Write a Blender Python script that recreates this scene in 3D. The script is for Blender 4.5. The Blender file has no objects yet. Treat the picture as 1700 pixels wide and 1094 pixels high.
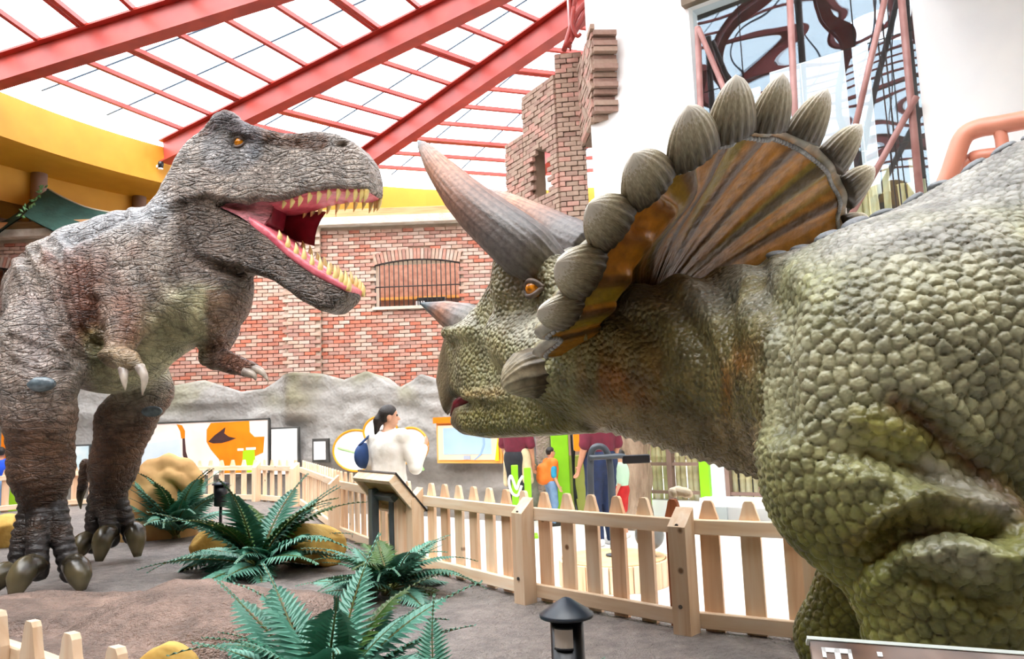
import bpy, bmesh, math, random
import numpy as np
from mathutils import Vector, Matrix, noise as mnoise
from mathutils.kdtree import KDTree

S = bpy.context.scene
C = S.collection
random.seed(7)
RNG = np.random.default_rng(7)

# ---------------------------------------------------------------- camera
FPX = 1275.0; CX, CY = 850.0, 547.0
PITCH = math.atan(154 / FPX); ROLL = 0.038
CAM = np.array([0.0, 0.0, 1.05])
_fw = np.array([0, math.cos(PITCH), math.sin(PITCH)])
_r0 = np.array([1.0, 0, 0]); _u0 = np.array([0, -math.sin(PITCH), math.cos(PITCH)])
_R = math.cos(ROLL) * _r0 - math.sin(ROLL) * _u0
_U = math.cos(ROLL) * _u0 + math.sin(ROLL) * _r0
cd = bpy.data.cameras.new('camera'); cam = bpy.data.objects.new('camera', cd); C.objects.link(cam)
cd.sensor_width = 36.0; cd.lens = 36.0 * FPX / 1700.0; cd.clip_start = 0.05; cd.clip_end = 200
m = Matrix(((_R[0], _U[0], -_fw[0], CAM[0]), (_R[1], _U[1], -_fw[1], CAM[1]), (_R[2], _U[2], -_fw[2], CAM[2]), (0, 0, 0, 1)))
cam.matrix_world = m
S.camera = cam

# ---------------------------------------------------------------- world, light, exposure
wd = bpy.data.worlds.new('world'); S.world = wd; wd.use_nodes = True
bg = wd.node_tree.nodes['Background']
bg.inputs[0].default_value = (0.93, 0.97, 1.0, 1); bg.inputs[1].default_value = 3.6
sd = bpy.data.lights.new('sun_through_haze', 'SUN'); sd.energy = 4.0; sd.angle = math.radians(60); sd.color = (1.0, 0.97, 0.92)
so = bpy.data.objects.new('sun_through_haze', sd); C.objects.link(so)
so.rotation_euler = Vector((0.30, 0.70, -1.0)).to_track_quat('-Z', 'Y').to_euler()
S.view_settings.view_transform = 'Standard'; S.view_settings.look = 'None'
S.view_settings.exposure = 0.9; S.view_settings.gamma = 1.0; S.view_settings.use_curve_mapping = False
S.cycles.use_denoising = True
S.cycles.transparent_max_bounces = 12
S.cycles.max_bounces = 4; S.cycles.diffuse_bounces = 3; S.cycles.glossy_bounces = 2; S.cycles.transmission_bounces = 2
S.cycles.caustics_reflective = False; S.cycles.caustics_refractive = False
S.cycles.use_adaptive_sampling = True; S.cycles.adaptive_threshold = 0.08

# ---------------------------------------------------------------- helpers
def ray(x, y): return _fw + (x - CX) / FPX * _R + (CY - y) / FPX * _U
def W(x, y, Y):
    d = ray(x, y); return CAM + d * (Y / d[1])
def G(x, y, z=0.0):
    d = ray(x, y); return CAM + d * ((z - CAM[2]) / d[2])
def HP(x, y, p0, n):           # a seen point on the plane through p0 with normal n
    d = ray(x, y); return CAM + d * (np.dot(np.asarray(p0) - CAM, n) / np.dot(d, n))

def srgb(*c):
    if len(c) == 1:
        h = c[0].lstrip('#'); c = [int(h[i:i + 2], 16) / 255 for i in (0, 2, 4)]
    return tuple((v / 12.92 if v <= 0.04045 else ((v + 0.055) / 1.055) ** 2.4) for v in c)
def col(h): return (*srgb(h), 1.0)

MATS = {}
def new_mat(name):
    mt = bpy.data.materials.new(name); mt.use_nodes = True
    nt = mt.node_tree; b = nt.nodes['Principled BSDF']; MATS[name] = mt
    return mt, nt, b
def N(nt, t, **kw):
    n = nt.nodes.new(t)
    for k, v in kw.items():
        if k.startswith('i_'): n.inputs[k[2:].replace('_', ' ')].default_value = v
        else: setattr(n, k, v)
    return n
def ramp(nt, stops, fac=None):
    r = nt.nodes.new('ShaderNodeValToRGB'); e = r.color_ramp.elements
    e[0].position, e[0].color = stops[0][0], stops[0][1]
    e[1].position, e[1].color = stops[-1][0], stops[-1][1]
    for p, c_ in stops[1:-1]:
        k = e.new(p); k.color = c_
    if fac is not None: nt.links.new(fac, r.inputs[0])
    return r
def mixc(nt, a, b, fac, mode='MIX'):
    n = nt.nodes.new('ShaderNodeMix'); n.data_type = 'RGBA'; n.blend_type = mode
    for s, v in ((0, fac), (6, a), (7, b)):
        if hasattr(v, 'links') or hasattr(v, 'is_linked'): nt.links.new(v, n.inputs[s])
        else: n.inputs[s].default_value = v
    return n.outputs[2]
def mat(name, c1, c2=None, scale=6.0, rough=0.6, bump=0.0, bscale=None, metal=0.0, spec=0.5, stretch=(1, 1, 1), detail=2, lo=0.35, hi=0.65, var=0.0):
    """plain procedural material: two tones through noise, optional bump, optional per-object tint"""
    if name in MATS: return MATS[name]
    mt, nt, b = new_mat(name)
    b.inputs['Roughness'].default_value = rough; b.inputs['Metallic'].default_value = metal
    b.inputs['Specular IOR Level'].default_value = spec
    tc = N(nt, 'ShaderNodeTexCoord'); mp = N(nt, 'ShaderNodeMapping'); mp.inputs['Scale'].default_value = stretch
    nt.links.new(tc.outputs['Object'], mp.inputs[0])
    nz = N(nt, 'ShaderNodeTexNoise'); nz.inputs['Scale'].default_value = scale; nz.inputs['Detail'].default_value = detail
    nt.links.new(mp.outputs[0], nz.inputs['Vector'])
    out = ramp(nt, [(lo, col(c1)), (hi, col(c2 or c1))], nz.outputs[0]).outputs[0]
    if var:
        oi = N(nt, 'ShaderNodeObjectInfo'); hs = N(nt, 'ShaderNodeHueSaturation')
        mr = N(nt, 'ShaderNodeMapRange'); nt.links.new(oi.outputs['Random'], mr.inputs[0])
        mr.inputs[3].default_value = 1 - var; mr.inputs[4].default_value = 1 + var
        nt.links.new(mr.outputs[0], hs.inputs['Value']); nt.links.new(out, hs.inputs['Color']); out = hs.outputs[0]
    nt.links.new(out, b.inputs['Base Color'])
    if bump:
        n2 = N(nt, 'ShaderNodeTexNoise'); n2.inputs['Scale'].default_value = bscale or scale * 3; n2.inputs['Detail'].default_value = 2
        nt.links.new(mp.outputs[0], n2.inputs['Vector'])
        bp = N(nt, 'ShaderNodeBump'); bp.inputs['Strength'].default_value = 1.0; bp.inputs['Distance'].default_value = bump
        nt.links.new(n2.outputs[0], bp.inputs['Height']); nt.links.new(bp.outputs[0], b.inputs['Normal'])
    return mt

def wloc(o):
    v = np.zeros(3)
    while o is not None:
        v += np.array(o.location); o = o.parent
    return v
def tag(o, label=None, cat=None, group=None, kind=None):
    if label: o['label'] = label
    if cat: o['category'] = cat
    if group: o['group'] = group
    if kind: o['kind'] = kind
    return o
def thing(name, loc, label, cat, group=None, kind=None):
    o = bpy.data.objects.new(name, None); C.objects.link(o); o.location = Vector(loc); o.empty_display_size = 0.1
    return tag(o, label, cat, group, kind)
def mesh_from(name, V, F, mt=None, smooth=False):
    me = bpy.data.meshes.new(name)
    me.from_pydata([tuple(map(float, v)) for v in V], [], [tuple(f) for f in F])
    if mt: me.materials.append(mt)
    if smooth: me.polygons.foreach_set('use_smooth', [True] * len(me.polygons))
    me.update(); return me
def link(name, me, parent=None, loc=(0, 0, 0), rot=None):
    o = bpy.data.objects.new(name, me); C.objects.link(o); o.parent = parent; o.location = Vector(loc)
    if rot is not None: o.rotation_euler = rot
    return o
class MB:
    """collects shapes (world coordinates) and links them as ONE mesh object"""
    def __init__(s): s.V = []; s.F = []
    def add(s, V, F):
        n = len(s.V); s.V += [np.asarray(v, float) for v in V]; s.F += [tuple(i + n for i in f) for f in F]; return s
    def box(s, c, size, ax=None, bev=0.0):
        """ax: three axis vectors"""
        c = np.asarray(c, float); hx = np.asarray(size, float) / 2
        A = np.eye(3) if ax is None else np.array([np.asarray(a, float) / np.linalg.norm(a) for a in ax])
        if bev <= 0:
            V = [c + A.T @ (hx * np.array(q)) for q in ((-1, -1, -1), (1, -1, -1), (1, 1, -1), (-1, 1, -1), (-1, -1, 1), (1, -1, 1), (1, 1, 1), (-1, 1, 1))]
            F = [(0, 3, 2, 1), (4, 5, 6, 7), (0, 1, 5, 4), (1, 2, 6, 5), (2, 3, 7, 6), (3, 0, 4, 7)]
            return s.add(V, F)
        bm = bmesh.new(); bmesh.ops.create_cube(bm, size=1.0)
        for v in bm.verts: v.co = Vector(np.array(v.co) * hx * 2)
        bmesh.ops.bevel(bm, geom=bm.edges[:], offset=bev, segments=1, affect='EDGES')
        bm.verts.index_update(); V = [c + A.T @ np.array(v.co) for v in bm.verts]; F = [[v.index for v in f.verts] for f in bm.faces]; bm.free()
        return s.add(V, F)
    def tube(s, pts, r, n=8, cap=True, closed=False):
        P = [np.asarray(p, float) for p in pts]; m_ = len(P); rr = r if hasattr(r, '__len__') else [r] * m_
        V = []; F = []; prev = None
        for i, p in enumerate(P):
            t = (P[(i + 1) % m_] if (closed or i < m_ - 1) else p) - (P[i - 1] if (closed or i > 0) else p)
            t = t / (np.linalg.norm(t) + 1e-9)
            if prev is None:
                a = np.cross(t, [0, 0, 1.0]); a = a if np.linalg.norm(a) > 1e-3 else np.cross(t, [1.0, 0, 0])
            else: a = prev - t * np.dot(prev, t)
            a = a / (np.linalg.norm(a) + 1e-9); prev = a; b = np.cross(t, a)
            for k in range(n):
                g = 2 * math.pi * k / n; V.append(p + rr[i] * (math.cos(g) * a + math.sin(g) * b))
        for i in range(m_ if closed else m_ - 1):
            j = (i + 1) % m_
            for k in range(n): F.append((i * n + k, i * n + (k + 1) % n, j * n + (k + 1) % n, j * n + k))
        if cap and not closed: F.append(tuple(range(n))[::-1]); F.append(tuple((m_ - 1) * n + k for k in range(n)))
        return s.add(V, F)
    def lathe(s, c, prof, n=24, ax=None):
        """prof: list of (r, z) from bottom to top"""
        c = np.asarray(c, float); A = np.eye(3) if ax is None else np.array(ax, float)
        V = []; F = []
        for r_, z in prof:
            for k in range(n):
                g = 2 * math.pi * k / n; V.append(c + A.T @ np.array((r_ * math.cos(g), r_ * math.sin(g), z)))
        for i in range(len(prof) - 1):
            for k in range(n): F.append((i * n + k, i * n + (k + 1) % n, (i + 1) * n + (k + 1) % n, (i + 1) * n + k))
        F.append(tuple(range(n))[::-1]); F.append(tuple((len(prof) - 1) * n + k for k in range(n)))
        return s.add(V, F)
    def prism(s, poly, d):
        """flat polygon (3-D points) pushed along vector d"""
        n = len(poly); d = np.asarray(d, float)
        V = [np.asarray(p, float) for p in poly] + [np.asarray(p, float) + d for p in poly]
        F = [tuple(range(n))[::-1], tuple(range(n, 2 * n))] + [(i, (i + 1) % n, (i + 1) % n + n, i + n) for i in range(n)]
        return s.add(V, F)
    def ball(s, c, r, n=12, m_=8, sc=(1, 1, 1), ax=None):
        c = np.asarray(c, float); A = np.eye(3) if ax is None else np.array(ax, float)
        V = [c + A.T @ np.array((0, 0, -r * sc[2]))]; F = []
        for i in range(1, m_):
            t = -math.pi / 2 + math.pi * i / m_
            for k in range(n):
                g = 2 * math.pi * k / n
                V.append(c + A.T @ (r * np.array((math.cos(t) * math.cos(g) * sc[0], math.cos(t) * math.sin(g) * sc[1], math.sin(t) * sc[2]))))
        V.append(c + A.T @ np.array((0, 0, r * sc[2])))
        for k in range(n): F.append((0, 1 + (k + 1) % n, 1 + k))
        for i in range(m_ - 2):
            for k in range(n): F.append((1 + i * n + k, 1 + i * n + (k + 1) % n, 1 + (i + 1) * n + (k + 1) % n, 1 + (i + 1) * n + k))
        b = 1 + (m_ - 2) * n
        for k in range(n): F.append((b + k, b + (k + 1) % n, len(V) - 1))
        return s.add(V, F)
    def build(s, name, mt, parent=None, smooth=False, loc=None):
        base = wloc(parent) if parent is not None else np.zeros(3)
        l = np.zeros(3) if loc is None else np.asarray(loc, float) - base
        o_ = base + l
        me = mesh_from(name, [v - o_ for v in s.V], s.F, mt, smooth)
        return link(name, me, parent, l)
def unit(v): v = np.asarray(v, float); return v / np.linalg.norm(v)
def bez(P, n):
    """smooth curve through points (Catmull-Rom)"""
    P = [np.asarray(p, float) for p in P]; Q = [2 * P[0] - P[1]] + P + [2 * P[-1] - P[-2]]; out = []
    for i in range(1, len(Q) - 2):
        for k in range(n):
            t = k / n; a, b, c, d = Q[i - 1], Q[i], Q[i + 1], Q[i + 2]
            out.append(0.5 * (2 * b + (c - a) * t + (2 * a - 5 * b + 4 * c - d) * t * t + (3 * b - a - 3 * c + d) * t ** 3))
    out.append(P[-1]); return out

# ---------------------------------------------------------------- sculpting: signed distance fields and surface nets
class Field:
    def __init__(s, lo, hi, h):
        s.lo = np.asarray(lo, float); s.h = h; s.n = np.ceil((np.asarray(hi, float) - s.lo) / h).astype(int) + 1
        s.D = np.full(s.n, 0.5, np.float32)
    def put(s, fn, lo, hi, k=0.05, op='u'):
        pad = k + 2 * s.h
        a = np.clip(np.floor((np.asarray(lo) - pad - s.lo) / s.h).astype(int), 0, s.n); b = np.clip(np.ceil((np.asarray(hi) + pad - s.lo) / s.h).astype(int) + 1, 0, s.n)
        if np.any(b <= a): return s
        g = [(s.lo[i] + s.h * np.arange(a[i], b[i])).astype(np.float32) for i in range(3)]
        X, Y, Z = g[0][:, None, None], g[1][None, :, None], g[2][None, None, :]
        d = fn(X, Y, Z).astype(np.float32); sl = tuple(slice(a[i], b[i]) for i in range(3)); c = s.D[sl]
        if op == 'u':
            hh = np.maximum(k - np.abs(c - d), 0) / k; s.D[sl] = np.minimum(c, d) - hh * hh * k * 0.25
        else:
            d = -d; hh = np.maximum(k - np.abs(c - d), 0) / k; s.D[sl] = np.maximum(c, d) + hh * hh * k * 0.25
        return s
    def cone(s, a, b, ra, rb, k=0.06, op='u', flat=None):
        """round cone from a to b; flat=(axis, factor) squeezes the section along an axis"""
        a = np.asarray(a, float); b = np.asarray(b, float); ba = b - a; L2 = float(ba @ ba) + 1e-9; R = max(ra, rb)
        def fn(X, Y, Z):
            px, py, pz = X - a[0], Y - a[1], Z - a[2]
            t = np.clip((px * ba[0] + py * ba[1] + pz * ba[2]) / L2, 0, 1)
            qx, qy, qz = px - t * ba[0], py - t * ba[1], pz - t * ba[2]
            q2 = qx * qx + qy * qy + qz * qz
            if flat is not None:
                ax, fc = flat; dt = qx * ax[0] + qy * ax[1] + qz * ax[2]; q2 = q2 + dt * dt * (1 / fc ** 2 - 1)
            return np.sqrt(q2) - (ra + (rb - ra) * t)
        e = R * (max(1, flat[1]) if flat else 1)
        return s.put(fn, np.minimum(a, b) - e, np.maximum(a, b) + e, k, op)
    def ell(s, c, r, ax=None, k=0.08, op='u'):
        c = np.asarray(c, float); A = np.eye(3) if ax is None else np.array([unit(v) for v in ax]); r = np.asarray(r, float)
        def fn(X, Y, Z):
            p = (X - c[0], Y - c[1], Z - c[2]); k0 = 0; k1 = 0
            for i in range(3):
                q = p[0] * A[i][0] + p[1] * A[i][1] + p[2] * A[i][2]; k0 = k0 + (q / r[i]) ** 2; k1 = k1 + (q / r[i] ** 2) ** 2
            k0 = np.sqrt(k0); k1 = np.sqrt(k1) + 1e-6; return k0 * (k0 - 1) / k1
        e = np.sqrt(((A * r[:, None]) ** 2).sum(0)); return s.put(fn, c - e, c + e, k, op)
    def profile(s, p0, U_, V_, poly, width, kr=0.1, k=0.05, op='u'):
        """outline (u,v) swept sideways to a half width width(u,v), edges rounded by kr"""
        p0 = np.asarray(p0, float); U_ = unit(U_); V_ = unit(V_); L = np.cross(U_, V_); Q = np.asarray(poly, float)
        def fn(X, Y, Z):
            px, py, pz = X - p0[0], Y - p0[1], Z - p0[2]
            u = px * U_[0] + py * U_[1] + pz * U_[2]; v = px * V_[0] + py * V_[1] + pz * V_[2]; l = np.abs(px * L[0] + py * L[1] + pz * L[2])
            u, v = np.broadcast_arrays(u, v); l = np.broadcast_to(l, np.broadcast_shapes(u.shape, l.shape)); u = np.broadcast_to(u, l.shape); v = np.broadcast_to(v, l.shape)
            d2 = np.full(l.shape, 1e9, np.float32); sg = np.ones(l.shape, np.float32); n = len(Q)
            for i in range(n):
                a, b = Q[i], Q[i - 1]; e = b - a; wx = u - a[0]; wy = v - a[1]
                t = np.clip((wx * e[0] + wy * e[1]) / (e @ e), 0, 1); bx = wx - e[0] * t; by = wy - e[1] * t
                d2 = np.minimum(d2, bx * bx + by * by)
                c1 = v >= a[1]; c2 = v < b[1]; c3 = e[0] * wy > e[1] * wx
                fl = (c1 & c2 & c3) | (~c1 & ~c2 & ~c3); sg = np.where(fl, -sg, sg)
            d = sg * np.sqrt(d2); w_ = l - width(u, v)
            hh = np.maximum(kr - np.abs(d - w_), 0) / kr; return np.maximum(d, w_) + hh * hh * kr * 0.25
        wm = 0.75; pts = [p0 + U_ * q[0] + V_ * q[1] + sg * L * wm for q in Q for sg in (-1, 1)]
        return s.put(fn, np.min(pts, 0), np.max(pts, 0), k, op)
    def mesh(s):
        D = s.D; n = D.shape; ins = D < 0
        cell = np.full(tuple(i - 1 for i in n), -1, np.int32)
        act = np.zeros(cell.shape, bool)
        cnt = np.zeros(cell.shape, np.uint8)
        for dx in (0, 1):
            for dy in (0, 1):
                for dz in (0, 1): cnt += ins[dx:n[0] - 1 + dx, dy:n[1] - 1 + dy, dz:n[2] - 1 + dz]
        act = (cnt > 0) & (cnt < 8); idx = np.argwhere(act); cell[act] = np.arange(len(idx), dtype=np.int32)
        P = np.zeros((len(idx), 3)); K = np.zeros(len(idx)); quads = []
        for ax in range(3):
            s0 = [slice(None)] * 3; s1 = [slice(None)] * 3; s0[ax] = slice(0, -1); s1[ax] = slice(1, None)
            A, B = ins[tuple(s0)], ins[tuple(s1)]; e = np.argwhere(A != B)
            o1, o2 = (ax + 1) % 3, (ax + 2) % 3
            ok = (e[:, o1] > 0) & (e[:, o2] > 0) & (e[:, o1] < n[o1] - 1) & (e[:, o2] < n[o2] - 1); e = e[ok]
            d0 = D[e[:, 0], e[:, 1], e[:, 2]]; e2 = e.copy(); e2[:, ax] += 1; d1 = D[e2[:, 0], e2[:, 1], e2[:, 2]]
            t = d0 / (d0 - d1); pos = e.astype(float); pos[:, ax] += t
            q = []
            for (a, b) in ((0, 0), (1, 0), (1, 1), (0, 1)):
                c_ = e.copy(); c_[:, o1] -= a; c_[:, o2] -= b; ci = cell[c_[:, 0], c_[:, 1], c_[:, 2]]; q.append(ci)
                for j in range(3): P[:, j] += np.bincount(ci, pos[:, j], len(P))
                K += np.bincount(ci, None, len(P))
            q = np.stack(q, 1); flip = d0 < 0          # inside -> outside along +axis
            q[flip] = q[flip][:, ::-1]; quads.append(q[:, ::-1])
        P = s.lo + s.h * P / np.maximum(K, 1)[:, None]
        return P, np.concatenate(quads)
def vnormals(P, Q):
    nf = np.cross(P[Q[:, 2]] - P[Q[:, 0]], P[Q[:, 3]] - P[Q[:, 1]]); N_ = np.zeros_like(P)
    for j in range(3):
        for i in range(4): N_[:, j] += np.bincount(Q[:, i], nf[:, j], len(P))
    return N_ / (np.linalg.norm(N_, axis=1)[:, None] + 1e-12)
def vsmooth(P, Q, it=1, w=0.5):
    for _ in range(it):
        A = np.zeros_like(P); K = np.zeros(len(P))
        for i in range(4):
            for j in ((i + 1) % 4, (i + 3) % 4):
                for c_ in range(3): A[:, c_] += np.bincount(Q[:, i], P[Q[:, j], c_], len(P))
                K += np.bincount(Q[:, i], None, len(P))
        P = P * (1 - w) + w * A / np.maximum(K, 1)[:, None]
    return P
def np_mesh(name, P, Q, mt, colors=None):
    me = bpy.data.meshes.new(name); nq = len(Q); me.vertices.add(len(P)); me.loops.add(nq * 4); me.polygons.add(nq)
    me.vertices.foreach_set('co', P.astype(np.float32).ravel()); me.loops.foreach_set('vertex_index', Q.astype(np.int32).ravel())
    me.polygons.foreach_set('loop_start', np.arange(0, nq * 4, 4, dtype=np.int32)); me.polygons.foreach_set('use_smooth', np.ones(nq, bool))
    me.update(calc_edges=True)
    if colors is not None:
        for nm, c_ in colors.items():
            a = me.color_attributes.new(nm, 'FLOAT_COLOR', 'POINT'); c4 = np.ones((len(P), 4), np.float32); c4[:, :c_.shape[1]] = c_
            a.data.foreach_set('color', c4.ravel())
    me.materials.append(mt); return me
# cheap lattice noise for many points
_perm = RNG.random((64, 64, 64)).astype(np.float32)
def vnoise(P, sc, off=0.0):
    q = np.asarray(P) * sc + 17.3 + off; i = np.floor(q).astype(int); f = q - i; f = f * f * (3 - 2 * f); o = 0
    for a in (0, 1):
        for b in (0, 1):
            for c_ in (0, 1):
                w_ = (f[:, 0] if a else 1 - f[:, 0]) * (f[:, 1] if b else 1 - f[:, 1]) * (f[:, 2] if c_ else 1 - f[:, 2])
                o = o + w_ * _perm[(i[:, 0] + a) % 64, (i[:, 1] + b) % 64, (i[:, 2] + c_) % 64]
    return o
def fbm(P, sc, n=3, off=0.0):
    o = 0; a = 1.0; t = 0
    for k in range(n): o = o + a * vnoise(P, sc * 2 ** k, off + 5.1 * k); t += a; a *= 0.5
    return o / t
def sstep(a, b, x): t = np.clip((x - a) / (b - a), 0, 1); return t * t * (3 - 2 * t)
# ================================================================ the setting
FLZ = -0.35
def st_obj(name, mb, mt, smooth=False, parent=None, loc=None):
    o = mb.build(name, mt, parent, smooth, loc)
    if parent is None: o['kind'] = 'structure'
    return o
def st_empty(name, loc=(0, 0, 0)):
    o = bpy.data.objects.new(name, None); C.objects.link(o); o.location = Vector(loc); o['kind'] = 'structure'; return o
# ---- visitor floor
fm, nt, b = new_mat('pale_concrete'); tcn = N(nt, 'ShaderNodeTexCoord'); nz = N(nt, 'ShaderNodeTexNoise'); nz.inputs['Scale'].default_value = 0.9; nz.inputs['Detail'].default_value = 3; nt.links.new(tcn.outputs['Object'], nz.inputs['Vector'])
nt.links.new(ramp(nt, [(0.3, col('#d5d2cd')), (0.7, col('#efece6'))], nz.outputs[0]).outputs[0], b.inputs['Base Color']); b.inputs['Roughness'].default_value = 0.55
st_obj('floor', MB().box((0, 6, FLZ - 0.1), (44, 44, 0.2)), fm)

# ---- platform: dark sculpted ground inside the fence
FR = [np.array(p) for p in ((-0.69, 5.80), (0.09, 4.73), (0.85, 3.93), (1.36, 3.62), (2.6, 2.95), (4.4, 2.2))]        # right run
FMID = [np.array(p) for p in ((-3.02, 10.95), (-1.73, 7.71), (-0.80, 5.95))]
FBK = [np.array(p) for p in ((-3.11, 11.13), (-3.93, 11.95), (-5.2, 12.55), (-6.5, 12.65), (-7.35, 12.2), (-8.1, 11.3), (-8.6, 9.9))]
FNR = [np.array(p) for p in ((-2.35, 2.83), (-1.32, 2.07), (-0.62, 1.53), (0.2, 1.0), (1.2, 0.5))]
POLY = [tuple(p) for p in FBK[::-1]] + [tuple(FMID[1])] + [tuple(p) for p in FR] + [(4.9, 0.9), (3.2, 0.3)] + [tuple(p) for p in FNR[::-1]] + [(-3.6, 3.6), (-8.3, 6.0)]
def inside(x, y):
    r = np.zeros(x.shape, bool); n = len(POLY)
    for i in range(n):
        x1, y1 = POLY[i]; x2, y2 = POLY[i - 1]
        c_ = ((y1 > y) != (y2 > y)); t = (x2 - x1) * (y - y1) / (y2 - y1 + 1e-12) + x1; r ^= c_ & (x < t)
    return r
MOUNDS = [(-2.75, 4.25, 0.95, 0.60, 0.20, 0.2), (-1.62, 3.95, 0.72, 0.62, 0.27, -0.25), (-1.15, 3.85, 0.42, 0.36, 0.24, -0.25), (-2.3, 3.3, 1.0, 0.6, 0.17, 0.1), (-3.9, 4.8, 0.8, 0.5, 0.12, 0)]
def ground(x, y):
    x = np.asarray(x, float); y = np.asarray(y, float); z = np.zeros(x.shape)
    for cx, cy, rx, ry, h, a in MOUNDS:
        dx = (x - cx) * math.cos(a) + (y - cy) * math.sin(a); dy = -(x - cx) * math.sin(a) + (y - cy) * math.cos(a)
        q = np.sqrt((dx / rx) ** 2 + (dy / ry) ** 2); z = np.maximum(z, h * np.clip(1 - q ** 2.4, 0, 1) ** 0.55)
    P3 = np.stack([x.ravel(), y.ravel(), 0 * x.ravel()], 1); nzv = (fbm(P3, 1.3, 3, 2.0) - 0.5).reshape(x.shape)
    q3 = P3 * np.array((0.8, 1.0, 1)); rid = (1 - np.abs(2 * fbm(np.stack([q3[:, 0] * 1.0 + q3[:, 1] * 0.5, q3[:, 1] * 2.6 - q3[:, 0] * 0.9, 0 * q3[:, 0]], 1), 1.9, 3, 7.0) - 1)).reshape(x.shape)
    return z * (1 + 0.7 * nzv) + 0.035 * nzv + 0.11 * np.clip(z / 0.15, 0, 1) * (rid - 0.8)
hs = 0.05; gx = np.arange(-9.2, 5.3, hs); gy = np.arange(0.0, 13.2, hs); GX, GY = np.meshgrid(gx, gy, indexing='ij'); GZ = ground(GX, GY)
ok = np.any([inside(GX + 0.12 * math.cos(a_), GY + 0.12 * math.sin(a_)) for a_ in np.linspace(0, 6.283, 8, endpoint=False)], axis=0); P3 = np.stack([GX.ravel(), GY.ravel(), GZ.ravel()], 1); nx, ny = GX.shape
ii, jj = np.meshgrid(np.arange(nx - 1), np.arange(ny - 1), indexing='ij'); v00 = (ii * ny + jj); Q4 = np.stack([v00, v00 + ny, v00 + ny + 1, v00 + 1], -1)
keep = ok[:-1, :-1] & ok[1:, :-1] & ok[1:, 1:] & ok[:-1, 1:]; Q4 = Q4[keep]
cnt = {}
for q in Q4.tolist():
    for a, b_ in ((0, 1), (1, 2), (2, 3), (3, 0)):
        e = (q[a], q[b_]); k = (min(e), max(e)); cnt[k] = None if k in cnt else e
sk = [e for e in cnt.values() if e]; n0 = len(P3); rimv = sorted({i for e in sk for i in e}); mp_ = {v: n0 + i for i, v in enumerate(rimv)}
low = P3[rimv].copy(); low[:, 2] = FLZ; Q5 = np.array([(e[1], e[0], mp_[e[0]], mp_[e[1]]) for e in sk]); P3 = np.concatenate([P3, low]); Q4 = np.concatenate([Q4, Q5])
us = np.unique(Q4); rm = np.full(len(P3), -1); rm[us] = np.arange(len(us)); P3 = P3[us]; Q4 = rm[Q4]
gc = np.tile(np.array(srgb('#827d7a')), (len(P3), 1)); n1 = fbm(P3, 1.6, 3, 6.0); w_ = sstep(0.45, 0.62, n1) * 0.7; gc = gc * (1 - w_[:, None]) + np.array(srgb('#988f8a')) * w_[:, None]
mw = sstep(0.03, 0.12, P3[:, 2]) * sstep(5.0, 4.6, P3[:, 1]); gc = gc * (1 - 0.85 * mw[:, None]) + 0.85 * mw[:, None] * (np.array(srgb('#8c7365'))[None] * (0.35 + 1.2 * fbm(P3 * np.array((1, 2.5, 4)), 2.6, 3, 1.0))[:, None])
gm, nt, b = new_mat('sculpted_ground'); at = N(nt, 'ShaderNodeAttribute', attribute_name='col'); tcn = N(nt, 'ShaderNodeTexCoord')
nz = N(nt, 'ShaderNodeTexNoise'); nz.inputs['Scale'].default_value = 9; nz.inputs['Detail'].default_value = 4; nz.inputs['Roughness'].default_value = 0.7; nt.links.new(tcn.outputs['Object'], nz.inputs['Vector'])
nt.links.new(mixc(nt, at.outputs['Color'], ramp(nt, [(0.3, (0.62, 0.62, 0.62, 1)), (0.75, (1.45, 1.42, 1.4, 1))], nz.outputs[0]).outputs[0], 1.0, 'MULTIPLY'), b.inputs['Base Color'])
n2 = N(nt, 'ShaderNodeTexNoise'); n2.inputs['Scale'].default_value = 26; n2.inputs['Detail'].default_value = 3; n2.inputs['Roughness'].default_value = 0.75; nt.links.new(tcn.outputs['Object'], n2.inputs['Vector'])
bp = N(nt, 'ShaderNodeBump'); bp.inputs['Distance'].default_value = 0.05; nt.links.new(n2.outputs[0], bp.inputs['Height']); nt.links.new(bp.outputs[0], b.inputs['Normal']); b.inputs['Roughness'].default_value = 0.5
pf = link('floor_platform', np_mesh('floor_platform', P3, Q4, gm, {'col': gc})); pf['kind'] = 'structure'

# ---- brick wall at the back
WY = 15.0
BR = [mat('brick_%s' % n_, a_, b_, 14, rough=0.85, lo=0.3, hi=0.7) for n_, a_, b_ in (('rose', '#bb8472', '#c89888'), ('rust', '#b26c58', '#bd806c'), ('tan', '#be9b88', '#c6aa98'), ('plum', '#aa7e70', '#b48e80'), ('pale', '#c4a898', '#ceb8aa'), ('red', '#b6644c', '#c17860'), ('umber', '#98806f', '#a58e7e'), ('clay', '#8f7264', '#9b8073'))]
MORTAR = mat('mortar', '#cdbba8', '#bfae9c', 6, rough=0.9)
def box_into(V, F, M, c, s_, mi, ax=None):
    A = np.eye(3) if ax is None else np.asarray(ax, float); n = len(V)
    for q in ((-1, -1, -1), (1, -1, -1), (1, 1, -1), (-1, 1, -1), (-1, -1, 1), (1, -1, 1), (1, 1, 1), (-1, 1, 1)): V.append(np.asarray(c) + A.T @ (np.asarray(s_) / 2 * np.array(q)))
    for f in ((0, 3, 2, 1), (4, 5, 6, 7), (0, 1, 5, 4), (1, 2, 6, 5), (2, 3, 7, 6), (3, 0, 4, 7)): F.append(tuple(i + n for i in f)); M.append(mi)
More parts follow.
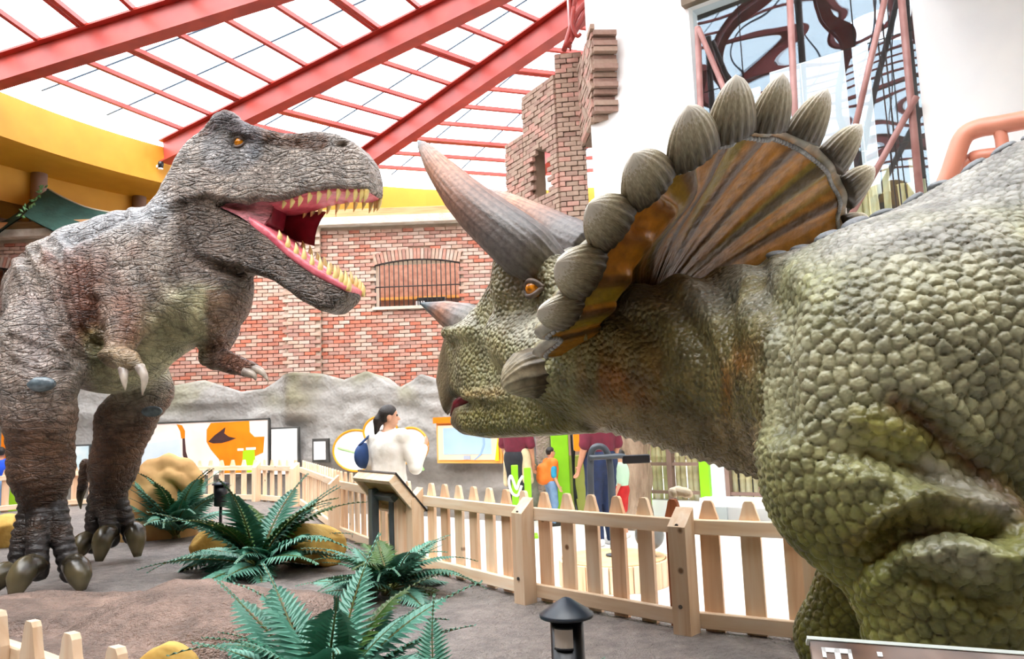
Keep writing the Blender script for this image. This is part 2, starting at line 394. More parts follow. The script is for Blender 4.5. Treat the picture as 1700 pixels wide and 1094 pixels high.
def brick_field(parent, specs, score, limit=290, nm='brick'):
    """specs: (centre, size, axes, material index); the best-seen become parts of their own, the rest one part"""
    specs = sorted(specs, key=score); cache = {}; base = wloc(parent)
    for c_, s_, ax, mi in specs[:limit]:
        key = (tuple(np.round(s_, 3)), mi)
        if key not in cache: cache[key] = mesh_from(nm, MB().box((0, 0, 0), s_).V, MB().box((0, 0, 0), s_).F, BR[mi])
        o = link(nm, cache[key], parent); A = np.eye(3) if ax is None else np.array(ax)
        o.matrix_local = Matrix(((A[0][0], A[1][0], A[2][0], c_[0] - base[0]), (A[0][1], A[1][1], A[2][1], c_[1] - base[1]), (A[0][2], A[1][2], A[2][2], c_[2] - base[2]), (0, 0, 0, 1)))
    if len(specs) > limit:
        V, F, M = [], [], []
        for c_, s_, ax, mi in specs[limit:]: box_into(V, F, M, np.asarray(c_) - base, s_, mi, ax)
        me = mesh_from('brickwork', V, F); [me.materials.append(x) for x in BR]; me.polygons.foreach_set('material_index', M)
        o = link('brickwork', me, parent); o['kind'] = 'stuff'
wall = st_empty('wall_back', (-4.5, WY, FLZ))
def wpt(x, y, Y=WY): return W(x, y, Y)
wins = []
for xa, xb, yt, yb_ in ((624, 763, 440, 508), (258, 394, 440, 505), (-112, 22, 452, 528)):
    p0 = wpt(xa, yb_); p1 = wpt(xb, yt); wins.append((p0[0], p1[0], wpt((xa + xb) / 2, yb_)[2], wpt((xa + xb) / 2, yt)[2]))
ztop = wpt(740, 371)[2]; zlow = 1.2; xl, xr = -10.6, 0.9
pil = (wpt(478, 600)[0], wpt(536, 600)[0]); pil2 = (wpt(120, 600)[0] - 0.35, wpt(120, 600)[0] + 0.35)
def arch_z(w, x):          # top of the opening
    t = (x - (w[0] + w[1]) / 2) / ((w[1] - w[0]) / 2); return w[3] + 0.10 * (1 - t * t)
specs = []; rb = random.Random(5); cw, chh = 0.215, 0.0755
nrow = int((ztop - zlow) / chh)
for r_ in range(nrow):
    z = zlow + (r_ + 0.5) * chh; x = xl + (0.5 * cw if r_ % 2 else 0); 
    while x < xr:
        wid = cw - 0.014; c_ = [x + cw / 2, WY - 0.02 + rb.uniform(-0.007, 0.007), z + rb.uniform(-0.003, 0.003)]; skip = False
        for w in wins:
            if w[0] - 0.01 < c_[0] < w[1] + 0.01 and w[2] - 0.02 < z < arch_z(w, c_[0]) + 0.24: skip = True
        inp = any(q[0] < c_[0] < q[1] for q in (pil, pil2))
        if inp: c_[1] -= 0.13
        if not skip:
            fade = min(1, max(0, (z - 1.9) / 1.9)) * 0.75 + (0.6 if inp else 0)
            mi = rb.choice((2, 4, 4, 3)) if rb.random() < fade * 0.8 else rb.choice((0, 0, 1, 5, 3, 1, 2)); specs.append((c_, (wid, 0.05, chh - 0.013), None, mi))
        x += cw
for w in wins:             # arch of bricks on end
    n = 24; xm = (w[0] + w[1]) / 2
    for i in range(n):
        t = -1 + 2 * (i + 0.5) / n; x = xm + t * (w[1] - w[0]) / 2 * 1.04; sl = -2 * 0.10 * t / ((w[1] - w[0]) / 2); xa = unit((1, 0, sl)); za = unit((-sl, 0, 1)); z = w[3] + 0.10 * (1 - t * t) + 0.125
        specs.append(([x, WY - 0.035, z], ((w[1] - w[0]) / n - 0.012, 0.06, 0.215), np.array((xa, (0, 1, 0), za)), rb.choice((0, 2, 4, 0, 3))))
def sc_b(s_):
    x, y = pix_of(s_[0]); return abs(x - 640) + 1.3 * abs(y - 470)
def pix_of(p): q = np.asarray(p, float) - CAM; d = q @ _fw; return CX + FPX * (q @ _R) / d, CY - FPX * (q @ _U) / d
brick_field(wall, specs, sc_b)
mb = MB(); xs = [xl] + [v for w in sorted(wins) for v in (w[0], w[1])] + [xr]
for a, b_ in zip(xs[0::2], xs[1::2]): mb.box(((a + b_) / 2, WY + 0.2, (ztop + FLZ) / 2), (b_ - a, 0.4, ztop - FLZ))
for w in wins: mb.box(((w[0] + w[1]) / 2, WY + 0.2, (w[2] + FLZ) / 2), (w[1] - w[0], 0.4, w[2] - FLZ)); mb.box(((w[0] + w[1]) / 2, WY + 0.2, (ztop + w[3] + 0.1) / 2), (w[1] - w[0], 0.4, ztop - w[3] - 0.1))
for q in (pil, pil2): mb.box(((q[0] + q[1]) / 2, WY - 0.06, (ztop + FLZ) / 2), (q[1] - q[0] - 0.03, 0.14, ztop - FLZ))
mb.build('mortar_bed', MORTAR, wall)
iron = mat('wrought_iron', '#2a2422', '#3c3230', 20, rough=0.5); sill = mat('pale_sill', '#d8cabb', '#c6b8a8', 8, rough=0.8)
rec = mat('brick_recess', '#b4846f', '#9c6a58', 9, rough=0.9)
for i, w in enumerate(wins):
    wn = st_empty('window_%d' % (i + 1), ((w[0] + w[1]) / 2, WY - 0.02, w[2])); xm = (w[0] + w[1]) / 2; n = 18
    for k in range(n + 1):
        x = w[0] + (w[1] - w[0]) * k / n; MB().tube([(x, WY - 0.03, w[2]), (x, WY - 0.03, arch_z(w, x) + 0.02)], 0.011, 5).build('bar', iron, wn, True)
    for zz in (0.48,): MB().tube([(w[0], WY - 0.045, w[2] + (w[3] - w[2]) * zz), (w[1], WY - 0.045, w[2] + (w[3] - w[2]) * zz)], 0.013, 5).build('crossbar', iron, wn, True)
    MB().tube([(w[0] + (w[1] - w[0]) * k / 12, WY - 0.04, arch_z(w, w[0] + (w[1] - w[0]) * k / 12) + 0.005) for k in range(13)], 0.018, 5).build('arch_bar', iron, wn, True)
    MB().box((xm, WY - 0.02, w[2] - 0.03), (w[1] - w[0] + 0.1, 0.16, 0.06)).build('sill', sill, wn)
    MB().box((xm, WY + 1.7, (w[2] + w[3]) / 2), (w[1] - w[0] + 1.6, 0.06, w[3] - w[2] + 1.0)).build('inner_wall', rec, wn)
    MB().box((xm, WY + 1.6, w[2] + 0.52 * (w[3] - w[2])), (w[1] - w[0] + 0.4, 0.1, 0.06)).build('inner_beam', mat('orange_beam', '#e0a050', '#c98838', 6), wn)
    MB().box((xm + 0.1, WY + 1.5, w[2] + 0.26), (0.62, 0.12, 0.30), bev=0.01).build('dark_screen', mat('dark_screen', '#17181a', rough=0.3), wn)
    for dx_ in (-0.16, -0.05): MB().box((xm + dx_, WY + 1.2, w[2] + 0.18), (0.075, 0.05, 0.22), bev=0.008).build('white_canister', mat('white_plastic', '#e6e6e8', rough=0.4), wn)
    MB().box((xm + 0.62, WY + 1.5, w[2] + 0.22), (0.5, 0.1, 0.28)).build('brown_shutter', mat('brown_shutter', '#5a3428', '#47281f', 9), wn)
# ledge and plank on the wall top
led = MB(); zl0 = ztop; led.box(((xl + xr) / 2, WY, zl0 + 0.075), (xr - xl, 0.5, 0.15)); st_obj('trim_1', led, mat('plaster_ledge', '#e9e2d6', '#d5c8b8', 5, rough=0.85, bump=0.02, bscale=8))
pk = st_empty('trim_2', (-4.5, WY - 0.12, zl0 + 0.15)); wood_top = mat('plank_wood', '#d9ac7c', '#c8925f', 8, rough=0.6, stretch=(0.3, 3, 6), var=0.08)
x = xl
while x < xr - 0.05:
    ln = min(2.4, xr - x); MB().box((x + ln / 2, WY - 0.15, zl0 + 0.235), (ln - 0.012, 0.05, 0.17), bev=0.006).build('plank', wood_top, pk); x += ln

# ---- sculpted grey rock in front of the bricks
rockm, nt, b = new_mat('grey_rock'); tcn = N(nt, 'ShaderNodeTexCoord'); nz = N(nt, 'ShaderNodeTexNoise'); nz.inputs['Scale'].default_value = 1.4; nz.inputs['Detail'].default_value = 4; nz.inputs['Roughness'].default_value = 0.65; nt.links.new(tcn.outputs['Object'], nz.inputs['Vector'])
at = N(nt, 'ShaderNodeAttribute', attribute_name='col'); nt.links.new(mixc(nt, at.outputs['Color'], ramp(nt, [(0.3, (0.72, 0.71, 0.68, 1)), (0.7, (1.22, 1.22, 1.22, 1))], nz.outputs[0]).outputs[0], 1.0, 'MULTIPLY'), b.inputs['Base Color'])
bp = N(nt, 'ShaderNodeBump'); bp.inputs['Distance'].default_value = 0.12; nt.links.new(nz.outputs[0], bp.inputs['Height']); nt.links.new(bp.outputs[0], b.inputs['Normal']); b.inputs['Roughness'].default_value = 0.8
RPATH = bez([(-11.5, 13.9, 0), (-8.5, 13.95, 0), (-5.5, 13.85, 0), (-3.6, 13.45, 0), (-2.2, 12.75, 0), (-1.0, 11.95, 0), (-0.2, 11.35, 0), (0.12, 11.2, 0), (0.3, 11.6, 0), (0.32, 12.6, 0)], 22)
RPATH = np.array(RPATH); npth = len(RPATH)
def rock_at(px_, py_):     # the point of the rock face seen at a pixel: path segment hit
    d = ray(px_, py_); best = None
    for a, b_ in zip(RPATH, RPATH[1:]):
        e = b_ - a; den = d[0] * e[1] - d[1] * e[0]
        if abs(den) < 1e-9: continue
        s_ = (a[0] * e[1] - a[1] * e[0]) / den; t = (a[0] * d[1] - a[1] * d[0]) / den
        if 0 <= t <= 1 and s_ > 0 and (best is None or s_ < best[0]): best = (s_, unit(e))
    s_, e = best; return CAM + d * s_, e
tops = [(-60, 640), (60, 645), (150, 632), (285, 640), (335, 630), (400, 650), (440, 645), (470, 624), (500, 619), (535, 620), (570, 630), (605, 615), (640, 638), (665, 642), (695, 620), (730, 640), (800, 650), (850, 650)]
txs = [rock_at(x, y)[0] for x, y in tops]; topz = lambda X: np.interp(X, [p[0] for p in txs], [p[2] for p in txs])
nz_ = 46; RG = np.zeros((npth, nz_, 3)); dirs = np.gradient(RPATH, axis=0); nrm = np.stack([-dirs[:, 1], dirs[:, 0], 0 * dirs[:, 0]], 1); nrm /= np.linalg.norm(nrm, axis=1)[:, None]; nrm = -nrm
for j in range(nz_):
    v = j / (nz_ - 5); zz = FLZ + (topz(RPATH[:, 0]) - FLZ) * min(v, 1.0); RG[:, j] = RPATH; RG[:, j, 2] = zz
    back = max(0, v - 1) * 4 * 1.4; RG[:, j] -= nrm * back; RG[:, j, 2] -= max(0, v - 1) * 1.0
fl_ = RG.reshape(-1, 3); nn_ = np.repeat(nrm[:, None], nz_, 1).reshape(-1, 3); d_ = (fbm(fl_ * np.array((1, 1, 1.6)), 1.1, 4, 3.0) - 0.5) * 0.30 - np.abs(fbm(fl_ * np.array((0.7, 0.7, 2.6)), 1.5, 2, 9) - 0.5) * 0.2
ctr = rock_at(500, 660)[0]; bulge = np.exp(-((fl_[:, 0] - ctr[0]) / 0.30) ** 4) * sstep(1.05, 1.35, fl_[:, 2]); d_ += 0.22 * bulge
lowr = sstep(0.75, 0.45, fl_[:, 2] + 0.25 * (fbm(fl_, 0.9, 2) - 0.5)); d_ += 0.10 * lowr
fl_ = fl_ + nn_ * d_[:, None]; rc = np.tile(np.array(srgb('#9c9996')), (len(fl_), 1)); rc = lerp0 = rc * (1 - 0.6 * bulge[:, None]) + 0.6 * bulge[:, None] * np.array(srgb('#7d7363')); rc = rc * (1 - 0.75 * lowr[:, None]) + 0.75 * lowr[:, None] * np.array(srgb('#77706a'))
mo = sstep(0.5, 0.7, fbm(fl_, 1.2, 3, 21.0)) * sstep(1.3, 1.7, fl_[:, 2]); rc = rc * (1 - 0.5 * mo[:, None]) + 0.5 * mo[:, None] * np.array(srgb('#8d8a62'))
i_, j_ = np.meshgrid(np.arange(npth - 1), np.arange(nz_ - 1), indexing='ij'); v0 = i_ * nz_ + j_; RQ = np.stack([v0, v0 + nz_, v0 + nz_ + 1, v0 + 1], -1).reshape(-1, 4)
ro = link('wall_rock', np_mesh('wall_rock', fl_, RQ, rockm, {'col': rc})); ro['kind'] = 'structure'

# ---- yellow gallery ring, soffit and columns
RC = np.array((1.0, 9.6)); RR = 10.5
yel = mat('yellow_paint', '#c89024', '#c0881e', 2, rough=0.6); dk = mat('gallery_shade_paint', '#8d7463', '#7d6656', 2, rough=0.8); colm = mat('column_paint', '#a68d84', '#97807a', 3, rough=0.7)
def rpt(a, R_, z): return np.array((RC[0] + R_ * math.cos(a), RC[1] + R_ * math.sin(a), z))
def band(r0, r1, z0, z1, a0=math.radians(62), a1=math.radians(318), n=96):
    mb = MB(); V = []
    for i in range(n + 1):
        a = a0 + (a1 - a0) * i / n; V += [rpt(a, r0, z0), rpt(a, r0, z1), rpt(a, r1, z1), rpt(a, r1, z0)]
    F_ = [(4 * i + k, 4 * i + (k + 1) % 4, 4 * i + 4 + (k + 1) % 4, 4 * i + 4 + k) for i in range(n) for k in range(4)]; return mb.add(V, F_ + [(0, 1, 2, 3), (4 * n + 3, 4 * n + 2, 4 * n + 1, 4 * n)])
zt = W(270, 243, 15.9)[2]; zb = zt - 0.80
st_obj('wall_gallery', band(RR, RR + 0.3, zb, zt), yel)
st_obj('trim_3', band(RR + 1.7, RR + 2.0, zb - 0.62, zb + 0.1), yel)
st_obj('ceiling_soffit', band(RR + 0.3, RR + 6, zb + 0.1, zb + 0.2), yel)
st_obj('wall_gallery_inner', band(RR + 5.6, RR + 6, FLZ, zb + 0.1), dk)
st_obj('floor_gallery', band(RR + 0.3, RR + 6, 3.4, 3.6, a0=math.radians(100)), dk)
for px_ in (65, 232, -180, 420):
    d = ray(px_, 300); t = None                        # column stands on the set-back ring
    A_ = d[0] ** 2 + d[1] ** 2; B_ = -2 * (d[0] * RC[0] + d[1] * RC[1]); C_ = RC @ RC - (RR + 1.62) ** 2; t = (-B_ + math.sqrt(B_ * B_ - 4 * A_ * C_)) / (2 * A_); p = d * t
    o = MB().lathe((p[0], p[1], 3.6), [(0.15, 0), (0.15, zb + 0.1 - 3.6)], 20).build('trim_column', colm, None, True); o['kind'] = 'structure'

# ---- steel roof: beams to the apex, purlins, cables, clear sheets
APEX = W(1480, -345, 9.0); ceil = st_empty('ceiling', (APEX[0], APEX[1], zt))
redm = mat('red_oxide_steel', '#a93a2e', '#943028', 3, rough=0.42, bump=0.002, bscale=6)
cabm = mat('steel_cable', '#4d6478', rough=0.5)
sheet, nt, b = new_mat('clear_roof_sheet'); out = nt.nodes['Material Output']; tr = N(nt, 'ShaderNodeBsdfTransparent'); tr.inputs[0].default_value = (0.96, 0.98, 1.0, 1); gl = N(nt, 'ShaderNodeBsdfDiffuse'); gl.inputs[0].default_value = (0.9, 0.92, 0.95, 1); mx = N(nt, 'ShaderNodeMixShader'); mx.inputs[0].default_value = 0.08; nt.links.new(tr.outputs[0], mx.inputs[1]); nt.links.new(gl.outputs[0], mx.inputs[2]); nt.links.new(mx.outputs[0], out.inputs[0])
def ring_hit(px_, py_):
    d = ray(px_, py_); A_ = d[0] ** 2 + d[1] ** 2; B_ = -2 * (d[0] * RC[0] + d[1] * RC[1]); C_ = RC @ RC - RR ** 2; t = (-B_ + math.sqrt(B_ * B_ - 4 * A_ * C_)) / (2 * A_); return math.atan2(d[1] * t - RC[1], d[0] * t - RC[0])
angs = [ring_hit(848, 320), ring_hit(545, 318), ring_hit(272, 262)]; st_ = 0.5 * (angs[2] - angs[0]); angs = [angs[0] - 2 * st_, angs[0] - st_] + angs + [angs[2] + st_ * 0.92 * k for k in range(1, 9)]
lows = [rpt(a, RR - 0.02, zt - 0.12) for a in angs]; up = np.array((0, 0, 1.0))
for p in lows:
    d = unit(APEX - p); s_ = unit(np.cross(d, up)); u = np.cross(s_, d); mid = (p + APEX) / 2; ln = np.linalg.norm(APEX - p)
    mb = MB(); mb.box(mid, (ln, 0.035, 0.46), (d, s_, u)); mb.box(mid + u * 0.24, (ln, 0.26, 0.035), (d, s_, u)); mb.box(mid - u * 0.24, (ln, 0.26, 0.035), (d, s_, u)); mb.build('beam', redm, ceil)
ts = [0.045 + 0.062 * k for k in range(15)]
for i in range(len(lows) - 1):
    for k, t in enumerate(ts):
        a = lows[i] * (1 - t) + APEX * t + up * 0.28; b_ = lows[i + 1] * (1 - t) + APEX * t + up * 0.28; d = unit(b_ - a); s_ = unit(np.cross(d, up)); thick = k % 4 == 2
        mb = MB(); mb.box((a + b_) / 2, (np.linalg.norm(b_ - a), 0.075, 0.08), (d, s_, np.cross(s_, d)))
        if thick: mb.box((a + b_) / 2 + s_ * 0.10, (np.linalg.norm(b_ - a), 0.075, 0.08), (d, s_, np.cross(s_, d)))
        mb.build('purlin', redm, ceil)
    for f in (0.34, 0.67):
        a = lows[i] * (1 - f) + lows[i + 1] * f; MB().tube([a + up * 0.36, APEX * 0.94 + a * 0.06 + up * 0.36], 0.02, 4).build('cable', cabm, ceil)
    te = [0.0] + ts + [1.0]
    for t0, t1 in zip(te, te[1:]):
        q = [lows[i] * (1 - t0) + APEX * t0, lows[i + 1] * (1 - t0) + APEX * t0, lows[i + 1] * (1 - t1) + APEX * t1, lows[i] * (1 - t1) + APEX * t1]
        MB().add([p + up * 0.42 for p in q], [(0, 1, 2, 3)]).build('roof_sheet', sheet, ceil)
# bracket cluster where a beam meets the ruined pier, and the junction box on a beam
bk = thing('steel_bracket', W(945, 70, 11.6), 'red steel bracket of plates and bent tubes above the ruined brick pier', 'bracket')
mb = MB(); pA, pB = W(934, -60, 11.6), W(934, 78, 11.6); mb.box((pA + pB) / 2 + np.array((0.1, 0, 0)), (0.03, 0.3, abs(pA[2] - pB[2]))); mb.build('plate', redm, bk)
for q in (((936, 84), (960, 20), (1012, -30)), ((942, 78), (975, 15), (1000, -20)), ((950, 60), (951, 15), (958, -20))): MB().tube(bez([W(x, y, 11.5) for x, y in q], 5), 0.045, 8).build('tube', redm, bk, True)
MB().tube(bez([W(x, y, 11.4) for x, y in ((952, 12), (950, 40), (958, 60), (964, 56))], 5), 0.03, 8).build('bent_rod', redm, bk, True)
MB().box(W(592, 82, 13.6), (0.28, 0.12, 0.12), bev=0.015).build('junction_box', mat('pale_plastic', '#e4ded2', rough=0.5), ceil)
# ---- ruined brick pier with arch, beside the white wall
pier = st_empty('wall_pier', W(950, 340, 11.9)); specs = []; rb = random.Random(9); bw_, bh_ = 0.20, 0.082
def face_bricks(o, xa, w_, z0, z1, nrm_, hole=None, jag=None, thick=0.06):
    """courses of bricks on a vertical face starting at o along xa"""
    n = int(round((z1 - z0) / bh_))
    for r_ in range(n):
        z = z0 + (r_ + 0.5) * bh_; x = -(bw_ / 2 if r_ % 2 else 0); lim = w_ if jag is None else jag(z)
        while x < lim:
            a = max(x, 0); e = min(x + bw_, lim)
            if e - a > 0.04:
                c_ = np.asarray(o) + xa * ((a + e) / 2) + np.asarray(nrm_) * rb.uniform(-0.012, 0.012); c_ = np.array((c_[0], c_[1], z))
                if hole is None or not hole((a + e) / 2, z): specs.append((c_, (e - a - 0.014, thick, bh_ - 0.013), np.array((xa, nrm_, (0, 0, 1))), rb.choice((6, 6, 7, 6, 3))))
            x += bw_
fx = unit((1, -0.12, 0)); fn = np.array((-0.12, -1, 0)) / np.linalg.norm((0.12, 1)); sx = unit((-0.52, 0.85, 0)); sn = unit((-0.85, -0.52, 0))
pr = W(929, 300, 11.9); pl_ = W(976, 300, 11.9); wF = np.linalg.norm((pl_ - pr)[:2]); zT = W(940, 88, 11.9)[2]; z0 = 2.2
face_bricks((pr[0], pr[1], 0), fx, wF, z0, zT, fn)
zA = W(925, 228, 12)[2]; zB = W(925, 315, 12)[2]
hole = lambda x, z: (0.22 < x < 0.75) and z < zA - 0.35 * ((x - 0.48) / 0.27) ** 2 and z > zB
face_bricks((pr[0], pr[1], 0), sx, 1.0, z0, zT - 0.35, sn, hole)
face_bricks(np.array((pr[0], pr[1], 0)) + sx * 1.0, sx, 0.6, z0, W(905, 206, 12.3)[2], sn)
# broken wing of masonry
wz0 = W(990, 184, 10.4)[2]; wz1 = W(1000, 40, 10.4)[2]; wo = np.array((pr[0], pr[1], 0)) + fx * (wF - 0.06); wxd = unit((0.06, -1.0, 0)); wn_ = unit((-1.0, -0.06, 0))
jag = lambda z: 1.10 + 0.30 * min(1, max(0, (z - wz0) / (wz1 - wz0))) ** 0.7 + 0.06 * math.sin(z * 23)
face_bricks((wo[0], wo[1], 0), wxd, 1, wz0, wz1, wn_, None, jag)
nb0 = len(specs)
for r_ in range(int((wz1 - wz0) / bh_)):
    z = wz0 + (r_ + 0.5) * bh_; e = np.array((wo[0], wo[1], 0)) + wxd * jag(z) - wn_ * 0.17; specs.append((np.array((e[0], e[1], z)), (0.34, 0.10, bh_ - 0.012), np.array((-wn_, wxd, (0, 0, 1))), rb.choice((6, 7, 7, 6))))
brick_field(pier, specs, lambda s_: -s_[0][2])
mb = MB(); cF = np.array((pr[0], pr[1], 0)); zc = (z0 + zT) / 2
mb.box(cF + fx * wF / 2 - fn * 0.2 + up * zc, (wF - 0.02, 0.34, zT - z0), (fx, fn, up))
for a, e, hh in ((0.0, 0.22, zT - 0.35), (0.75, 1.0, zT - 0.35), (1.0, 1.6, W(905, 206, 12.3)[2] - 0.02)): mb.box(cF + sx * (a + e) / 2 - sn * 0.14 + up * (z0 + hh) / 2, (e - a, 0.22, hh - z0), (sx, sn, up))
mb.box(cF + sx * 0.485 - sn * 0.14 + up * (zA + zT - 0.35) / 2, (0.53, 0.22, zT - 0.35 - zA), (sx, sn, up)); mb.box(cF + sx * 0.485 - sn * 0.14 + up * (z0 + zB) / 2, (0.53, 0.22, zB - z0), (sx, sn, up))
for r_ in range(int((wz1 - wz0) / bh_)):
    z = wz0 + (r_ + 0.5) * bh_; j_w = jag(z) - 0.05; mb.box(np.array((wo[0], wo[1], z)) + wxd * j_w / 2 - wn_ * 0.17, (j_w, 0.28, bh_), (wxd, wn_, up))
mb.build('mortar_bed', mat('old_mortar', '#84705f', '#786454', 6, rough=0.9), pier)
MB().box(cF + sx * 0.3 - sn * 0.4 + up * (zB + 0.5), (0.55, 0.02, 1.0), (sx, sn, up)).build('yellow_infill', yel, pier)

# ---- white wall with glazing on the right
WA = W(1135, 35, 10.0); wd_ = np.array((0.801, -0.598, 0)); wnn = np.array((-0.598, -0.801, 0)); white = mat('white_render', '#f4f4f2', '#ecedee', 1.5, rough=0.7)
WB = np.array((WA[0], WA[1], 0))
def wp(t, z, o=0.0): return WB + wd_ * t + wnn * o + up * z
def wbox(mb, t0, t1, z0_, z1_, o=0.0, th=0.3): return mb.box(wp((t0 + t1) / 2, (z0_ + z1_) / 2, o - th / 2), (t1 - t0, th, z1_ - z0_), (wd_, wnn, up))
mb = MB(); wL, wR, wz_b, wz_t = 0.08, 2.76, 2.6, 6.62; ll, lr, lz = -1.05, 1.3, 2.05
wbox(mb, -1.55, wL, 2.3, 9.5); wbox(mb, wR, 7, -0.35, 9.5); wbox(mb, wL, wR, wz_t, 9.5); wbox(mb, -1.55, wR, lz, wz_b); wbox(mb, lr, wR, FLZ, lz); wbox(mb, -1.2, lr, FLZ, -0.06)
st_obj('wall_right', mb, white)
st_obj('ceiling_overhang', MB().box(wp(5.2, 6.2, 2.2), (4.6, 4.4, 0.25), (wd_, wnn, up)), white)  # unseen overhang, lowered and deepened so that it shades the wall
glass, nt, b = new_mat('mirror_glass'); out = nt.nodes['Material Output']; tr = N(nt, 'ShaderNodeBsdfTransparent'); tr.inputs[0].default_value = (0.9, 0.95, 0.97, 1); g = N(nt, 'ShaderNodeBsdfGlossy'); g.inputs['Roughness'].default_value = 0.0; g.inputs['Color'].default_value = (0.72, 0.83, 0.93, 1); mx = N(nt, 'ShaderNodeMixShader'); mx.inputs[0].default_value = 0.09
tcn = N(nt, 'ShaderNodeTexCoord'); nz = N(nt, 'ShaderNodeTexNoise'); nz.inputs['Scale'].default_value = 0.9; nz.inputs['Detail'].default_value = 0; nt.links.new(tcn.outputs['Object'], nz.inputs['Vector']); bp = N(nt, 'ShaderNodeBump'); bp.inputs['Distance'].default_value = 0.09; nt.links.new(nz.outputs[0], bp.inputs['Height']); nt.links.new(bp.outputs[0], g.inputs['Normal'])
nt.links.new(tr.outputs[0], mx.inputs[1]); nt.links.new(g.outputs[0], mx.inputs[2]); nt.links.new(mx.outputs[0], out.inputs[0])
clear, nt, b = new_mat('clear_glass'); out = nt.nodes['Material Output']; tr = N(nt, 'ShaderNodeBsdfTransparent'); tr.inputs[0].default_value = (0.95, 0.97, 0.97, 1); g = N(nt, 'ShaderNodeBsdfGlossy'); g.inputs['Roughness'].default_value = 0.02; mx = N(nt, 'ShaderNodeMixShader'); mx.inputs[0].default_value = 0.06; nt.links.new(tr.outputs[0], mx.inputs[1]); nt.links.new(g.outputs[0], mx.inputs[2]); nt.links.new(mx.outputs[0], out.inputs[0])
postm = mat('rose_brown_steel', '#a87c76', '#8f625c', 4, rough=0.45); win = st_empty('window_4', wp((wL + wR) / 2, wz_b))
def wpix(x, y, o=0.06):
    d = ray(x, y); return CAM + d * (((wp(0, 0, o) - CAM) @ wnn) / (d @ wnn))
cuts = [wL, 0.72, 1.45, 2.1, wR]
for a, e in zip(cuts, cuts[1:]):
    for z_a, z_b in ((wz_b, 4.1), (4.1, 5.4), (5.4, wz_t)): wbox(MB(), a + 0.008, e - 0.008, z_a + 0.008, z_b - 0.008, -0.12, 0.012).build('pane', glass, win)
for a, e in (((1158, 45), (1172, 420)), ((1310, -30), (1330, 420)), ((1494, -30), (1536, 420))):
    p, q = wpix(*a), wpix(*e); MB().tube([p, q], 0.042, 10).build('post', postm, win, True)
for a, e in (((1160, 48), (1300, 380)), ((1478, -40), (1392, 330)), ((1522, 160), (1405, 372))): MB().tube([wpix(*a, 0.12), wpix(*e, 0.12)], 0.036, 10).build('brace', postm, win, True)
wbox(MB(), wL - 0.05, wR + 0.05, wz_t - 0.02, wz_t + 0.2, 0.12, 0.12).build('head_beam', mat('head_beam', '#6a6250', '#7d6a58', 4), win)
MB().tube([wp(2.45, 9, 0.1), wp(2.47, 2.7, 0.1)], 0.008, 5).build('cable', iron, win); MB().tube([wp(2.36, 9, 0.1), wp(2.42, 2.7, 0.1)], 0.008, 5).build('cable', iron, win)
dint = mat('dim_interior', '#4a4642', '#3a3734', 2, rough=0.9)
mb = MB(); wbox(mb, -1.5, wR + 0.6, FLZ, 9.4, -2.6, 0.2); wbox(mb, -1.5, wR + 0.6, 2.25, 2.35, -0.3, 2.4); wbox(mb, -1.5, wR + 0.6, 6.9, 7.0, -0.3, 2.4); st_obj('wall_room_behind', mb, dint)
whb = mat('reflection_panel', '#fafafa', rough=0.6)  # white panels added behind the glass to imitate bright reflections
for k, (t0, t1, za, zb_) in enumerate(((0.62, 0.86, 4.2, 5.35), (1.0, 1.92, 3.95, 5.5), (2.02, 2.2, 3.6, 5.5))):
    o = MB().box(wp((t0 + t1) / 2, (za + zb_) / 2, -0.34), (t1 - t0, 0.03, zb_ - za), (wd_, wnn, up), bev=0.004).build('reflection_panel', whb); tag(o, ('narrow white panel standing in for a reflection, beside the left post', 'widest white panel behind the tall glazing, standing in for a reflection', 'thin white panel standing in for a reflection, nearest the right post')[k], 'board', 'white panels standing in for reflections')
cane = mat('bamboo_cane', '#fbf0c4', '#efdca4', 7, rough=0.5, var=0.08)
def cane_mesh(h):
    mb = MB(); n = max(2, int(h / 0.28)); pr_ = []
    for i in range(n + 1): z = h * i / n; pr_ += [(0.040, max(z - 0.012, 0) if i else 0.0), (0.0465, z), (0.040, min(z + 0.012, h))]
    pr_ = [q for i, q in enumerate(pr_) if i == 0 or q[1] > pr_[i - 1][1] + 1e-5]; mb.lathe((0, 0, 0), pr_, 9); return mesh_from('bamboo_cane', mb.V, mb.F, cane, True)
cm = {h: cane_mesh(h) for h in (1.05, 1.3, 2.0)}; rb = random.Random(4)
for k in range(16):
    t = 1.62 + k * 0.07 + rb.uniform(-0.012, 0.012)
    if k in (3, 10, 11): continue
    p = wp(t, wz_b, -0.26); o = link('bamboo_cane', cm[rb.choice((1.05, 1.3))], win, np.array(p) - wloc(win), (rb.uniform(-0.05, 0.05), rb.uniform(-0.05, 0.05), 0))
MB().box(wp(1.86, 3.2, -0.30), (0.10, 0.05, 1.3), (unit(wd_ + up * -0.16), wnn, unit(up + wd_ * 0.16))).build('green_slat', mat('green_slat', '#4f8a5c', '#3f7048', 5), win)
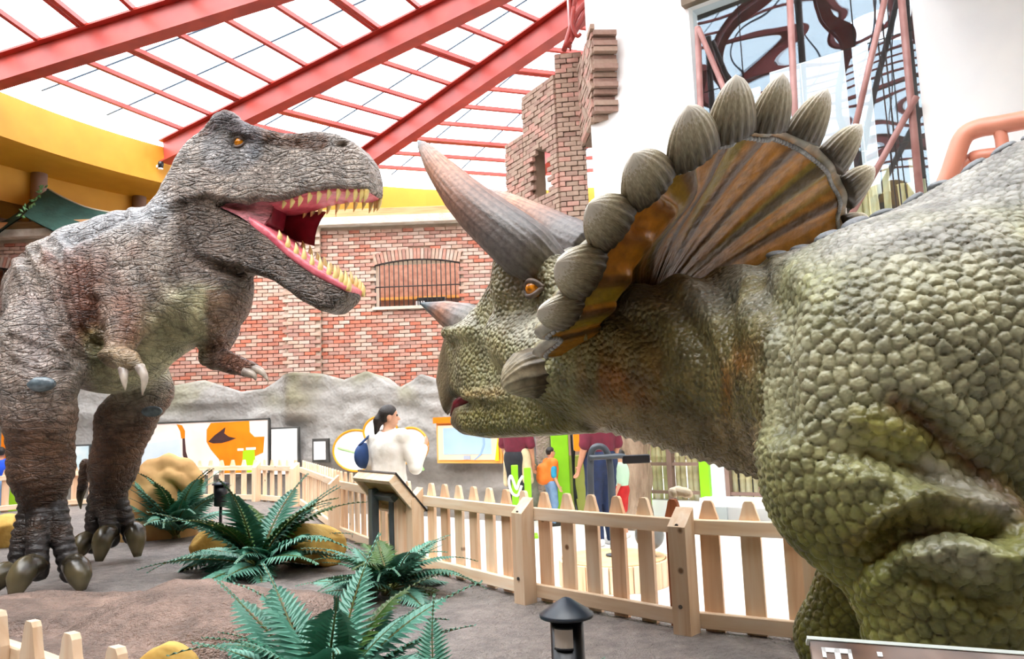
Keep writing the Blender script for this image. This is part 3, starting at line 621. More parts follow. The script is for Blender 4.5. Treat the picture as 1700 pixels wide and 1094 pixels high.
# lower glazing with bamboo screens
wlo_ = st_empty('window_5', wp(0.1, -0.06))
frame = mat('mauve_frame', '#8d7468', '#7a6258', 5, rough=0.5)
for t in (-1.05, -0.62, -0.16, 0.16, 0.6, 0.95, 1.3): wbox(MB(), t - 0.035, t + 0.035, -0.06, lz, 0.02, 0.1).build('mullion', frame, wlo_)
for z in (0.05, 0.42, 0.85, 1.4, 1.95): wbox(MB(), -1.05, -0.16, z - 0.02, z + 0.02, 0.0, 0.06).build('glazing_bar', frame, wlo_); wbox(MB(), 0.16, 1.3, z - 0.02, z + 0.02, 0.0, 0.06).build('glazing_bar', frame, wlo_)
for a, e in ((-1.05, -0.62), (-0.62, -0.16), (0.16, 0.6), (0.6, 0.95), (0.95, 1.3)): wbox(MB(), a + 0.04, e - 0.04, -0.05, lz, -0.05, 0.008).build('pane', clear, wlo_)
for k in range(27):
    t = -1.03 + k * 0.088
    if -0.15 < t < 0.15: continue
    link('bamboo_cane', cm[2.0], wlo_, np.array(wp(t, -0.06, -0.16 - 0.03 * (k % 2))) - wloc(wlo_), (rb.uniform(-0.02, 0.02), rb.uniform(-0.02, 0.02), 0))
wbox(MB(), -0.12, 0.14, FLZ, lz, 0.03, 0.04).build('white_post', mat('bluish_white_post', '#dfe8ee', rough=0.4), wlo_)
wbox(MB(), -0.17, -0.04, FLZ, lz, 0.09, 0.06).build('green_post', mat('lime_paint', '#8fd61a', '#84c818', 3, rough=0.45), wlo_)
st_obj('trim_4', wbox(MB(), -0.1, 2.0, -0.08, 0.02, 0.30, 0.30), white)
# terracotta pipe rail at the far right
pr_ = thing('pipe_railing', W(1580, 300, 5.4), 'thick terracotta pipe handrail rising behind the triceratops back', 'railing'); terr = mat('terracotta_paint', '#d08a72', '#c07a64', 3, rough=0.4)
MB().tube(bez([(W(1552, 400, 5.47)[0], 5.47, FLZ), W(1552, 400, 5.47)] + [W(x, y, Y) for x, y, Y in ((1562, 330, 5.45), (1580, 280, 5.4), (1598, 230, 5.35), (1622, 214, 5.3), (1660, 207, 5.2), (1720, 196, 5.1), (1800, 184, 4.95), (2200, 150, 4.6))], 5), 0.066, 14).build('top_rail', terr, pr_, True)
MB().tube(bez([W(x, y, Y) for x, y, Y in ((1655, 206, 5.21), (1664, 240, 5.2), (1668, 330, 5.2), (1672, 400, 5.2))] + [(W(1672, 400, 5.2)[0], 5.2, FLZ)], 5), 0.042, 12).build('stub', terr, pr_, True)
MB().tube(bez([W(x, y, Y) for x, y, Y in ((1585, 285, 5.42), (1612, 266, 5.4), (1640, 258, 5.3), (1800, 246, 5.0), (2200, 220, 4.65))], 5), 0.05, 12).build('lower_rail', terr, pr_, True)
# the hall's other walls (behind and beside the viewer)
cream = mat('cream_render', '#ece4d8', '#e2d9cc', 2, rough=0.8); mb = MB()
mb.box((-1, -8.5, 2.8), (30, 0.4, 6.4)); st_obj('wall_front', mb, cream); st_obj('wall_left', MB().box((-16.5, 3, 3.0), (0.4, 28, 6.6)), cream); st_obj('wall_side', MB().box((11, 2, 3.0), (0.4, 22, 6.6)), cream)
# ================================================================ tyrannosaur
def skin_material(name, kind):
    mt, nt, b = new_mat(name); L = nt.links
    at = N(nt, 'ShaderNodeAttribute', attribute_name='col'); tc = N(nt, 'ShaderNodeTexCoord')
    nz = N(nt, 'ShaderNodeTexNoise'); nz.inputs['Scale'].default_value = 9; nz.inputs['Detail'].default_value = 2; L.new(tc.outputs['Object'], nz.inputs['Vector'])
    r1 = ramp(nt, [(0.3, (0.55, 0.55, 0.55, 1)), (0.7, (1.3, 1.3, 1.3, 1))], nz.outputs[0])
    c = mixc(nt, at.outputs['Color'], r1.outputs[0], 1.0, 'MULTIPLY')
    bp = N(nt, 'ShaderNodeBump'); bp.inputs['Strength'].default_value = 1.0
    if kind == 'wrinkle':
        # crossing creases: warped cell borders at two sizes
        w1 = N(nt, 'ShaderNodeTexNoise'); w1.inputs['Scale'].default_value = 3.0; w1.inputs['Detail'].default_value = 1; L.new(tc.outputs['Object'], w1.inputs['Vector'])
        add = N(nt, 'ShaderNodeVectorMath', operation='MULTIPLY_ADD'); L.new(w1.outputs['Color'], add.inputs[0]); add.inputs[1].default_value = (0.16, 0.16, 0.16); L.new(tc.outputs['Object'], add.inputs[2])
        hs = []
        for sc, st, wt in ((8.0, (0.9, 0.9, 3.6), 1.0), (13, (1.9, 1.0, 0.7), 0.5), (30, (1, 1, 2.2), 0.45)):
            mp = N(nt, 'ShaderNodeMapping'); mp.inputs['Scale'].default_value = st; mp.inputs['Rotation'].default_value = (0.25, 0.5 if wt == 1.0 else -0.6, 0.3); L.new(add.outputs[0], mp.inputs[0])
            vo = N(nt, 'ShaderNodeTexVoronoi', feature='DISTANCE_TO_EDGE'); vo.inputs['Scale'].default_value = sc; L.new(mp.outputs[0], vo.inputs['Vector'])
            mr = N(nt, 'ShaderNodeMapRange', interpolation_type='SMOOTHSTEP'); mr.inputs[1].default_value = 0.0; mr.inputs[2].default_value = 0.16; mr.inputs[4].default_value = wt; L.new(vo.outputs[0], mr.inputs[0]); hs.append(mr.outputs[0])
        a1 = N(nt, 'ShaderNodeMath', operation='ADD'); L.new(hs[0], a1.inputs[0]); L.new(hs[1], a1.inputs[1])
        a2 = N(nt, 'ShaderNodeMath', operation='ADD'); L.new(a1.outputs[0], a2.inputs[0]); L.new(hs[2], a2.inputs[1])
        fl = N(nt, 'ShaderNodeMapRange'); L.new(a2.outputs[0], fl.inputs[0]); fl.inputs[2].default_value = 1.95; fl.inputs[3].default_value = 0.6; fl.inputs[4].default_value = 1.12
        c = mixc(nt, c, fl.outputs[0], 1.0, 'MULTIPLY')
        L.new(a2.outputs[0], bp.inputs['Height'])
        # crease strength is painted per region
        ms = N(nt, 'ShaderNodeMath', operation='MULTIPLY'); sa = N(nt, 'ShaderNodeAttribute', attribute_name='aux'); se = N(nt, 'ShaderNodeSeparateColor'); L.new(sa.outputs['Color'], se.inputs[0]); L.new(se.outputs[0], ms.inputs[0]); ms.inputs[1].default_value = 0.019; L.new(ms.outputs[0], bp.inputs['Distance'])
        b.inputs['Roughness'].default_value = 0.42
    else:
        vo = N(nt, 'ShaderNodeTexNoise'); vo.inputs['Scale'].default_value = 60; vo.inputs['Detail'].default_value = 1; L.new(tc.outputs['Object'], vo.inputs['Vector'])
        L.new(vo.outputs[0], bp.inputs['Height']); bp.inputs['Distance'].default_value = 0.006
        b.inputs['Roughness'].default_value = 0.36
    L.new(c, b.inputs['Base Color']); L.new(bp.outputs[0], b.inputs['Normal'])
    b.inputs['Specular IOR Level'].default_value = 0.5
    return mt

def pix(P):
    q = P - CAM; d = q @ _fw; return CX + FPX * (q @ _R) / d, CY - FPX * (q @ _U) / d
def pldist(px, py, L_):
    d = np.full(len(px), 1e9)
    for (a, b) in zip(L_, L_[1:]):
        a = np.array(a, float); e = np.array(b, float) - a; t = np.clip(((px - a[0]) * e[0] + (py - a[1]) * e[1]) / (e @ e), 0, 1)
        d = np.minimum(d, np.hypot(px - a[0] - t * e[0], py - a[1] - t * e[1]))
    return d
def lerp_col(base, c, w): return base * (1 - w[:, None]) + np.array(srgb(c))[None] * w[:, None]

def build_trex():
    TY = 6.1
    root = thing('tyrannosaurus_statue', G(110, 955), 'large brown-grey tyrannosaur statue with open pink mouth, standing among ferns on the left', 'dinosaur')
    F = Field((-5.6, 4.6, -0.06), (-0.9, 9.2, 3.75), 0.0165)
    a = math.radians(13); hp0 = W(330, 330, 5.8); HF = np.array((math.cos(a), -math.sin(a), 0)); HN = np.array((math.sin(a), math.cos(a), 0)); UP = np.array((0, 0, 1.0))
    def hq(L_): return [((HP(x, y, hp0, HN) - hp0) @ HF, (HP(x, y, hp0, HN) - hp0)[2]) for x, y in L_]
    fw = unit((0.86, -0.5, 0)); lat = np.array((0.5, 0.86, 0))
    ax = (fw, lat, UP)
    # torso
    F.ell(W(120, 500, 6.25), (0.52, 0.48, 0.50), ax, k=0.1)
    F.ell(W(205, 500, 6.05), (0.62, 0.50, 0.66), ax, k=0.15)
    F.ell(W(175, 585, 6.0), (0.42, 0.36, 0.30), ax, k=0.2)
    F.ell(W(292, 470, 5.9), (0.42, 0.44, 0.52), ax, k=0.2)
    F.ell(W(345, 500, 5.75), (0.24, 0.33, 0.30), ax, k=0.2)
    F.cone(W(235, 395, 5.95), W(140, 415, 6.15), 0.19, 0.14, k=0.22)          # shoulder hump and back ridge
    F.cone(W(140, 425, 6.2), W(65, 470, 6.4), 0.22, 0.22, k=0.2)
    # neck
    F.cone(W(300, 430, 5.85), W(330, 345, 5.8), 0.40, 0.31, k=0.18)
    F.cone(W(372, 470, 5.7), W(362, 400, 5.74), 0.20, 0.18, k=0.18)
    # tail
    tl = [W(95, 510, 6.4), W(55, 540, 7.3), W(18, 562, 8.2), W(-40, 580, 9.1)]
    for p, q, r, s_ in zip(tl, tl[1:], (0.36, 0.28, 0.2), (0.28, 0.2, 0.1)): F.cone(p, q, r, s_, k=0.15)
    # near leg
    F.cone(W(96, 490, 5.85), W(69, 610, 5.55), 0.335, 0.245, k=0.12)
    F.cone(W(66, 560, 5.60), W(66, 690, 5.48), 0.27, 0.225, k=0.08)
    F.cone(W(64, 640, 5.45), W(70, 645, 5.45), 0.215, 0.215, k=0.06)
    F.cone(W(67, 690, 5.5), W(69, 780, 5.58), 0.225, 0.205, k=0.06)
    F.cone(W(69, 780, 5.58), W(71, 850, 5.66), 0.205, 0.135, k=0.06)
    # far leg
    F.cone(W(215, 560, 6.5), W(243, 650, 6.55), 0.27, 0.20, k=0.1)
    F.cone(W(243, 650, 6.55), W(208, 700, 6.65), 0.20, 0.22, k=0.08)
    F.cone(W(208, 700, 6.65), W(188, 775, 6.75), 0.23, 0.19, k=0.08)
    F.cone(W(188, 775, 6.75), W(177, 835, 6.8), 0.19, 0.135, k=0.06)
    # toes
    toes = []
    for an, pts in (((72, 850, 5.62), ((27, 962, 5.48), (62, 950, 5.38), (118, 950, 5.5))), ((178, 835, 6.8), ((155, 905, 6.82), (184, 895, 6.72), (219, 890, 6.85)))):
        A0 = W(*an)
        for i, t in enumerate(pts):
            st = A0 + np.array(((i - 1) * 0.085, 0.0 if i != 1 else -0.03, 0.05)); e = W(*t); md = 0.55 * st + 0.45 * e + np.array((0, -0.02, 0.02))
            F.cone(st, md, 0.078, 0.072, k=0.015); F.cone(md, e, 0.072, 0.07, k=0.012); toes.append((st, e))
    F.cone(W(142, 770, 6.9), W(136, 815, 6.95), 0.05, 0.04, k=0.05)
    # arms
    F.ell(W(222, 505, 5.6), (0.22, 0.16, 0.26), ax, k=0.10)
    F.cone(W(216, 530, 5.5), W(196, 590, 5.35), 0.145, 0.085, k=0.06)
    F.cone(W(192, 590, 5.33), W(214, 598, 5.22), 0.085, 0.075, k=0.05)
    F.cone(W(202, 596, 5.25), W(205, 615, 5.2), 0.045, 0.036, k=0.02); F.cone(W(218, 594, 5.22), W(233, 612, 5.18), 0.05, 0.036, k=0.02)
    F.ell(W(362, 520, 5.98), (0.14, 0.15, 0.27), ax, k=0.08)
    F.cone(W(366, 545, 5.95), W(352, 592, 5.85), 0.135, 0.095, k=0.06)
    F.cone(W(355, 592, 5.85), W(392, 606, 5.7), 0.09, 0.07, k=0.04)
    F.cone(W(392, 605, 5.7), W(420, 612, 5.62), 0.06, 0.042, k=0.03); F.cone(W(390, 607, 5.68), W(408, 618, 5.6), 0.05, 0.036, k=0.02)
    # head: skull and lower jaw
    upper = hq([(308, 352), (300, 318), (314, 280), (333, 250), (350, 236), (376, 226), (394, 210), (410, 212), (428, 222), (456, 230), (500, 233), (536, 227), (572, 231), (602, 246), (620, 270), (628, 298), (627, 324), (610, 326), (572, 325), (532, 331), (502, 341), (478, 346), (455, 346), (420, 352), (360, 353)])
    u0, u1 = upper[1][0], upper[16][0]; vt = upper[6][1]
    def wup(u, v):
        t = np.clip((u - u0) / (u1 - u0), 0, 1); w_ = np.interp(t, [0, 0.18, 0.36, 0.55, 0.75, 0.92, 1.0], [0.22, 0.30, 0.30, 0.225, 0.20, 0.19, 0.155]).astype(np.float32)
        tv = np.clip((v - (vt - 0.46)) / 0.46, 0, 1); return w_ * (1.0 - 0.38 * tv * tv)
    F.profile(hp0, HF, UP, upper, wup, kr=0.075, k=0.06)
    lower = hq([(305, 350), (330, 346), (372, 352), (412, 365), (440, 377), (470, 398), (500, 427), (540, 456), (576, 476), (592, 488), (585, 501), (562, 519), (545, 520), (512, 502), (472, 472), (432, 458), (395, 446), (350, 440), (312, 405)])
    def wlo(u, v):
        t = np.clip((u - lower[0][0]) / (lower[9][0] - lower[0][0]), 0, 1); return np.interp(t, [0, 0.3, 0.55, 0.8, 1.0], [0.21, 0.27, 0.22, 0.18, 0.15]).astype(np.float32)
    F.profile(hp0, HF, UP, lower, wlo, kr=0.08, k=0.045)
    # hollow of the mouth between the jaws and the dish of the lower jaw
    dish = hq([(470, 385), (505, 415), (545, 445), (600, 478), (597, 484), (575, 470), (540, 452), (500, 430), (468, 405)])
    def wd_(u, v):
        t = np.clip((u - lower[4][0]) / (lower[9][0] - lower[4][0]), 0, 1); return np.interp(t, [0, 0.5, 1], [0.17, 0.14, 0.10]).astype(np.float32)
    F.profile(hp0, HF, UP, dish, wd_, kr=0.02, k=0.02, op='s')
    near = -HN                                            # towards the viewer
    # cheek band from upper to lower jaw, brow ridge, eye socket, nostril
    F.cone(HP(352, 318, hp0, HN) + near * 0.20, HP(350, 400, hp0, HN) + near * 0.17, 0.10, 0.09, k=0.08)
    F.cone(HP(345, 322, hp0, HN) + near * 0.25, HP(455, 322, hp0, HN) + near * 0.20, 0.055, 0.045, k=0.05)
    for sg in (-1, 1):
        br = [HP(372, 236, hp0, HN), HP(402, 222, hp0, HN), HP(436, 238, hp0, HN), HP(490, 246, hp0, HN), HP(552, 250, hp0, HN)]
        wdt = (0.17, 0.20, 0.205, 0.165, 0.125); rd = (0.075, 0.092, 0.066, 0.044, 0.028)
        for i in range(4): F.cone(br[i] + sg * HN * wdt[i], br[i + 1] + sg * HN * wdt[i + 1], rd[i], rd[i + 1], k=0.03)
        F.ell(HP(424, 254, hp0, HN) + sg * HN * 0.25, (0.07, 0.045, 0.05), (HF, HN, UP), k=0.05, op='s')
        F.ell(HP(584, 252, hp0, HN) + sg * HN * 0.165, (0.045, 0.05, 0.022), (HF, HN, UP), k=0.03, op='s')
        F.ell(HP(480, 285, hp0, HN) + sg * HN * 0.27, (0.14, 0.05, 0.05), (HF, HN, UP), k=0.08, op='s')
    P, Q = F.mesh(); P = vsmooth(P, Q, 2, 0.5); Nn = vnormals(P, Q)
    # ---- folds and scutes
    disp = np.zeros(len(P)); rel = P - root_np(root)
    pj = (P - CAM) @ _fw; px = CX + FPX * ((P - CAM) @ _R) / pj; py = CY - FPX * ((P - CAM) @ _U) / pj
    legz = P[:, 2]
    hz = (P - hp0) @ HF; isy = np.abs((P - hp0) @ HN)
    head = sstep(-0.05, 0.12, hz) * sstep(2.05, 2.25, P[:, 2] + 0.0)
    jaw = np.array(lower); dj = np.min(np.hypot(hz[:, None] - jaw[None, :, 0], (P[:, 2] - hp0[2])[:, None] - jaw[None, :, 1]), 1)
    head = np.maximum(head, sstep(0.25, 0.1, dj) * sstep(-0.02, 0.1, hz))
    foot = np.zeros(len(P)); 
    for st, e in toes:
        ab = e - st; t = np.clip(((P - st) @ ab) / (ab @ ab), 0, 1); d = np.linalg.norm(P - (st + t[:, None] * ab), axis=1)
        s_ = sstep(0.10, 0.082, d) * (t > 0.0) * (Nn[:, 1] < 0.3); along = t * np.linalg.norm(ab)
        disp += 0.018 * s_ * (np.abs(np.sin(math.pi * along / 0.055)) ** 0.6 - 0.6); foot = np.maximum(foot, s_)
    # long slack folds on flank and thigh
    g = fbm(P * np.array((1.0, 1.0, 0.8)), 2.5, 2, 3.0); ph = (P[:, 0] * 0.75 + P[:, 2] * 0.45 + g * 0.55)
    body = (1 - head) * (1 - foot) * sstep(0.9, 1.3, legz)
    disp += 0.020 * body * (np.abs(np.sin(ph * 17)) ** 0.5 - 0.7) * sstep(0.42, 0.6, fbm(P, 1.7, 2, 9.0))
    vw = ((Nn * (CAM - P)).sum(1) > 0).astype(float)
    for L_, dp, wd_ in (([(40, 425), (62, 470), (92, 540), (128, 595)], 0.055, 8), ([(60, 418), (82, 480), (104, 540)], 0.03, 6), ([(95, 415), (108, 470), (124, 540), (160, 575)], 0.045, 8), ([(240, 395), (238, 450), (250, 520)], 0.03, 9), ([(158, 500), (160, 540), (170, 570)], 0.02, 8), ([(301, 345), (304, 390), (318, 425), (360, 445), (395, 450)], 0.035, 7), ([(283, 355), (280, 420), (290, 480)], 0.03, 9), ([(265, 370), (258, 440), (262, 500)], 0.025, 8), ([(205, 360), (150, 388), (115, 402)], 0.04, 7), ([(20, 600), (70, 622), (118, 612)], 0.02, 6), ([(18, 560), (60, 575), (115, 600)], 0.02, 5), ([(120, 440), (132, 500), (140, 550)], 0.025, 6), ([(142, 430), (150, 490), (152, 545)], 0.025, 6), ([(308, 338), (345, 330), (400, 345)], 0.02, 6)):
        d = pldist(px, py, L_); disp -= vw * dp * np.exp(-(d / wd_) ** 2); disp += vw * dp * 0.4 * np.exp(-((d - 2.2 * wd_) / wd_) ** 2)
    kn = sstep(0.2, 0.4, legz) * sstep(1.5, 1.2, legz) * (1 - head)
    disp += 0.0035 * kn * np.sin(P[:, 2] * 95 + 14 * g) 
    disp += 0.012 * (fbm(P, 7, 2, 1.0) - 0.5) * (1 - foot)
    bl0 = hq([(372, 230), (402, 212), (436, 234), (490, 244), (550, 250)]); bq = np.full(len(P), 9.0)
    for (p_, q_) in zip(bl0, bl0[1:]):
        p_ = np.array(p_); e = np.array(q_) - p_; X2 = np.stack([hz, P[:, 2] - hp0[2]], 1); t = np.clip(((X2 - p_) @ e) / (e @ e), 0, 1); bq = np.minimum(bq, np.linalg.norm(X2 - (p_ + t[:, None] * e), axis=1))
    disp += head * sstep(0.07, 0.03, bq) * 0.05 * (fbm(P, 16, 2, 5.0) - 0.45)
    br2 = head * sstep(0.40, 0.46, P[:, 2] - hp0[2] + 0.0)
    P = P + Nn * disp[:, None]; Nn = vnormals(P, Q)
    # ---- painted colours of the statue
    c = np.tile(np.array(srgb('#a6968a')), (len(P), 1)); n1 = fbm(P, 3.0, 3, 2.0)
    c = lerp_col(c, '#7d4a34', sstep(0.5, 0.72, n1) * 0.8)
    c = lerp_col(c, '#a39a92', sstep(0.5, 0.3, n1) * 0.6)
    front = (Nn @ fw); belly = sstep(0.0, 0.55, -Nn[:, 2] * 0.7 + 0.55 * front + 0.15) * sstep(1.1, 1.35, legz) * (1 - head)
    under = sstep(640, 560, py - (px - 190) * -0.35) # keeps thighs brown
    thr = np.maximum(belly * sstep(120, 175, px), 0)
    pass
    kh = np.exp(-(pldist(px, py, [(350, 470), (318, 530), (250, 590), (170, 625)]) / 52) ** 2) * vw * (1 - head) * sstep(135, 170, px); c = lerp_col(c, '#b0ab86', np.clip(kh * 1.3, 0, 0.95)); thr = kh
    def blob(cc, hx, L_, w_, a_): return lerp_col(cc, hx, a_ * vw * (1 - head) * np.exp(-(pldist(px, py, L_) / w_) ** 2))
    c = blob(c, '#7c4630', [(125, 450), (138, 540)], 26, 0.8); c = blob(c, '#8f5c44', [(205, 500), (212, 550)], 30, 0.8); c = blob(c, '#b4b8be', [(110, 395), (190, 360), (270, 350)], 26, 0.75); c = blob(c, '#a99c98', [(60, 520), (62, 600)], 34, 0.7); c = blob(c, '#6d6a34', [(150, 560), (160, 590)], 20, 0.7); c = blob(c, '#b0a49a', [(200, 430), (225, 460)], 26, 0.6)  # pale bluish blob along the back paints a sky highlight into the skin
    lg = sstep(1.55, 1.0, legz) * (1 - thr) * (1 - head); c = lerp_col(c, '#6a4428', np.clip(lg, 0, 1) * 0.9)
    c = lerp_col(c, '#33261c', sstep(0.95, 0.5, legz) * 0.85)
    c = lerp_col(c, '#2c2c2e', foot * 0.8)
    arm = sstep(1.85, 1.7, legz) * (px > 160) * (px < 250) * (P[:, 1] < 5.5); c = lerp_col(c, '#7a4a35', arm * 0.5)
    c = lerp_col(c, '#79503f', ((px > 335) & (py > 480) & (py < 640)) * 0.75 * sstep(335, 350, px))
    c = lerp_col(c, '#a2968c', head * 0.85); jawm = head * sstep(0.02, -0.06, (P[:, 2] - hp0[2]) + 0.32 * hz); c = lerp_col(c, '#66554a', jawm * 0.85)
    # brow ridge and the dark stripe down the snout
    bl = hq([(372, 232), (402, 216), (436, 236), (490, 244), (550, 250)]); bd = np.full(len(P), 9.0)
    for (p_, q_) in zip(bl, bl[1:]):
        p_ = np.array(p_); q_ = np.array(q_); e = q_ - p_; X2 = np.stack([hz, P[:, 2] - hp0[2]], 1); t = np.clip(((X2 - p_) @ e) / (e @ e), 0, 1); bd = np.minimum(bd, np.linalg.norm(X2 - (p_ + t[:, None] * e), axis=1))
    c = lerp_col(c, '#5a3820', head * sstep(0.095, 0.05, bd) * 0.95); c = lerp_col(c, '#4c4a4c', head * 0.8 * np.exp(-(np.hypot(px - 424, py - 254) / 17) ** 2)); c = lerp_col(c, '#b5a293', head * 0.8 * np.exp(-(pldist(px, py, [(350, 318), (400, 325), (450, 322)]) / 12) ** 2)); c = lerp_col(c, '#b3ada6', head * 0.6 * np.exp(-(pldist(px, py, [(500, 322), (560, 308), (622, 304)]) / 7) ** 2))
    sn = head * sstep(0.28, 0.20, np.hypot(hz - 0.45, (P[:, 2] - hp0[2] - 0.30))); c = lerp_col(c, '#6f7c8c', sn * 0.35)
    aux = np.zeros((len(P), 3)); aux[:, 0] = np.clip(1.0 - 0.75 * thr - 0.9 * foot, 0.1, 1) * (1 - 0.5 * lg)
    root_loc = root_np(root)
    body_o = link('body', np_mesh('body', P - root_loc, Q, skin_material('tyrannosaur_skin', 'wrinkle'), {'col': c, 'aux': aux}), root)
    # ---- mouth lining
    pink = mat('mouth_flesh', '#d8727c', '#b84d5e', 9, rough=0.35, bump=0.006, bscale=25); red = mat('throat_flesh', '#8e2336', '#6a1424', 7, rough=0.4)
    def puff(name, poly, wf, mt, kr=0.05, h=0.012, extra=None):
        q = hq(poly); pts = np.array([hp0 + HF * p[0] + UP * p[1] for p in q]); lo = pts.min(0) - 0.3; hi = pts.max(0) + 0.3
        f = Field(lo, hi, h); f.profile(hp0, HF, UP, q, wf, kr=kr, k=0.02)
        if extra: extra(f)
        p_, q_ = f.mesh(); p_ = vsmooth(p_, q_, 1); return link(name, np_mesh(name, p_ - root_loc, q_, mt), root)
    ul, ur = hq([(470, 330)])[0][0], hq([(626, 330)])[0][0]
    def wg(u, v):
        t = np.clip((u - ul) / (ur - ul), 0, 1); return np.interp(t, [0, 0.5, 0.85, 1], [0.17, 0.165, 0.155, 0.125]).astype(np.float32)
    puff('upper_gum', [(462, 326), (500, 322), (535, 312), (572, 306), (608, 308), (622, 312), (621, 326), (606, 329), (572, 327), (535, 333), (504, 343), (474, 350), (452, 350)], wg, pink, kr=0.02, h=0.01)
    def wl2(u, v):
        t = np.clip((u - lower[4][0]) / (lower[9][0] - lower[4][0]), 0, 1); return np.interp(t, [0, 0.5, 1], [0.212, 0.19, 0.145]).astype(np.float32)
    inner = hq([(455, 372), (480, 397), (510, 427), (545, 451), (582, 471), (582, 455), (545, 432), (510, 405), (480, 375)])
    def dig(f): f.profile(hp0, HF, UP, inner, lambda u, v: wl2(u, v) - 0.05, kr=0.02, k=0.02, op='s')
    puff('lower_gum', [(436, 368), (470, 390), (500, 419), (540, 448), (577, 469), (592, 480), (590, 490), (572, 482), (536, 463), (496, 434), (464, 405), (432, 384)], wl2, pink, kr=0.03, h=0.01, extra=dig)
    def wt(u, v): return np.full(np.broadcast_shapes(u.shape, v.shape), 0.085, np.float32)
    puff('tongue', [(438, 372), (470, 388), (500, 412), (532, 437), (552, 452), (545, 462), (515, 446), (485, 424), (455, 402)], wt, pink, kr=0.06, h=0.012)
    puff('throat', [(410, 330), (452, 328), (466, 340), (460, 378), (440, 384), (415, 372)], lambda u, v: np.full(np.broadcast_shapes(u.shape, v.shape), 0.13, np.float32), red, kr=0.04, h=0.014)
    cheek = mat('cheek_membrane', '#b0626a', '#6d3a3c', 14, rough=0.45, bump=0.01, bscale=30, stretch=(1, 1, 3))
    for sg in (-1, 1):
        ex = 0 if sg < 0 else 50; mb = MB(); top = bez([HP(*p, hp0, HN) + sg * HN * w_ for p, w_ in (((405, 338), 0.245), ((450 + ex * 0.4, 340), 0.215), ((474 + ex, 342), 0.175))], 6)
        bot = bez([HP(*p, hp0, HN) + sg * HN * w_ for p, w_ in (((398, 358), 0.25), ((430 + ex * 0.4, 374 + ex * 0.2), 0.235), ((452 + ex, 392 + ex * 0.15), 0.19))], 6)
        V = []; n = len(top)
        for t_, b_ in zip(top, bot):
            for k in range(5):
                s_ = k / 4; V.append(t_ * (1 - s_) + b_ * s_ - sg * HN * 0.05 * math.sin(math.pi * s_))
        V2 = [v - sg * HN * 0.02 for v in V]; Fq = [(i * 5 + k, i * 5 + k + 1, i * 5 + k + 6, i * 5 + k + 5) for i in range(n - 1) for k in range(4)]
        mb.add(V + V2, Fq + [tuple(x + len(V) for x in f[::-1]) for f in Fq]); mb.build('cheek_membrane', cheek if sg < 0 else red, root, True)
    # ---- teeth
    ivory = mat('tooth_ivory', '#e0cc8c', '#c9a95c', 14, rough=0.3)
    def tooth(base, tip, r, bendv):
        b0 = np.asarray(base); t0 = np.asarray(tip); mid = (b0 + t0) / 2 + bendv; pts = bez([b0, mid, t0], 3)
        MB().tube(pts, [r, r * 0.98, r * 0.9, r * 0.78, r * 0.58, r * 0.34, r * 0.06][:len(pts)], 7).build('tooth', ivory, root, True, loc=base)
    upl = [(490, 340), (503, 338), (516, 334), (531, 330), (546, 326), (562, 323), (577, 322), (592, 322), (604, 324), (613, 326), (619, 327)]
    for sg in (-1, 1):
        for i, (x, y) in enumerate(upl):
            u = (HP(x, y, hp0, HN) - hp0) @ HF; w_ = float(wg(np.array(u), np.array(0.0))) - 0.02; b0 = HP(x, y, hp0, HN) + sg * HN * w_
            ln = (0.075, 0.08, 0.085, 0.08, 0.1, 0.085, 0.1, 0.085, 0.1, 0.085, 0.075)[i]
            tooth(b0 + UP * 0.02, b0 - UP * ln - HF * 0.022 + sg * HN * 0.005, 0.0225, HF * 0.008)
    lol = [(482, 404), (495, 416), (508, 428), (520, 437), (532, 446), (545, 453), (558, 461), (568, 467), (577, 472), (584, 477), (589, 481)]
    for sg in (-1, 1):
        for i, (x, y) in enumerate(lol):
            u = (HP(x, y, hp0, HN) - hp0) @ HF; w_ = float(wl2(np.array(u), np.array(0.0))) - 0.028; b0 = HP(x, y, hp0, HN) + sg * HN * w_
            ln = (0.06, 0.075, 0.08, 0.085, 0.08, 0.09, 0.085, 0.1, 0.09, 0.085, 0.075)[i]
            tooth(b0 - UP * 0.03, b0 + UP * ln + HF * 0.006, 0.024, HF * 0.01)
    # ---- eyes
    for sg in (-1, 1):
        ec = HP(424, 253, hp0, HN) + sg * HN * 0.207
        eye = MB().ball(ec, 0.040, 16, 12).build('eye', eye_mat('amber_eye', sg * HN - 0.15 * UP * 0, '#e08a1e', '#5a2c06'), root, True, loc=ec)
        MB().ball(ec + sg * HN * 0.0335 + HF * 0.002, 0.0105, 10, 8, sc=(0.55, 0.6, 1.35), ax=(HF, HN, UP)).build('pupil', mat('pupil_black', '#0a0806', rough=0.15), eye, True)
        lid = mat('eyelid_skin', '#4b3d36', '#6a5a50', 30, rough=0.5)
        MB().tube(bez([ec + HF * d + UP * z + sg * HN * y_ for d, z, y_ in ((-0.05, 0.0, 0.0), (-0.025, 0.031, 0.02), (0.012, 0.034, 0.022), (0.048, 0.008, 0.0))], 5), 0.014, 6).build('eyelid', lid, root, True)
        MB().tube(bez([ec + HF * d + UP * z + sg * HN * y_ for d, z, y_ in ((-0.05, 0.0, 0.0), (-0.02, -0.032, 0.02), (0.018, -0.03, 0.02), (0.048, 0.008, 0.0))], 5), 0.012, 6).build('eyelid', lid, root, True)
    # ---- claws
    horn = mat('claw_horn', '#6a6046', '#2e281e', 4, rough=0.25); hand = mat('hand_claw', '#d9cdbd', '#8c8078', 8, rough=0.3)
    def claw(name, pts, rr, mt, n=12): MB().tube(bez([np.asarray(p) for p in pts], 4), np.interp(np.linspace(0, 1, 4 * (len(pts) - 1) + 1), np.linspace(0, 1, len(rr)), rr), n).build(name, mt, root, True, loc=pts[0])
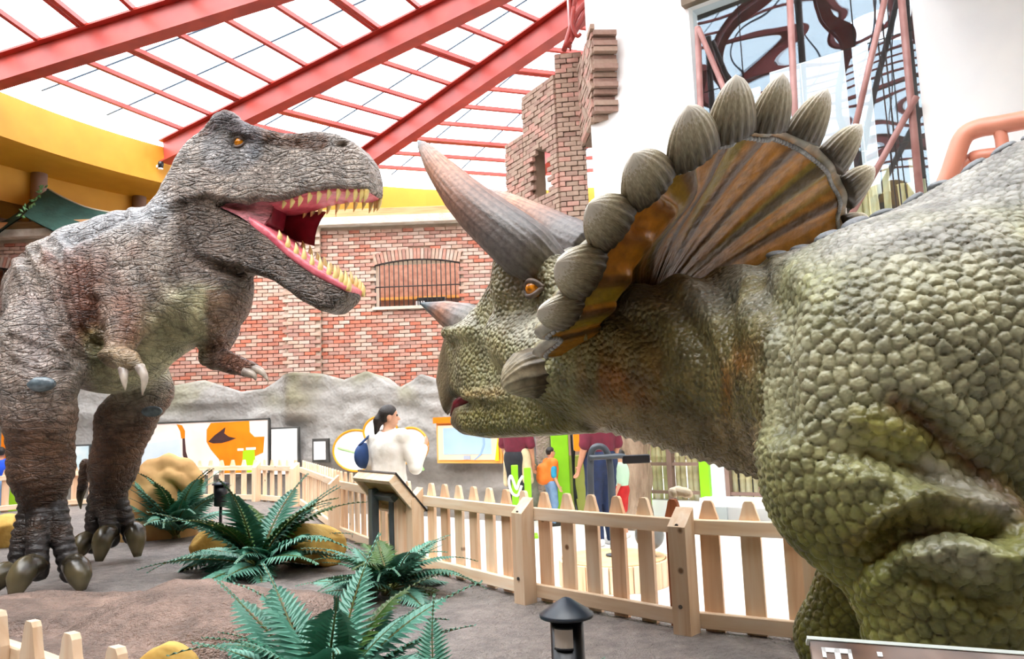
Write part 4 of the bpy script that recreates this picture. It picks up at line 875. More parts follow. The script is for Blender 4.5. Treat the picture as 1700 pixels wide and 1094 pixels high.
    for (st, e), dxy in zip(toes, ((-0.13, -0.17), (-0.02, -0.21), (0.16, -0.15), (-0.06, -0.17), (0.0, -0.18), (0.12, -0.14))):
        d = np.array((*dxy, 0)); z = e[2]; p = e + np.array((0, 0, 0.02))
        claw('toe_claw', (p - d * 0.25, p + d * 0.35 + UP * 0.03, p + d * 0.75 - UP * 0.02, np.array((*(e + d * 1.0)[:2], 0.035))), (0.055, 0.082, 0.088, 0.078, 0.03), horn)
    claw('toe_claw', (W(136, 812, 6.95), W(133, 826, 6.93), W(134, 845, 6.9)), (0.04, 0.03, 0.005), horn, 8)
    for pts in (((205, 612, 5.2), (206, 628, 5.16), (208, 648, 5.16)), ((232, 609, 5.18), (240, 628, 5.15), (236, 656, 5.16)), ((418, 611, 5.62), (434, 617, 5.58), (446, 633, 5.57)), ((406, 617, 5.6), (420, 622, 5.57), (425, 632, 5.57))):
        claw('hand_claw', [W(*p) for p in pts], (0.036, 0.03, 0.02, 0.004), hand, 9)
    # knee pads: glossy dark shield on each knee
    pad = mat('knee_pad', '#7b8a92', '#454f55', 12, rough=0.22, bump=0.004)
    MB().ball(W(66, 638, 5.26), 0.115, 16, 10, sc=(1.0, 0.32, 0.45)).build('knee_pad', pad, root, True)
    MB().ball(W(252, 683, 6.36), 0.09, 14, 10, sc=(1.0, 0.35, 0.5)).build('knee_pad', pad, root, True)
    return root
def root_np(o): return np.array(o.location)
def eye_mat(name, axis, c1, c2): return mat(name, c1, c2, 30, rough=0.12)
build_trex()
# ================================================================ triceratops
def vcol_mat(name, rough=0.4, bump=0.004, bscale=70, stretch=(1, 1, 1), spec=0.5):
    mt, nt, b = new_mat(name); L = nt.links; at = N(nt, 'ShaderNodeAttribute', attribute_name='col'); tc = N(nt, 'ShaderNodeTexCoord')
    mp = N(nt, 'ShaderNodeMapping'); mp.inputs['Scale'].default_value = stretch; L.new(tc.outputs['Object'], mp.inputs[0])
    nz = N(nt, 'ShaderNodeTexNoise'); nz.inputs['Scale'].default_value = bscale; nz.inputs['Detail'].default_value = 2; L.new(mp.outputs[0], nz.inputs['Vector'])
    r1 = ramp(nt, [(0.3, (0.7, 0.7, 0.7, 1)), (0.7, (1.2, 1.2, 1.2, 1))], nz.outputs[0])
    L.new(mixc(nt, at.outputs['Color'], r1.outputs[0], 1.0, 'MULTIPLY'), b.inputs['Base Color'])
    bp = N(nt, 'ShaderNodeBump'); bp.inputs['Distance'].default_value = bump; L.new(nz.outputs[0], bp.inputs['Height']); L.new(bp.outputs[0], b.inputs['Normal'])
    b.inputs['Roughness'].default_value = rough; b.inputs['Specular IOR Level'].default_value = spec
    return mt
def grid_mesh(name, Pg, mt, parent, cg=None, closed_u=False, smooth=True):
    """a sheet of points (nu, nv, 3) as a quad mesh, in the parent's frame"""
    nu, nv = Pg.shape[:2]; base = wloc(parent); V = Pg.reshape(-1, 3) - base; Q = []
    for i in range(nu if closed_u else nu - 1):
        for j in range(nv - 1): Q.append((i * nv + j, ((i + 1) % nu) * nv + j, ((i + 1) % nu) * nv + j + 1, i * nv + j + 1))
    cs = None if cg is None else {'col': cg.reshape(-1, 3)}
    return link(name, np_mesh(name, V, np.array(Q), mt, cs), parent)
def split_quads(P, Q, sel):
    """each chosen quad becomes four"""
    A = Q[sel]; K = Q[~sel]; E = np.stack([np.stack([A[:, i], A[:, (i + 1) % 4]], 1) for i in range(4)], 1).reshape(-1, 2); Es = np.sort(E, 1)
    key = Es[:, 0].astype(np.int64) * len(P) + Es[:, 1]; uk, inv = np.unique(key, return_inverse=True)
    a = uk // len(P); b = uk % len(P); M = (P[a] + P[b]) / 2; n0 = len(P); n1 = n0 + len(M); cc = P[A].mean(1)
    m_ = n0 + inv.reshape(-1, 4); c_ = n1 + np.arange(len(A))
    nq = np.concatenate([np.stack([A[:, i], m_[:, i], c_, m_[:, (i + 3) % 4]], 1) for i in range(4)])
    return np.concatenate([P, M, cc]), np.concatenate([K, nq]), n0
def poisson(P, r, rng):
    """greedy thinning of points to a local spacing r"""
    o = rng.permutation(len(P)); cs = float(r.max()); g = {}; keep = []; cells = np.floor(P / cs).astype(int)
    for i in o:
        c_ = cells[i]; ok = True; p = P[i]; ri = r[i]
        for dx in (-1, 0, 1):
            for dy in (-1, 0, 1):
                for dz in (-1, 0, 1):
                    for j in g.get((c_[0] + dx, c_[1] + dy, c_[2] + dz), ()):
                        q = P[j]
                        if (q[0] - p[0]) ** 2 + (q[1] - p[1]) ** 2 + (q[2] - p[2]) ** 2 < ri * ri: ok = False; break
                    if not ok: break
                if not ok: break
            if not ok: break
        if ok: g.setdefault((c_[0], c_[1], c_[2]), []).append(i); keep.append(i)
    return np.array(keep)

def build_trike():
    yaw = 0.794; HF = np.array((-math.cos(yaw), math.sin(yaw), 0)); L = np.array((-math.sin(yaw), -math.cos(yaw), 0)); UP = np.array((0, 0, 1.0)); C0 = np.array((0.771, 2.988, 1.519))
    BF = unit((-0.92, 0.39, 0)); BL = np.array((-0.39, -0.92, 0)); bax = (BF, BL, UP)
    root = thing('triceratops_statue', (1.75, 2.25, 0.0), 'large scaly olive-grey triceratops statue with orange frill, filling the right foreground', 'dinosaur'); rl = root_np(root)
    hp = lambda x, y, l=0.0: HP(x, y, C0 + L * l, L)
    def hq(L_): return [((hp(x, y) - C0) @ HF, (hp(x, y) - C0)[2]) for x, y in L_]
    F = Field((-0.75, 0.35, -0.03), (4.75, 4.6, 2.15), 0.0118)
    # body
    F.ell(W(1540, 620, 2.22), (0.55, 0.52, 0.47), bax, k=0.12)
    F.cone(W(1420, 545, 2.55), W(1760, 440, 2.3), 0.28, 0.39, k=0.15)
    tc_ = np.array((2.35, 2.0, 1.18)); F.ell(tc_, (1.25, 0.66, 0.66), bax, k=0.2)
    F.ell(np.array((3.15, 1.66, 1.10)), (0.75, 0.60, 0.66), bax, k=0.2)
    F.cone(np.array((3.5, 1.5, 1.15)), np.array((4.45, 1.1, 0.75)), 0.42, 0.16, k=0.2)
    # near shoulder, upper arm and leg
    F.ell(W(1455, 665, 1.98), (0.26, 0.24, 0.38), bax, k=0.12)
    F.cone(W(1460, 620, 1.95), W(1425, 800, 1.92), 0.24, 0.205, k=0.1)
    F.cone(W(1405, 800, 1.93), W(1500, 880, 1.88), 0.185, 0.20, k=0.08)
    F.cone(W(1570, 915, 1.80), W(1585, 1060, 1.84), 0.195, 0.18, k=0.05)
    F.cone(W(1585, 1060, 1.84), W(1585, 1400, 1.95), 0.18, 0.15, k=0.06); F.ell((W(1585, 1400, 1.98)[0], 1.95, 0.07), (0.21, 0.2, 0.11), k=0.06)
    # far front leg, hind legs
    F.cone(W(1470, 930, 2.75), W(1392, 1060, 2.85), 0.20, 0.135, k=0.08); fl = W(1392, 1060, 2.85); F.cone(fl, (fl[0] + 0.05, fl[1], 0.08), 0.135, 0.13, k=0.06); F.ell((fl[0] + 0.03, fl[1], 0.06), (0.18, 0.18, 0.09), k=0.05)
    for sg, o_ in ((1, 0.40), (-1, 0.36)):
        h0 = np.array((3.2, 1.66, 0.95)) + BL * sg * o_; F.cone(h0, h0 + (-0.1, 0, -0.42), 0.30, 0.19, k=0.1); k1 = h0 + (-0.1, 0, -0.42); F.cone(k1, (k1[0] + 0.1, k1[1], 0.08), 0.18, 0.15, k=0.08); F.ell((k1[0] + 0.07, k1[1], 0.07), (0.22, 0.2, 0.1), k=0.06)
    # neck
    F.cone(W(985, 598, 3.2), W(1290, 628, 2.62), 0.27, 0.345, k=0.12)
    F.cone(W(1080, 585, 3.05), W(1400, 560, 2.6), 0.25, 0.29, k=0.12)
    # skull
    upper = hq([(748, 548), (731, 588), (723, 632), (731, 668), (744, 696), (752, 682), (764, 664), (778, 662), (850, 668), (930, 660), (1010, 600), (1020, 500), (985, 432), (925, 415), (880, 432), (850, 470), (822, 505), (790, 522)])
    wf = lambda u, v: np.interp(u, [0.0, 0.4, 0.75, 1.0, 1.25, 1.42, 1.55, 1.66], [0.34, 0.34, 0.29, 0.21, 0.155, 0.11, 0.075, 0.045]).astype(np.float32)
    F.profile(C0, HF, UP, upper, wf, kr=0.10, k=0.06)
    lower = hq([(765, 672), (753, 698), (760, 712), (778, 722), (830, 727), (940, 722), (1040, 716), (1060, 640), (930, 632), (850, 655), (790, 668)])
    F.profile(C0, HF, UP, lower, lambda u, v: wf(u, v) * 0.93, kr=0.09, k=0.03)
    for sg in (1, -1):
        F.cone(hp(872, 440, 0.2) if sg > 0 else hp(872, 440, 0.2) - 2 * 0.2 * L, (hp(862, 476, 0.22) if sg > 0 else hp(862, 476, 0.22) - 0.44 * L), 0.15, 0.135, k=0.06)       # brow boss under the horn
        F.ell((hp(800, 605, 0.10) if sg > 0 else hp(800, 605, 0.10) - 0.2 * L), (0.17, 0.07, 0.15), (HF, L, UP), k=0.06)                                            # snout side
        rid = [(742, 552), (782, 548), (822, 562), (842, 592), (846, 632)]
        for a_, b_ in zip(rid, rid[1:]): F.cone(hp(*a_, 0.13) - (0 if sg > 0 else 0.26) * L, hp(*b_, 0.17) - (0 if sg > 0 else 0.34) * L, 0.035, 0.042, k=0.05)
        F.cone(hp(772, 655, 0.12) - (0 if sg > 0 else 0.24) * L, hp(858, 656, 0.20) - (0 if sg > 0 else 0.4) * L, 0.026, 0.05, k=0.03)                                # lip fold
        F.cone(hp(850, 560, 0.22) - (0 if sg > 0 else 0.44) * L, hp(930, 610, 0.30) - (0 if sg > 0 else 0.6) * L, 0.13, 0.15, k=0.08)                                # cheek
    F.cone(hp(752, 690, 0), hp(764, 668, 0), 0.03, 0.03, k=0.02, op='s')
    F.ell(hp(886, 480, 0.34), (0.055, 0.045, 0.045), (HF, L, UP), k=0.03, op='s')
    P, Q = F.mesh(); P = vsmooth(P, Q, 2, 0.5); Nn = vnormals(P, Q); px, py = pix(P)
    vis = ((Nn * (CAM - P)).sum(1) > -0.25 * np.linalg.norm(CAM - P, axis=1)) & ((P - CAM) @ _fw > 0.3)
    # slack skin: deep diagonal folds over the shoulder, pleats on neck
    dsp = np.zeros(len(P)); vf = vis.astype(float)
    for L_, dp, wd_ in (([(1465, 660), (1530, 700), (1600, 765), (1700, 850), (1760, 900)], 0.034, 22), ([(1350, 742), (1450, 748), (1530, 772), (1600, 825), (1670, 885)], 0.034, 22), ([(1400, 962), (1432, 925), (1490, 888), (1560, 866), (1660, 882)], 0.060, 20), ([(1300, 500), (1290, 600), (1296, 700)], 0.03, 26), ([(1430, 930), (1520, 950), (1640, 1000)], 0.02, 18)):
        d = pldist(px, py, L_); dp = dp * sstep(L_[0][0] - 10, L_[0][0] + 90, px) if L_[0][0] > 1340 else dp; dsp -= vf * dp * np.exp(-(d / wd_) ** 2); dsp += vf * dp * 0.45 * np.exp(-((d - 2.1 * wd_) / wd_) ** 2)
    near_n = sstep(960, 1040, px) * sstep(1300, 1270, px) * vf
    g = fbm(P, 3.0, 2)
    dsp += near_n * 0.016 * np.sin((px - 0.55 * (py - 600)) / 13.0 + 5 * g) * sstep(640, 560, py)
    und = near_n * sstep(0, 30, py - (650 + (px - 1000) * 0.12))
    dsp += und * 0.006 * np.sin((py * 1.0 + (px - 1000) * 0.75) / 2.6)
    P = P + Nn * dsp[:, None]
    sel_v = vis & (px > 1180) & (px < 1790) & (py > 150) & (py < 1200); sel = sel_v[Q].all(1)
    P, Q, n0 = split_quads(P, Q, sel); P2 = vsmooth(P, Q, 2, 0.5); inn = np.zeros(len(P), bool); inn[np.unique(Q[-4 * sel.sum():])] = True; edge = np.zeros(len(P), bool)
    kq = Q[:len(Q) - 4 * sel.sum()]; edge[np.unique(kq)] = True; mv = inn & ~edge; P[mv] = P2[mv]
    Nn = vnormals(P, Q); px, py = pix(P)
    ids = np.where(inn)[0]; Pi = P[ids]; pxi, pyi = px[ids], py[ids]
    rr = 0.0165 + 0.0105 * sstep(1270, 1330, pxi); rr *= 1 - 0.25 * sstep(470, 380, pyi - (pxi - 1400) * -0.45)
    kp = poisson(Pi, rr, np.random.default_rng(3)); seeds = Pi[kp]; kd = KDTree(len(seeds))
    for i, s_ in enumerate(seeds): kd.insert(s_, i)
    kd.balance(); cid = np.empty(len(ids), int); e_ = np.empty(len(ids)); fnd = kd.find_n
    for i, p in enumerate(Pi.tolist()):
        a_, b_ = fnd(p, 2); cid[i] = a_[1]; e_[i] = b_[2] - a_[2]
    fade = sstep(1180, 1230, pxi) * sstep(1790, 1760, pxi); fade[edge[ids]] = 0
    smooth_patch = 1 - 0.85 * np.exp(-(pldist(pxi, pyi, [(1530, 790), (1620, 830), (1680, 870)]) / 30) ** 2)
    bead = np.sqrt(np.clip(1 - (1 - np.clip(e_ / (0.75 * rr), 0, 1)) ** 2, 0, 1)); rnd = RNG.random(len(seeds))
    P[ids] += Nn[ids] * (fade * smooth_patch * rr * 0.42 * (bead - 0.6))[:, None]
    # ---- painted colours
    vis_new = lambda P, n_: ((n_ * (CAM - P)).sum(1) > 0).astype(float)
    Nn = vnormals(P, Q); n1 = fbm(P, 2.6, 3, 4.0); n2 = fbm(P, 5.0, 2, 8.0)
    c = np.tile(np.array(srgb('#a9a787')), (len(P), 1))
    c = lerp_col(c, '#8f9348', sstep(0.45, 0.65, n1) * 0.75)
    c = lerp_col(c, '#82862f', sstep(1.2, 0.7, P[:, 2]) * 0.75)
    c = lerp_col(c, '#b2b0ac', sstep(1.25, 1.65, P[:, 2] + 0.25 * (n2 - 0.5)) * 0.9)  # grey paint of the upper body, lightened to stand in for its sheen
    c = lerp_col(c, '#9c9636', np.exp(-(pldist(px, py, [(1440, 700), (1530, 735), (1590, 790), (1680, 860)]) / 30) ** 2) * 0.7); c = lerp_col(c, '#74491c', np.exp(-(pldist(px, py, [(1485, 668), (1535, 700), (1605, 765), (1700, 850)]) / 17) ** 2) * 0.85)
    c = lerp_col(c, '#7d6a24', np.exp(-(pldist(px, py, [(1420, 900), (1500, 858), (1600, 838), (1660, 860)]) / 26) ** 2) * 0.7); c = lerp_col(c, '#a9a796', vis_new(P, Nn) * np.exp(-(pldist(px, py, [(1545, 905), (1620, 930)]) / 40) ** 2) * 0.6)
    c = lerp_col(c, '#a8a4a0', np.exp(-(pldist(px, py, [(1540, 775), (1620, 815), (1670, 850)]) / 24) ** 2) * 0.7)
    nk = sstep(900, 980, px) * sstep(1320, 1270, px) * (P[:, 1] > 2.0)
    c = lerp_col(c, '#766c44', nk * 0.9); c = lerp_col(c, '#9a5c1c', nk * sstep(0.5, 0.62, fbm(np.stack([px / 45, (py - px * 0.6) / 260, 0 * px], 1), 1.0, 2)) * sstep(540, 620, py) * 0.75); c = lerp_col(c, '#918f84', nk * sstep(560, 480, py) * 0.8)
    c = lerp_col(c, '#7c7040', nk * sstep(0.52, 0.66, n2) * 0.6); c = lerp_col(c, '#a3916a', nk * sstep(0, 25, py - (655 + (px - 1000) * 0.14)) * 0.85)
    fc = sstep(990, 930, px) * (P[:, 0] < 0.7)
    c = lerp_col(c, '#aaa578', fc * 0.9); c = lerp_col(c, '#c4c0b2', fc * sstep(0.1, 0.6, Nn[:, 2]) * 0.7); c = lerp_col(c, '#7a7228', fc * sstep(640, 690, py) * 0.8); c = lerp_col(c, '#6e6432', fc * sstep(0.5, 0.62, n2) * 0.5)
    c = lerp_col(c, '#6a5a48', fc * np.exp(-(np.hypot(px - 860, py - 470) / 45) ** 2) * 0.95); c = lerp_col(c, '#8a8784', fc * sstep(435, 405, py) * 0.9)
    u = (P - C0) @ HF; beak = sstep(1.38, 1.5, u - 0.25 * (P[:, 2] - 1.2)) * (P[:, 2] < 1.5) * fc; c = lerp_col(c, '#71644c', beak * 0.95); c = lerp_col(c, '#b8a06a', fc * np.exp(-(pldist(px, py, [(772, 655), (830, 650)]) / 9) ** 2) * 0.8)
    ci = c[ids]; ci *= (0.82 + 0.36 * rnd[cid])[:, None]; crease = 1 - bead; yl = np.array(srgb('#57521f')); w_ = (crease * fade * 0.8)[:, None]; c[ids] = ci * (1 - w_) + yl * w_  # gaps between the scales painted darker, as their shading
    aux = np.zeros((len(P), 3)); aux[:, 0] = np.maximum(fc * (1 - beak), 0.55 * nk); aux[:, 1] = 1.0
    mt = skin_material('triceratops_skin', 'scale'); nt = mt.node_tree; Lk = nt.links; b = nt.nodes['Principled BSDF']
    tcn = N(nt, 'ShaderNodeTexCoord'); vo = N(nt, 'ShaderNodeTexVoronoi', feature='SMOOTH_F1'); vo.inputs['Scale'].default_value = 52; vo.inputs['Smoothness'].default_value = 0.25; Lk.new(tcn.outputs['Object'], vo.inputs['Vector'])
    inv = N(nt, 'ShaderNodeMath', operation='SUBTRACT'); inv.inputs[0].default_value = 0.8; Lk.new(vo.outputs['Distance'], inv.inputs[1])
    sa = N(nt, 'ShaderNodeAttribute', attribute_name='aux'); se = N(nt, 'ShaderNodeSeparateColor'); Lk.new(sa.outputs['Color'], se.inputs[0])
    mu = N(nt, 'ShaderNodeMath', operation='MULTIPLY'); Lk.new(se.outputs[0], mu.inputs[0]); Lk.new(inv.outputs[0], mu.inputs[1])
    b2 = N(nt, 'ShaderNodeBump'); b2.inputs['Strength'].default_value = 1.0; b2.inputs['Distance'].default_value = 0.022; Lk.new(mu.outputs[0], b2.inputs['Height'])
    old = b.inputs['Normal'].links[0].from_socket; Lk.new(old, b2.inputs['Normal']); Lk.new(b2.outputs[0], b.inputs['Normal'])
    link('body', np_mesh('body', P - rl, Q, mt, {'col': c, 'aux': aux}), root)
    # ---- frill: a thick bowl-shaped shield
    st = [(925, 600, 3.0), (905, 572, 2.75), (933, 530, 2.55), (966, 465, 2.45), (1010, 386, 2.39), (1070, 320, 2.37), (1145, 262, 2.39), (1208, 225, 2.45), (1270, 216, 2.54), (1330, 232, 2.67), (1380, 272, 2.82), (1404, 325, 2.98), (1400, 390, 3.12), (1370, 470, 3.2)]
    RP = [W(*p) for p in st]; ns = 16; rim = np.array(bez(RP, ns)); nu = len(rim); par = np.arange(nu) / ns
    cen = C0 + HF * 0.16 - UP * 0.06; nv = 26; bw = -HF * 0.8 + UP * 0.35
    def sheet(off):
        Pg = np.zeros((nu, nv, 3)); 
        for j in range(nv):
            v = j / (nv - 1); base = cen + (rim - cen) * 0.08 + HF * 0.14; ctrl = cen + (rim - cen) * 0.62 + HF * 0.12
            Pg[:, j] = (1 - v) ** 2 * base + 2 * v * (1 - v) * ctrl + v * v * rim
            Pg[:, j] += unit(-HF * 0.9 + 0.1 * UP) * 0.15 * math.exp(-((v - 0.70) / 0.17) ** 2) * sstep(8.0, 4.5, par)[:, None]
            rip = np.cos(2 * math.pi * par)[:, None] * unit(-HF + 0.2 * UP)
            Pg[:, j] += rip * 0.028 * v ** 2
            if v > 0.8: Pg[:, j] -= (0.026 * (v - 0.8) / 0.2 * np.cos(2 * math.pi * par))[:, None] * np.array([unit(r_ - cen) for r_ in rim])
        return Pg
    B = sheet(0); du = np.gradient(B, axis=0); dv = np.gradient(B, axis=1); nn = np.cross(du, dv); nn /= np.linalg.norm(nn, axis=2)[:, :, None] + 1e-9
    if (nn[nu // 2, nv // 2] @ HF) < 0: nn = -nn                                # nn points to the face side
    vv = np.linspace(0, 1, nv); th = 0.075 - 0.03 * vv ** 2
    Ft = B + nn * th[None, :, None]; edge_m = (B[:, -1] + Ft[:, -1]) / 2 + (rim - cen) / np.linalg.norm(rim - cen, axis=1)[:, None] * 0.02
    wr = 0.010 * (np.array([fbm(np.stack([par * 9 + 0 * v, np.full(nu, v * 3.0), np.zeros(nu)], 1), 1.0, 3) for v in vv]).T - 0.5)
    B = B - nn * wr[:, :, None]; sh = np.concatenate([B, edge_m[:, None], Ft[:, ::-1]], 1)
    rr_ = np.array([fbm(np.stack([par * 2.2, np.full(nu, v * 0.9), np.full(nu, 3.0)], 1), 1.0, 3) for v in vv]).T; ph = np.abs(((par[:, None] + 0.25 * (rr_ - 0.5) + 0.18 * (1 - vv[None])) % 1) - 0.5) * 2
    cb = np.tile(np.array(srgb('#b5771c')), (nu, nv, 1)); fl_ = lambda cc, h, w_: cc * (1 - w_[..., None]) + np.array(srgb(h)) * w_[..., None]
    cb = fl_(cb, '#8f7c1c', sstep(0.48, 0.62, rr_) * 0.85); cb = fl_(cb, '#3a2614', sstep(0.55, 0.85, ph) * 0.85 * sstep(0.15, 0.5, vv)[None]); cb = fl_(cb, '#4a3018', np.repeat(sstep(0.62, 0.2, vv)[None], nu, 0) * 0.85)  # streaks are paint; the darkening toward the centre is painted bowl shade
    cb = fl_(cb, '#b86a18', np.exp(-((par[:, None] - 4.4) / 1.3) ** 2) * sstep(0.5, 0.9, vv)[None] * 0.7)
    cb = fl_(cb, '#c9c4b8', np.repeat(sstep(0.965, 1.0, vv)[None], nu, 0) * 0.9)
    cf = np.tile(np.array(srgb('#7d7322')), (nu, nv, 1)); cf = fl_(cf, '#4a3a1c', sstep(0.5, 0.8, ph) * 0.8); cf = fl_(cf, '#8d8a80', sstep(0.5, 0.2, rr_) * 0.5)
    cg = np.concatenate([cb, np.tile(np.array(srgb('#b9b4a8')), (nu, 1, 1)), cf[:, ::-1]], 1)
    fr = grid_mesh('frill', sh, vcol_mat('frill_skin', 0.38, 0.006, 26, spec=0.5), root, cg)
    # beads along the rim
    bd = MB()
    for i_ in range(8, nu - 20): bd.ball(B[i_, -2] - nn[i_, -2] * 0.004, 0.010, 6, 4)
    bd.build('rim_beads', mat('rim_bead', '#c8c8cc', '#9a9a9c', 20, rough=0.5), fr, True)
    # ---- studs round the rim
    smt, nt, b = new_mat('stud_horn'); tcn = N(nt, 'ShaderNodeTexCoord'); sp = N(nt, 'ShaderNodeSeparateXYZ'); nt.links.new(tcn.outputs['Object'], sp.inputs[0])
    nz = N(nt, 'ShaderNodeTexNoise'); nz.inputs['Scale'].default_value = 7; mp = N(nt, 'ShaderNodeMapping'); mp.inputs['Scale'].default_value = (6, 6, 0.5); nt.links.new(tcn.outputs['Object'], mp.inputs[0]); nt.links.new(mp.outputs[0], nz.inputs['Vector'])
    ad = N(nt, 'ShaderNodeMath', operation='MULTIPLY_ADD'); nt.links.new(nz.outputs[0], ad.inputs[0]); ad.inputs[1].default_value = 0.6; nt.links.new(sp.outputs[2], ad.inputs[2])
    nt.links.new(ramp(nt, [(0.25, col('#43382c')), (0.6, col('#857a62')), (0.9, col('#b5ab90')), (1.0, col('#d6d0c2'))], ad.outputs[0]).outputs[0], b.inputs['Base Color']); b.inputs['Roughness'].default_value = 0.42
    V = []; Fq = []; nk_, nr = 72, 10
    for i in range(nr + 1):
        t = i / nr; s_ = (1 - t ** 1.85) ** 0.64 if t < 1 else 0.0
        for k in range(nk_):
            a_ = 2 * math.pi * k / nk_; fl2 = 1 + 0.09 * (abs(math.cos(a_ * 9)) - 0.6) * (1 - 0.3 * t)
            V.append((math.cos(a_) * 0.56 * max(s_, 0.02) * fl2 + 0.05 * t, math.sin(a_) * 0.30 * max(s_, 0.02) * fl2, t - 0.12))
    for i in range(nr):
        for k in range(nk_): Fq.append((i * nk_ + k, i * nk_ + (k + 1) % nk_, (i + 1) * nk_ + (k + 1) % nk_, (i + 1) * nk_ + k))
    Fq.append(tuple(range(nk_))[::-1]); Fq.append(tuple(nr * nk_ + k for k in range(nk_))); sme = mesh_from('rim_stud', V, Fq, smt, True)
    for i, (kk, w_, h_) in enumerate(((2, 0.16, 0.14), (3, 0.185, 0.16), (4, 0.18, 0.16), (5, 0.185, 0.165), (6, 0.19, 0.185), (7, 0.19, 0.20), (8, 0.165, 0.19), (9, 0.165, 0.19), (10, 0.16, 0.18), (11, 0.155, 0.17), (12, 0.14, 0.15))):
        p = edge_m[kk * ns]; zax = unit(unit(p - cen) + 0.25 * HF); xax = unit(rim[min(kk * ns + 2, nu - 1)] - rim[kk * ns - 2]); yax = unit(np.cross(zax, xax)); xax = np.cross(yax, zax)
        o = link('rim_stud', sme, root); o.matrix_local = Matrix(((xax[0] * w_, yax[0] * w_, zax[0] * h_, p[0] - rl[0]), (xax[1] * w_, yax[1] * w_, zax[1] * h_, p[1] - rl[1]), (xax[2] * w_, yax[2] * w_, zax[2] * h_, p[2] - rl[2]), (0, 0, 0, 1)))
    # ---- horns
    hmt = vcol_mat('horn_skin', 0.42, 0.003, 40)
    def horn(name, pts, rr2, cols, nfl=16, n=64, seg=9, dpt=0.085):
        pc = np.array(bez([np.asarray(p) for p in pts], seg)); m_ = len(pc); tt = np.linspace(0, 1, m_); r_ = np.interp(tt, np.linspace(0, 1, len(rr2)), rr2); prev = None; Pg = np.zeros((n + 1, m_, 3)); cg_ = np.zeros((n + 1, m_, 3))
        for i in range(m_):
            t = unit(pc[min(i + 1, m_ - 1)] - pc[max(i - 1, 0)]); a_ = np.cross(t, UP) if prev is None else prev - t * (prev @ t); a_ = unit(a_); prev = a_; b_ = np.cross(t, a_)
            cc = np.array([np.interp(tt[i], [k[0] for k in cols], [srgb(k[1])[q] for k in cols]) for q in range(3)])
            for k in range(n + 1):
                g = 2 * math.pi * k / n; wv = math.sin(g * nfl + 2.0 * math.sin(3 * g) + 1.2 * math.sin(tt[i] * 5)); groove = -abs(wv) ** 0.5 + 0.6
                rad = r_[i] * (1 - dpt * (0.6 - groove) * (1 - 0.7 * tt[i])); Pg[k, i] = pc[i] + rad * (math.cos(g) * a_ + math.sin(g) * b_); cg_[k, i] = cc * (0.38 + 0.75 * abs(wv) ** 0.5)
        Pg[:, 0] = pc[0]; return grid_mesh(name, Pg, hmt, root, cg_)
    hc = [(0, '#56504e'), (0.28, '#6e6866'), (0.42, '#8a6a5c'), (0.62, '#b98468'), (0.8, '#a08a80'), (0.92, '#87939a'), (1, '#a0acb2')]
    horn('brow_horn', (W(930, 470, 3.42), W(876, 418, 3.30), W(795, 350, 3.4), W(738, 290, 3.55), W(706, 248, 3.64), W(694, 234, 3.66)), (0.10, 0.140, 0.112, 0.074, 0.034, 0.006), hc)
    horn('brow_horn', (W(985, 425, 3.7), W(940, 402, 3.82), W(885, 366, 3.95), W(830, 334, 4.1), W(785, 312, 4.2)), (0.15, 0.135, 0.10, 0.06, 0.008), hc)
    horn('nose_horn', (W(800, 552, 3.86), W(772, 535, 3.92), W(738, 519, 3.99), W(699, 504, 4.06)), (0.12, 0.105, 0.066, 0.007), [(0, '#8d8a78'), (0.35, '#8f8884'), (0.65, '#a8755c'), (0.9, '#5d6a70'), (1, '#54636a')], 11, 48)
    # cheek horn: ribbed shell below the eye
    def shell(name, pts, rr2, cols): return horn(name, pts, rr2, cols, 11, 88, 5, 0.17)
    shell('cheek_horn', (hp(925, 612, 0.34), hp(897, 616, 0.40), hp(870, 624, 0.46), hp(850, 636, 0.50), hp(842, 643, 0.50)), (0.10, 0.11, 0.105, 0.07, 0.006), [(0, '#4a3d2c'), (0.4, '#6a5d48'), (0.7, '#a89c80'), (1, '#d8cfb0')])
    # eye
    ec = hp(886, 480, 0.325); ey = MB().ball(ec, 0.036, 16, 12).build('eye', eye_mat('amber_eye', L, '#e08a1e', '#5a2c06'), root, True, loc=ec)
    vd = unit(L * 0.95 + HF * 0.05); MB().ball(ec + vd * 0.0295, 0.0105, 10, 8, sc=(0.5, 0.6, 1.3), ax=(HF, L, UP)).build('pupil', mat('pupil_black', '#0a0806', rough=0.15), ey, True)
    lid = mat('eyelid_skin', '#4b3d36', '#6a5a50', 30, rough=0.5)
    for zs in (1, -1): MB().tube(bez([ec + HF * d + UP * z * zs + L * y_ for d, z, y_ in ((-0.05, 0.0, -0.005), (-0.02, 0.028, 0.018), (0.016, 0.03, 0.018), (0.046, 0.004, -0.005))], 5), 0.013, 6).build('eyelid', lid, root, True)
    # red of the mouth
    MB().tube([hp(752, 690, 0.02), hp(760, 672, 0.03), hp(775, 660, 0.05)], [0.018, 0.03, 0.03], 8).build('mouth_lining', mat('mouth_red', '#7d2230', '#561018', 9, rough=0.35), root, True)
    # row of flat plates along the back
    pl = mat('back_plate', '#8f9499', '#787c80', 20, rough=0.45, bump=0.004)
    ys = [(1285, 458, 2.72), (1325, 446, 2.70), (1368, 424, 2.66), (1412, 400, 2.62), (1458, 378, 2.58), (1506, 356, 2.54), (1556, 334, 2.5), (1608, 308, 2.45), (1660, 280, 2.41), (1715, 250, 2.37)]
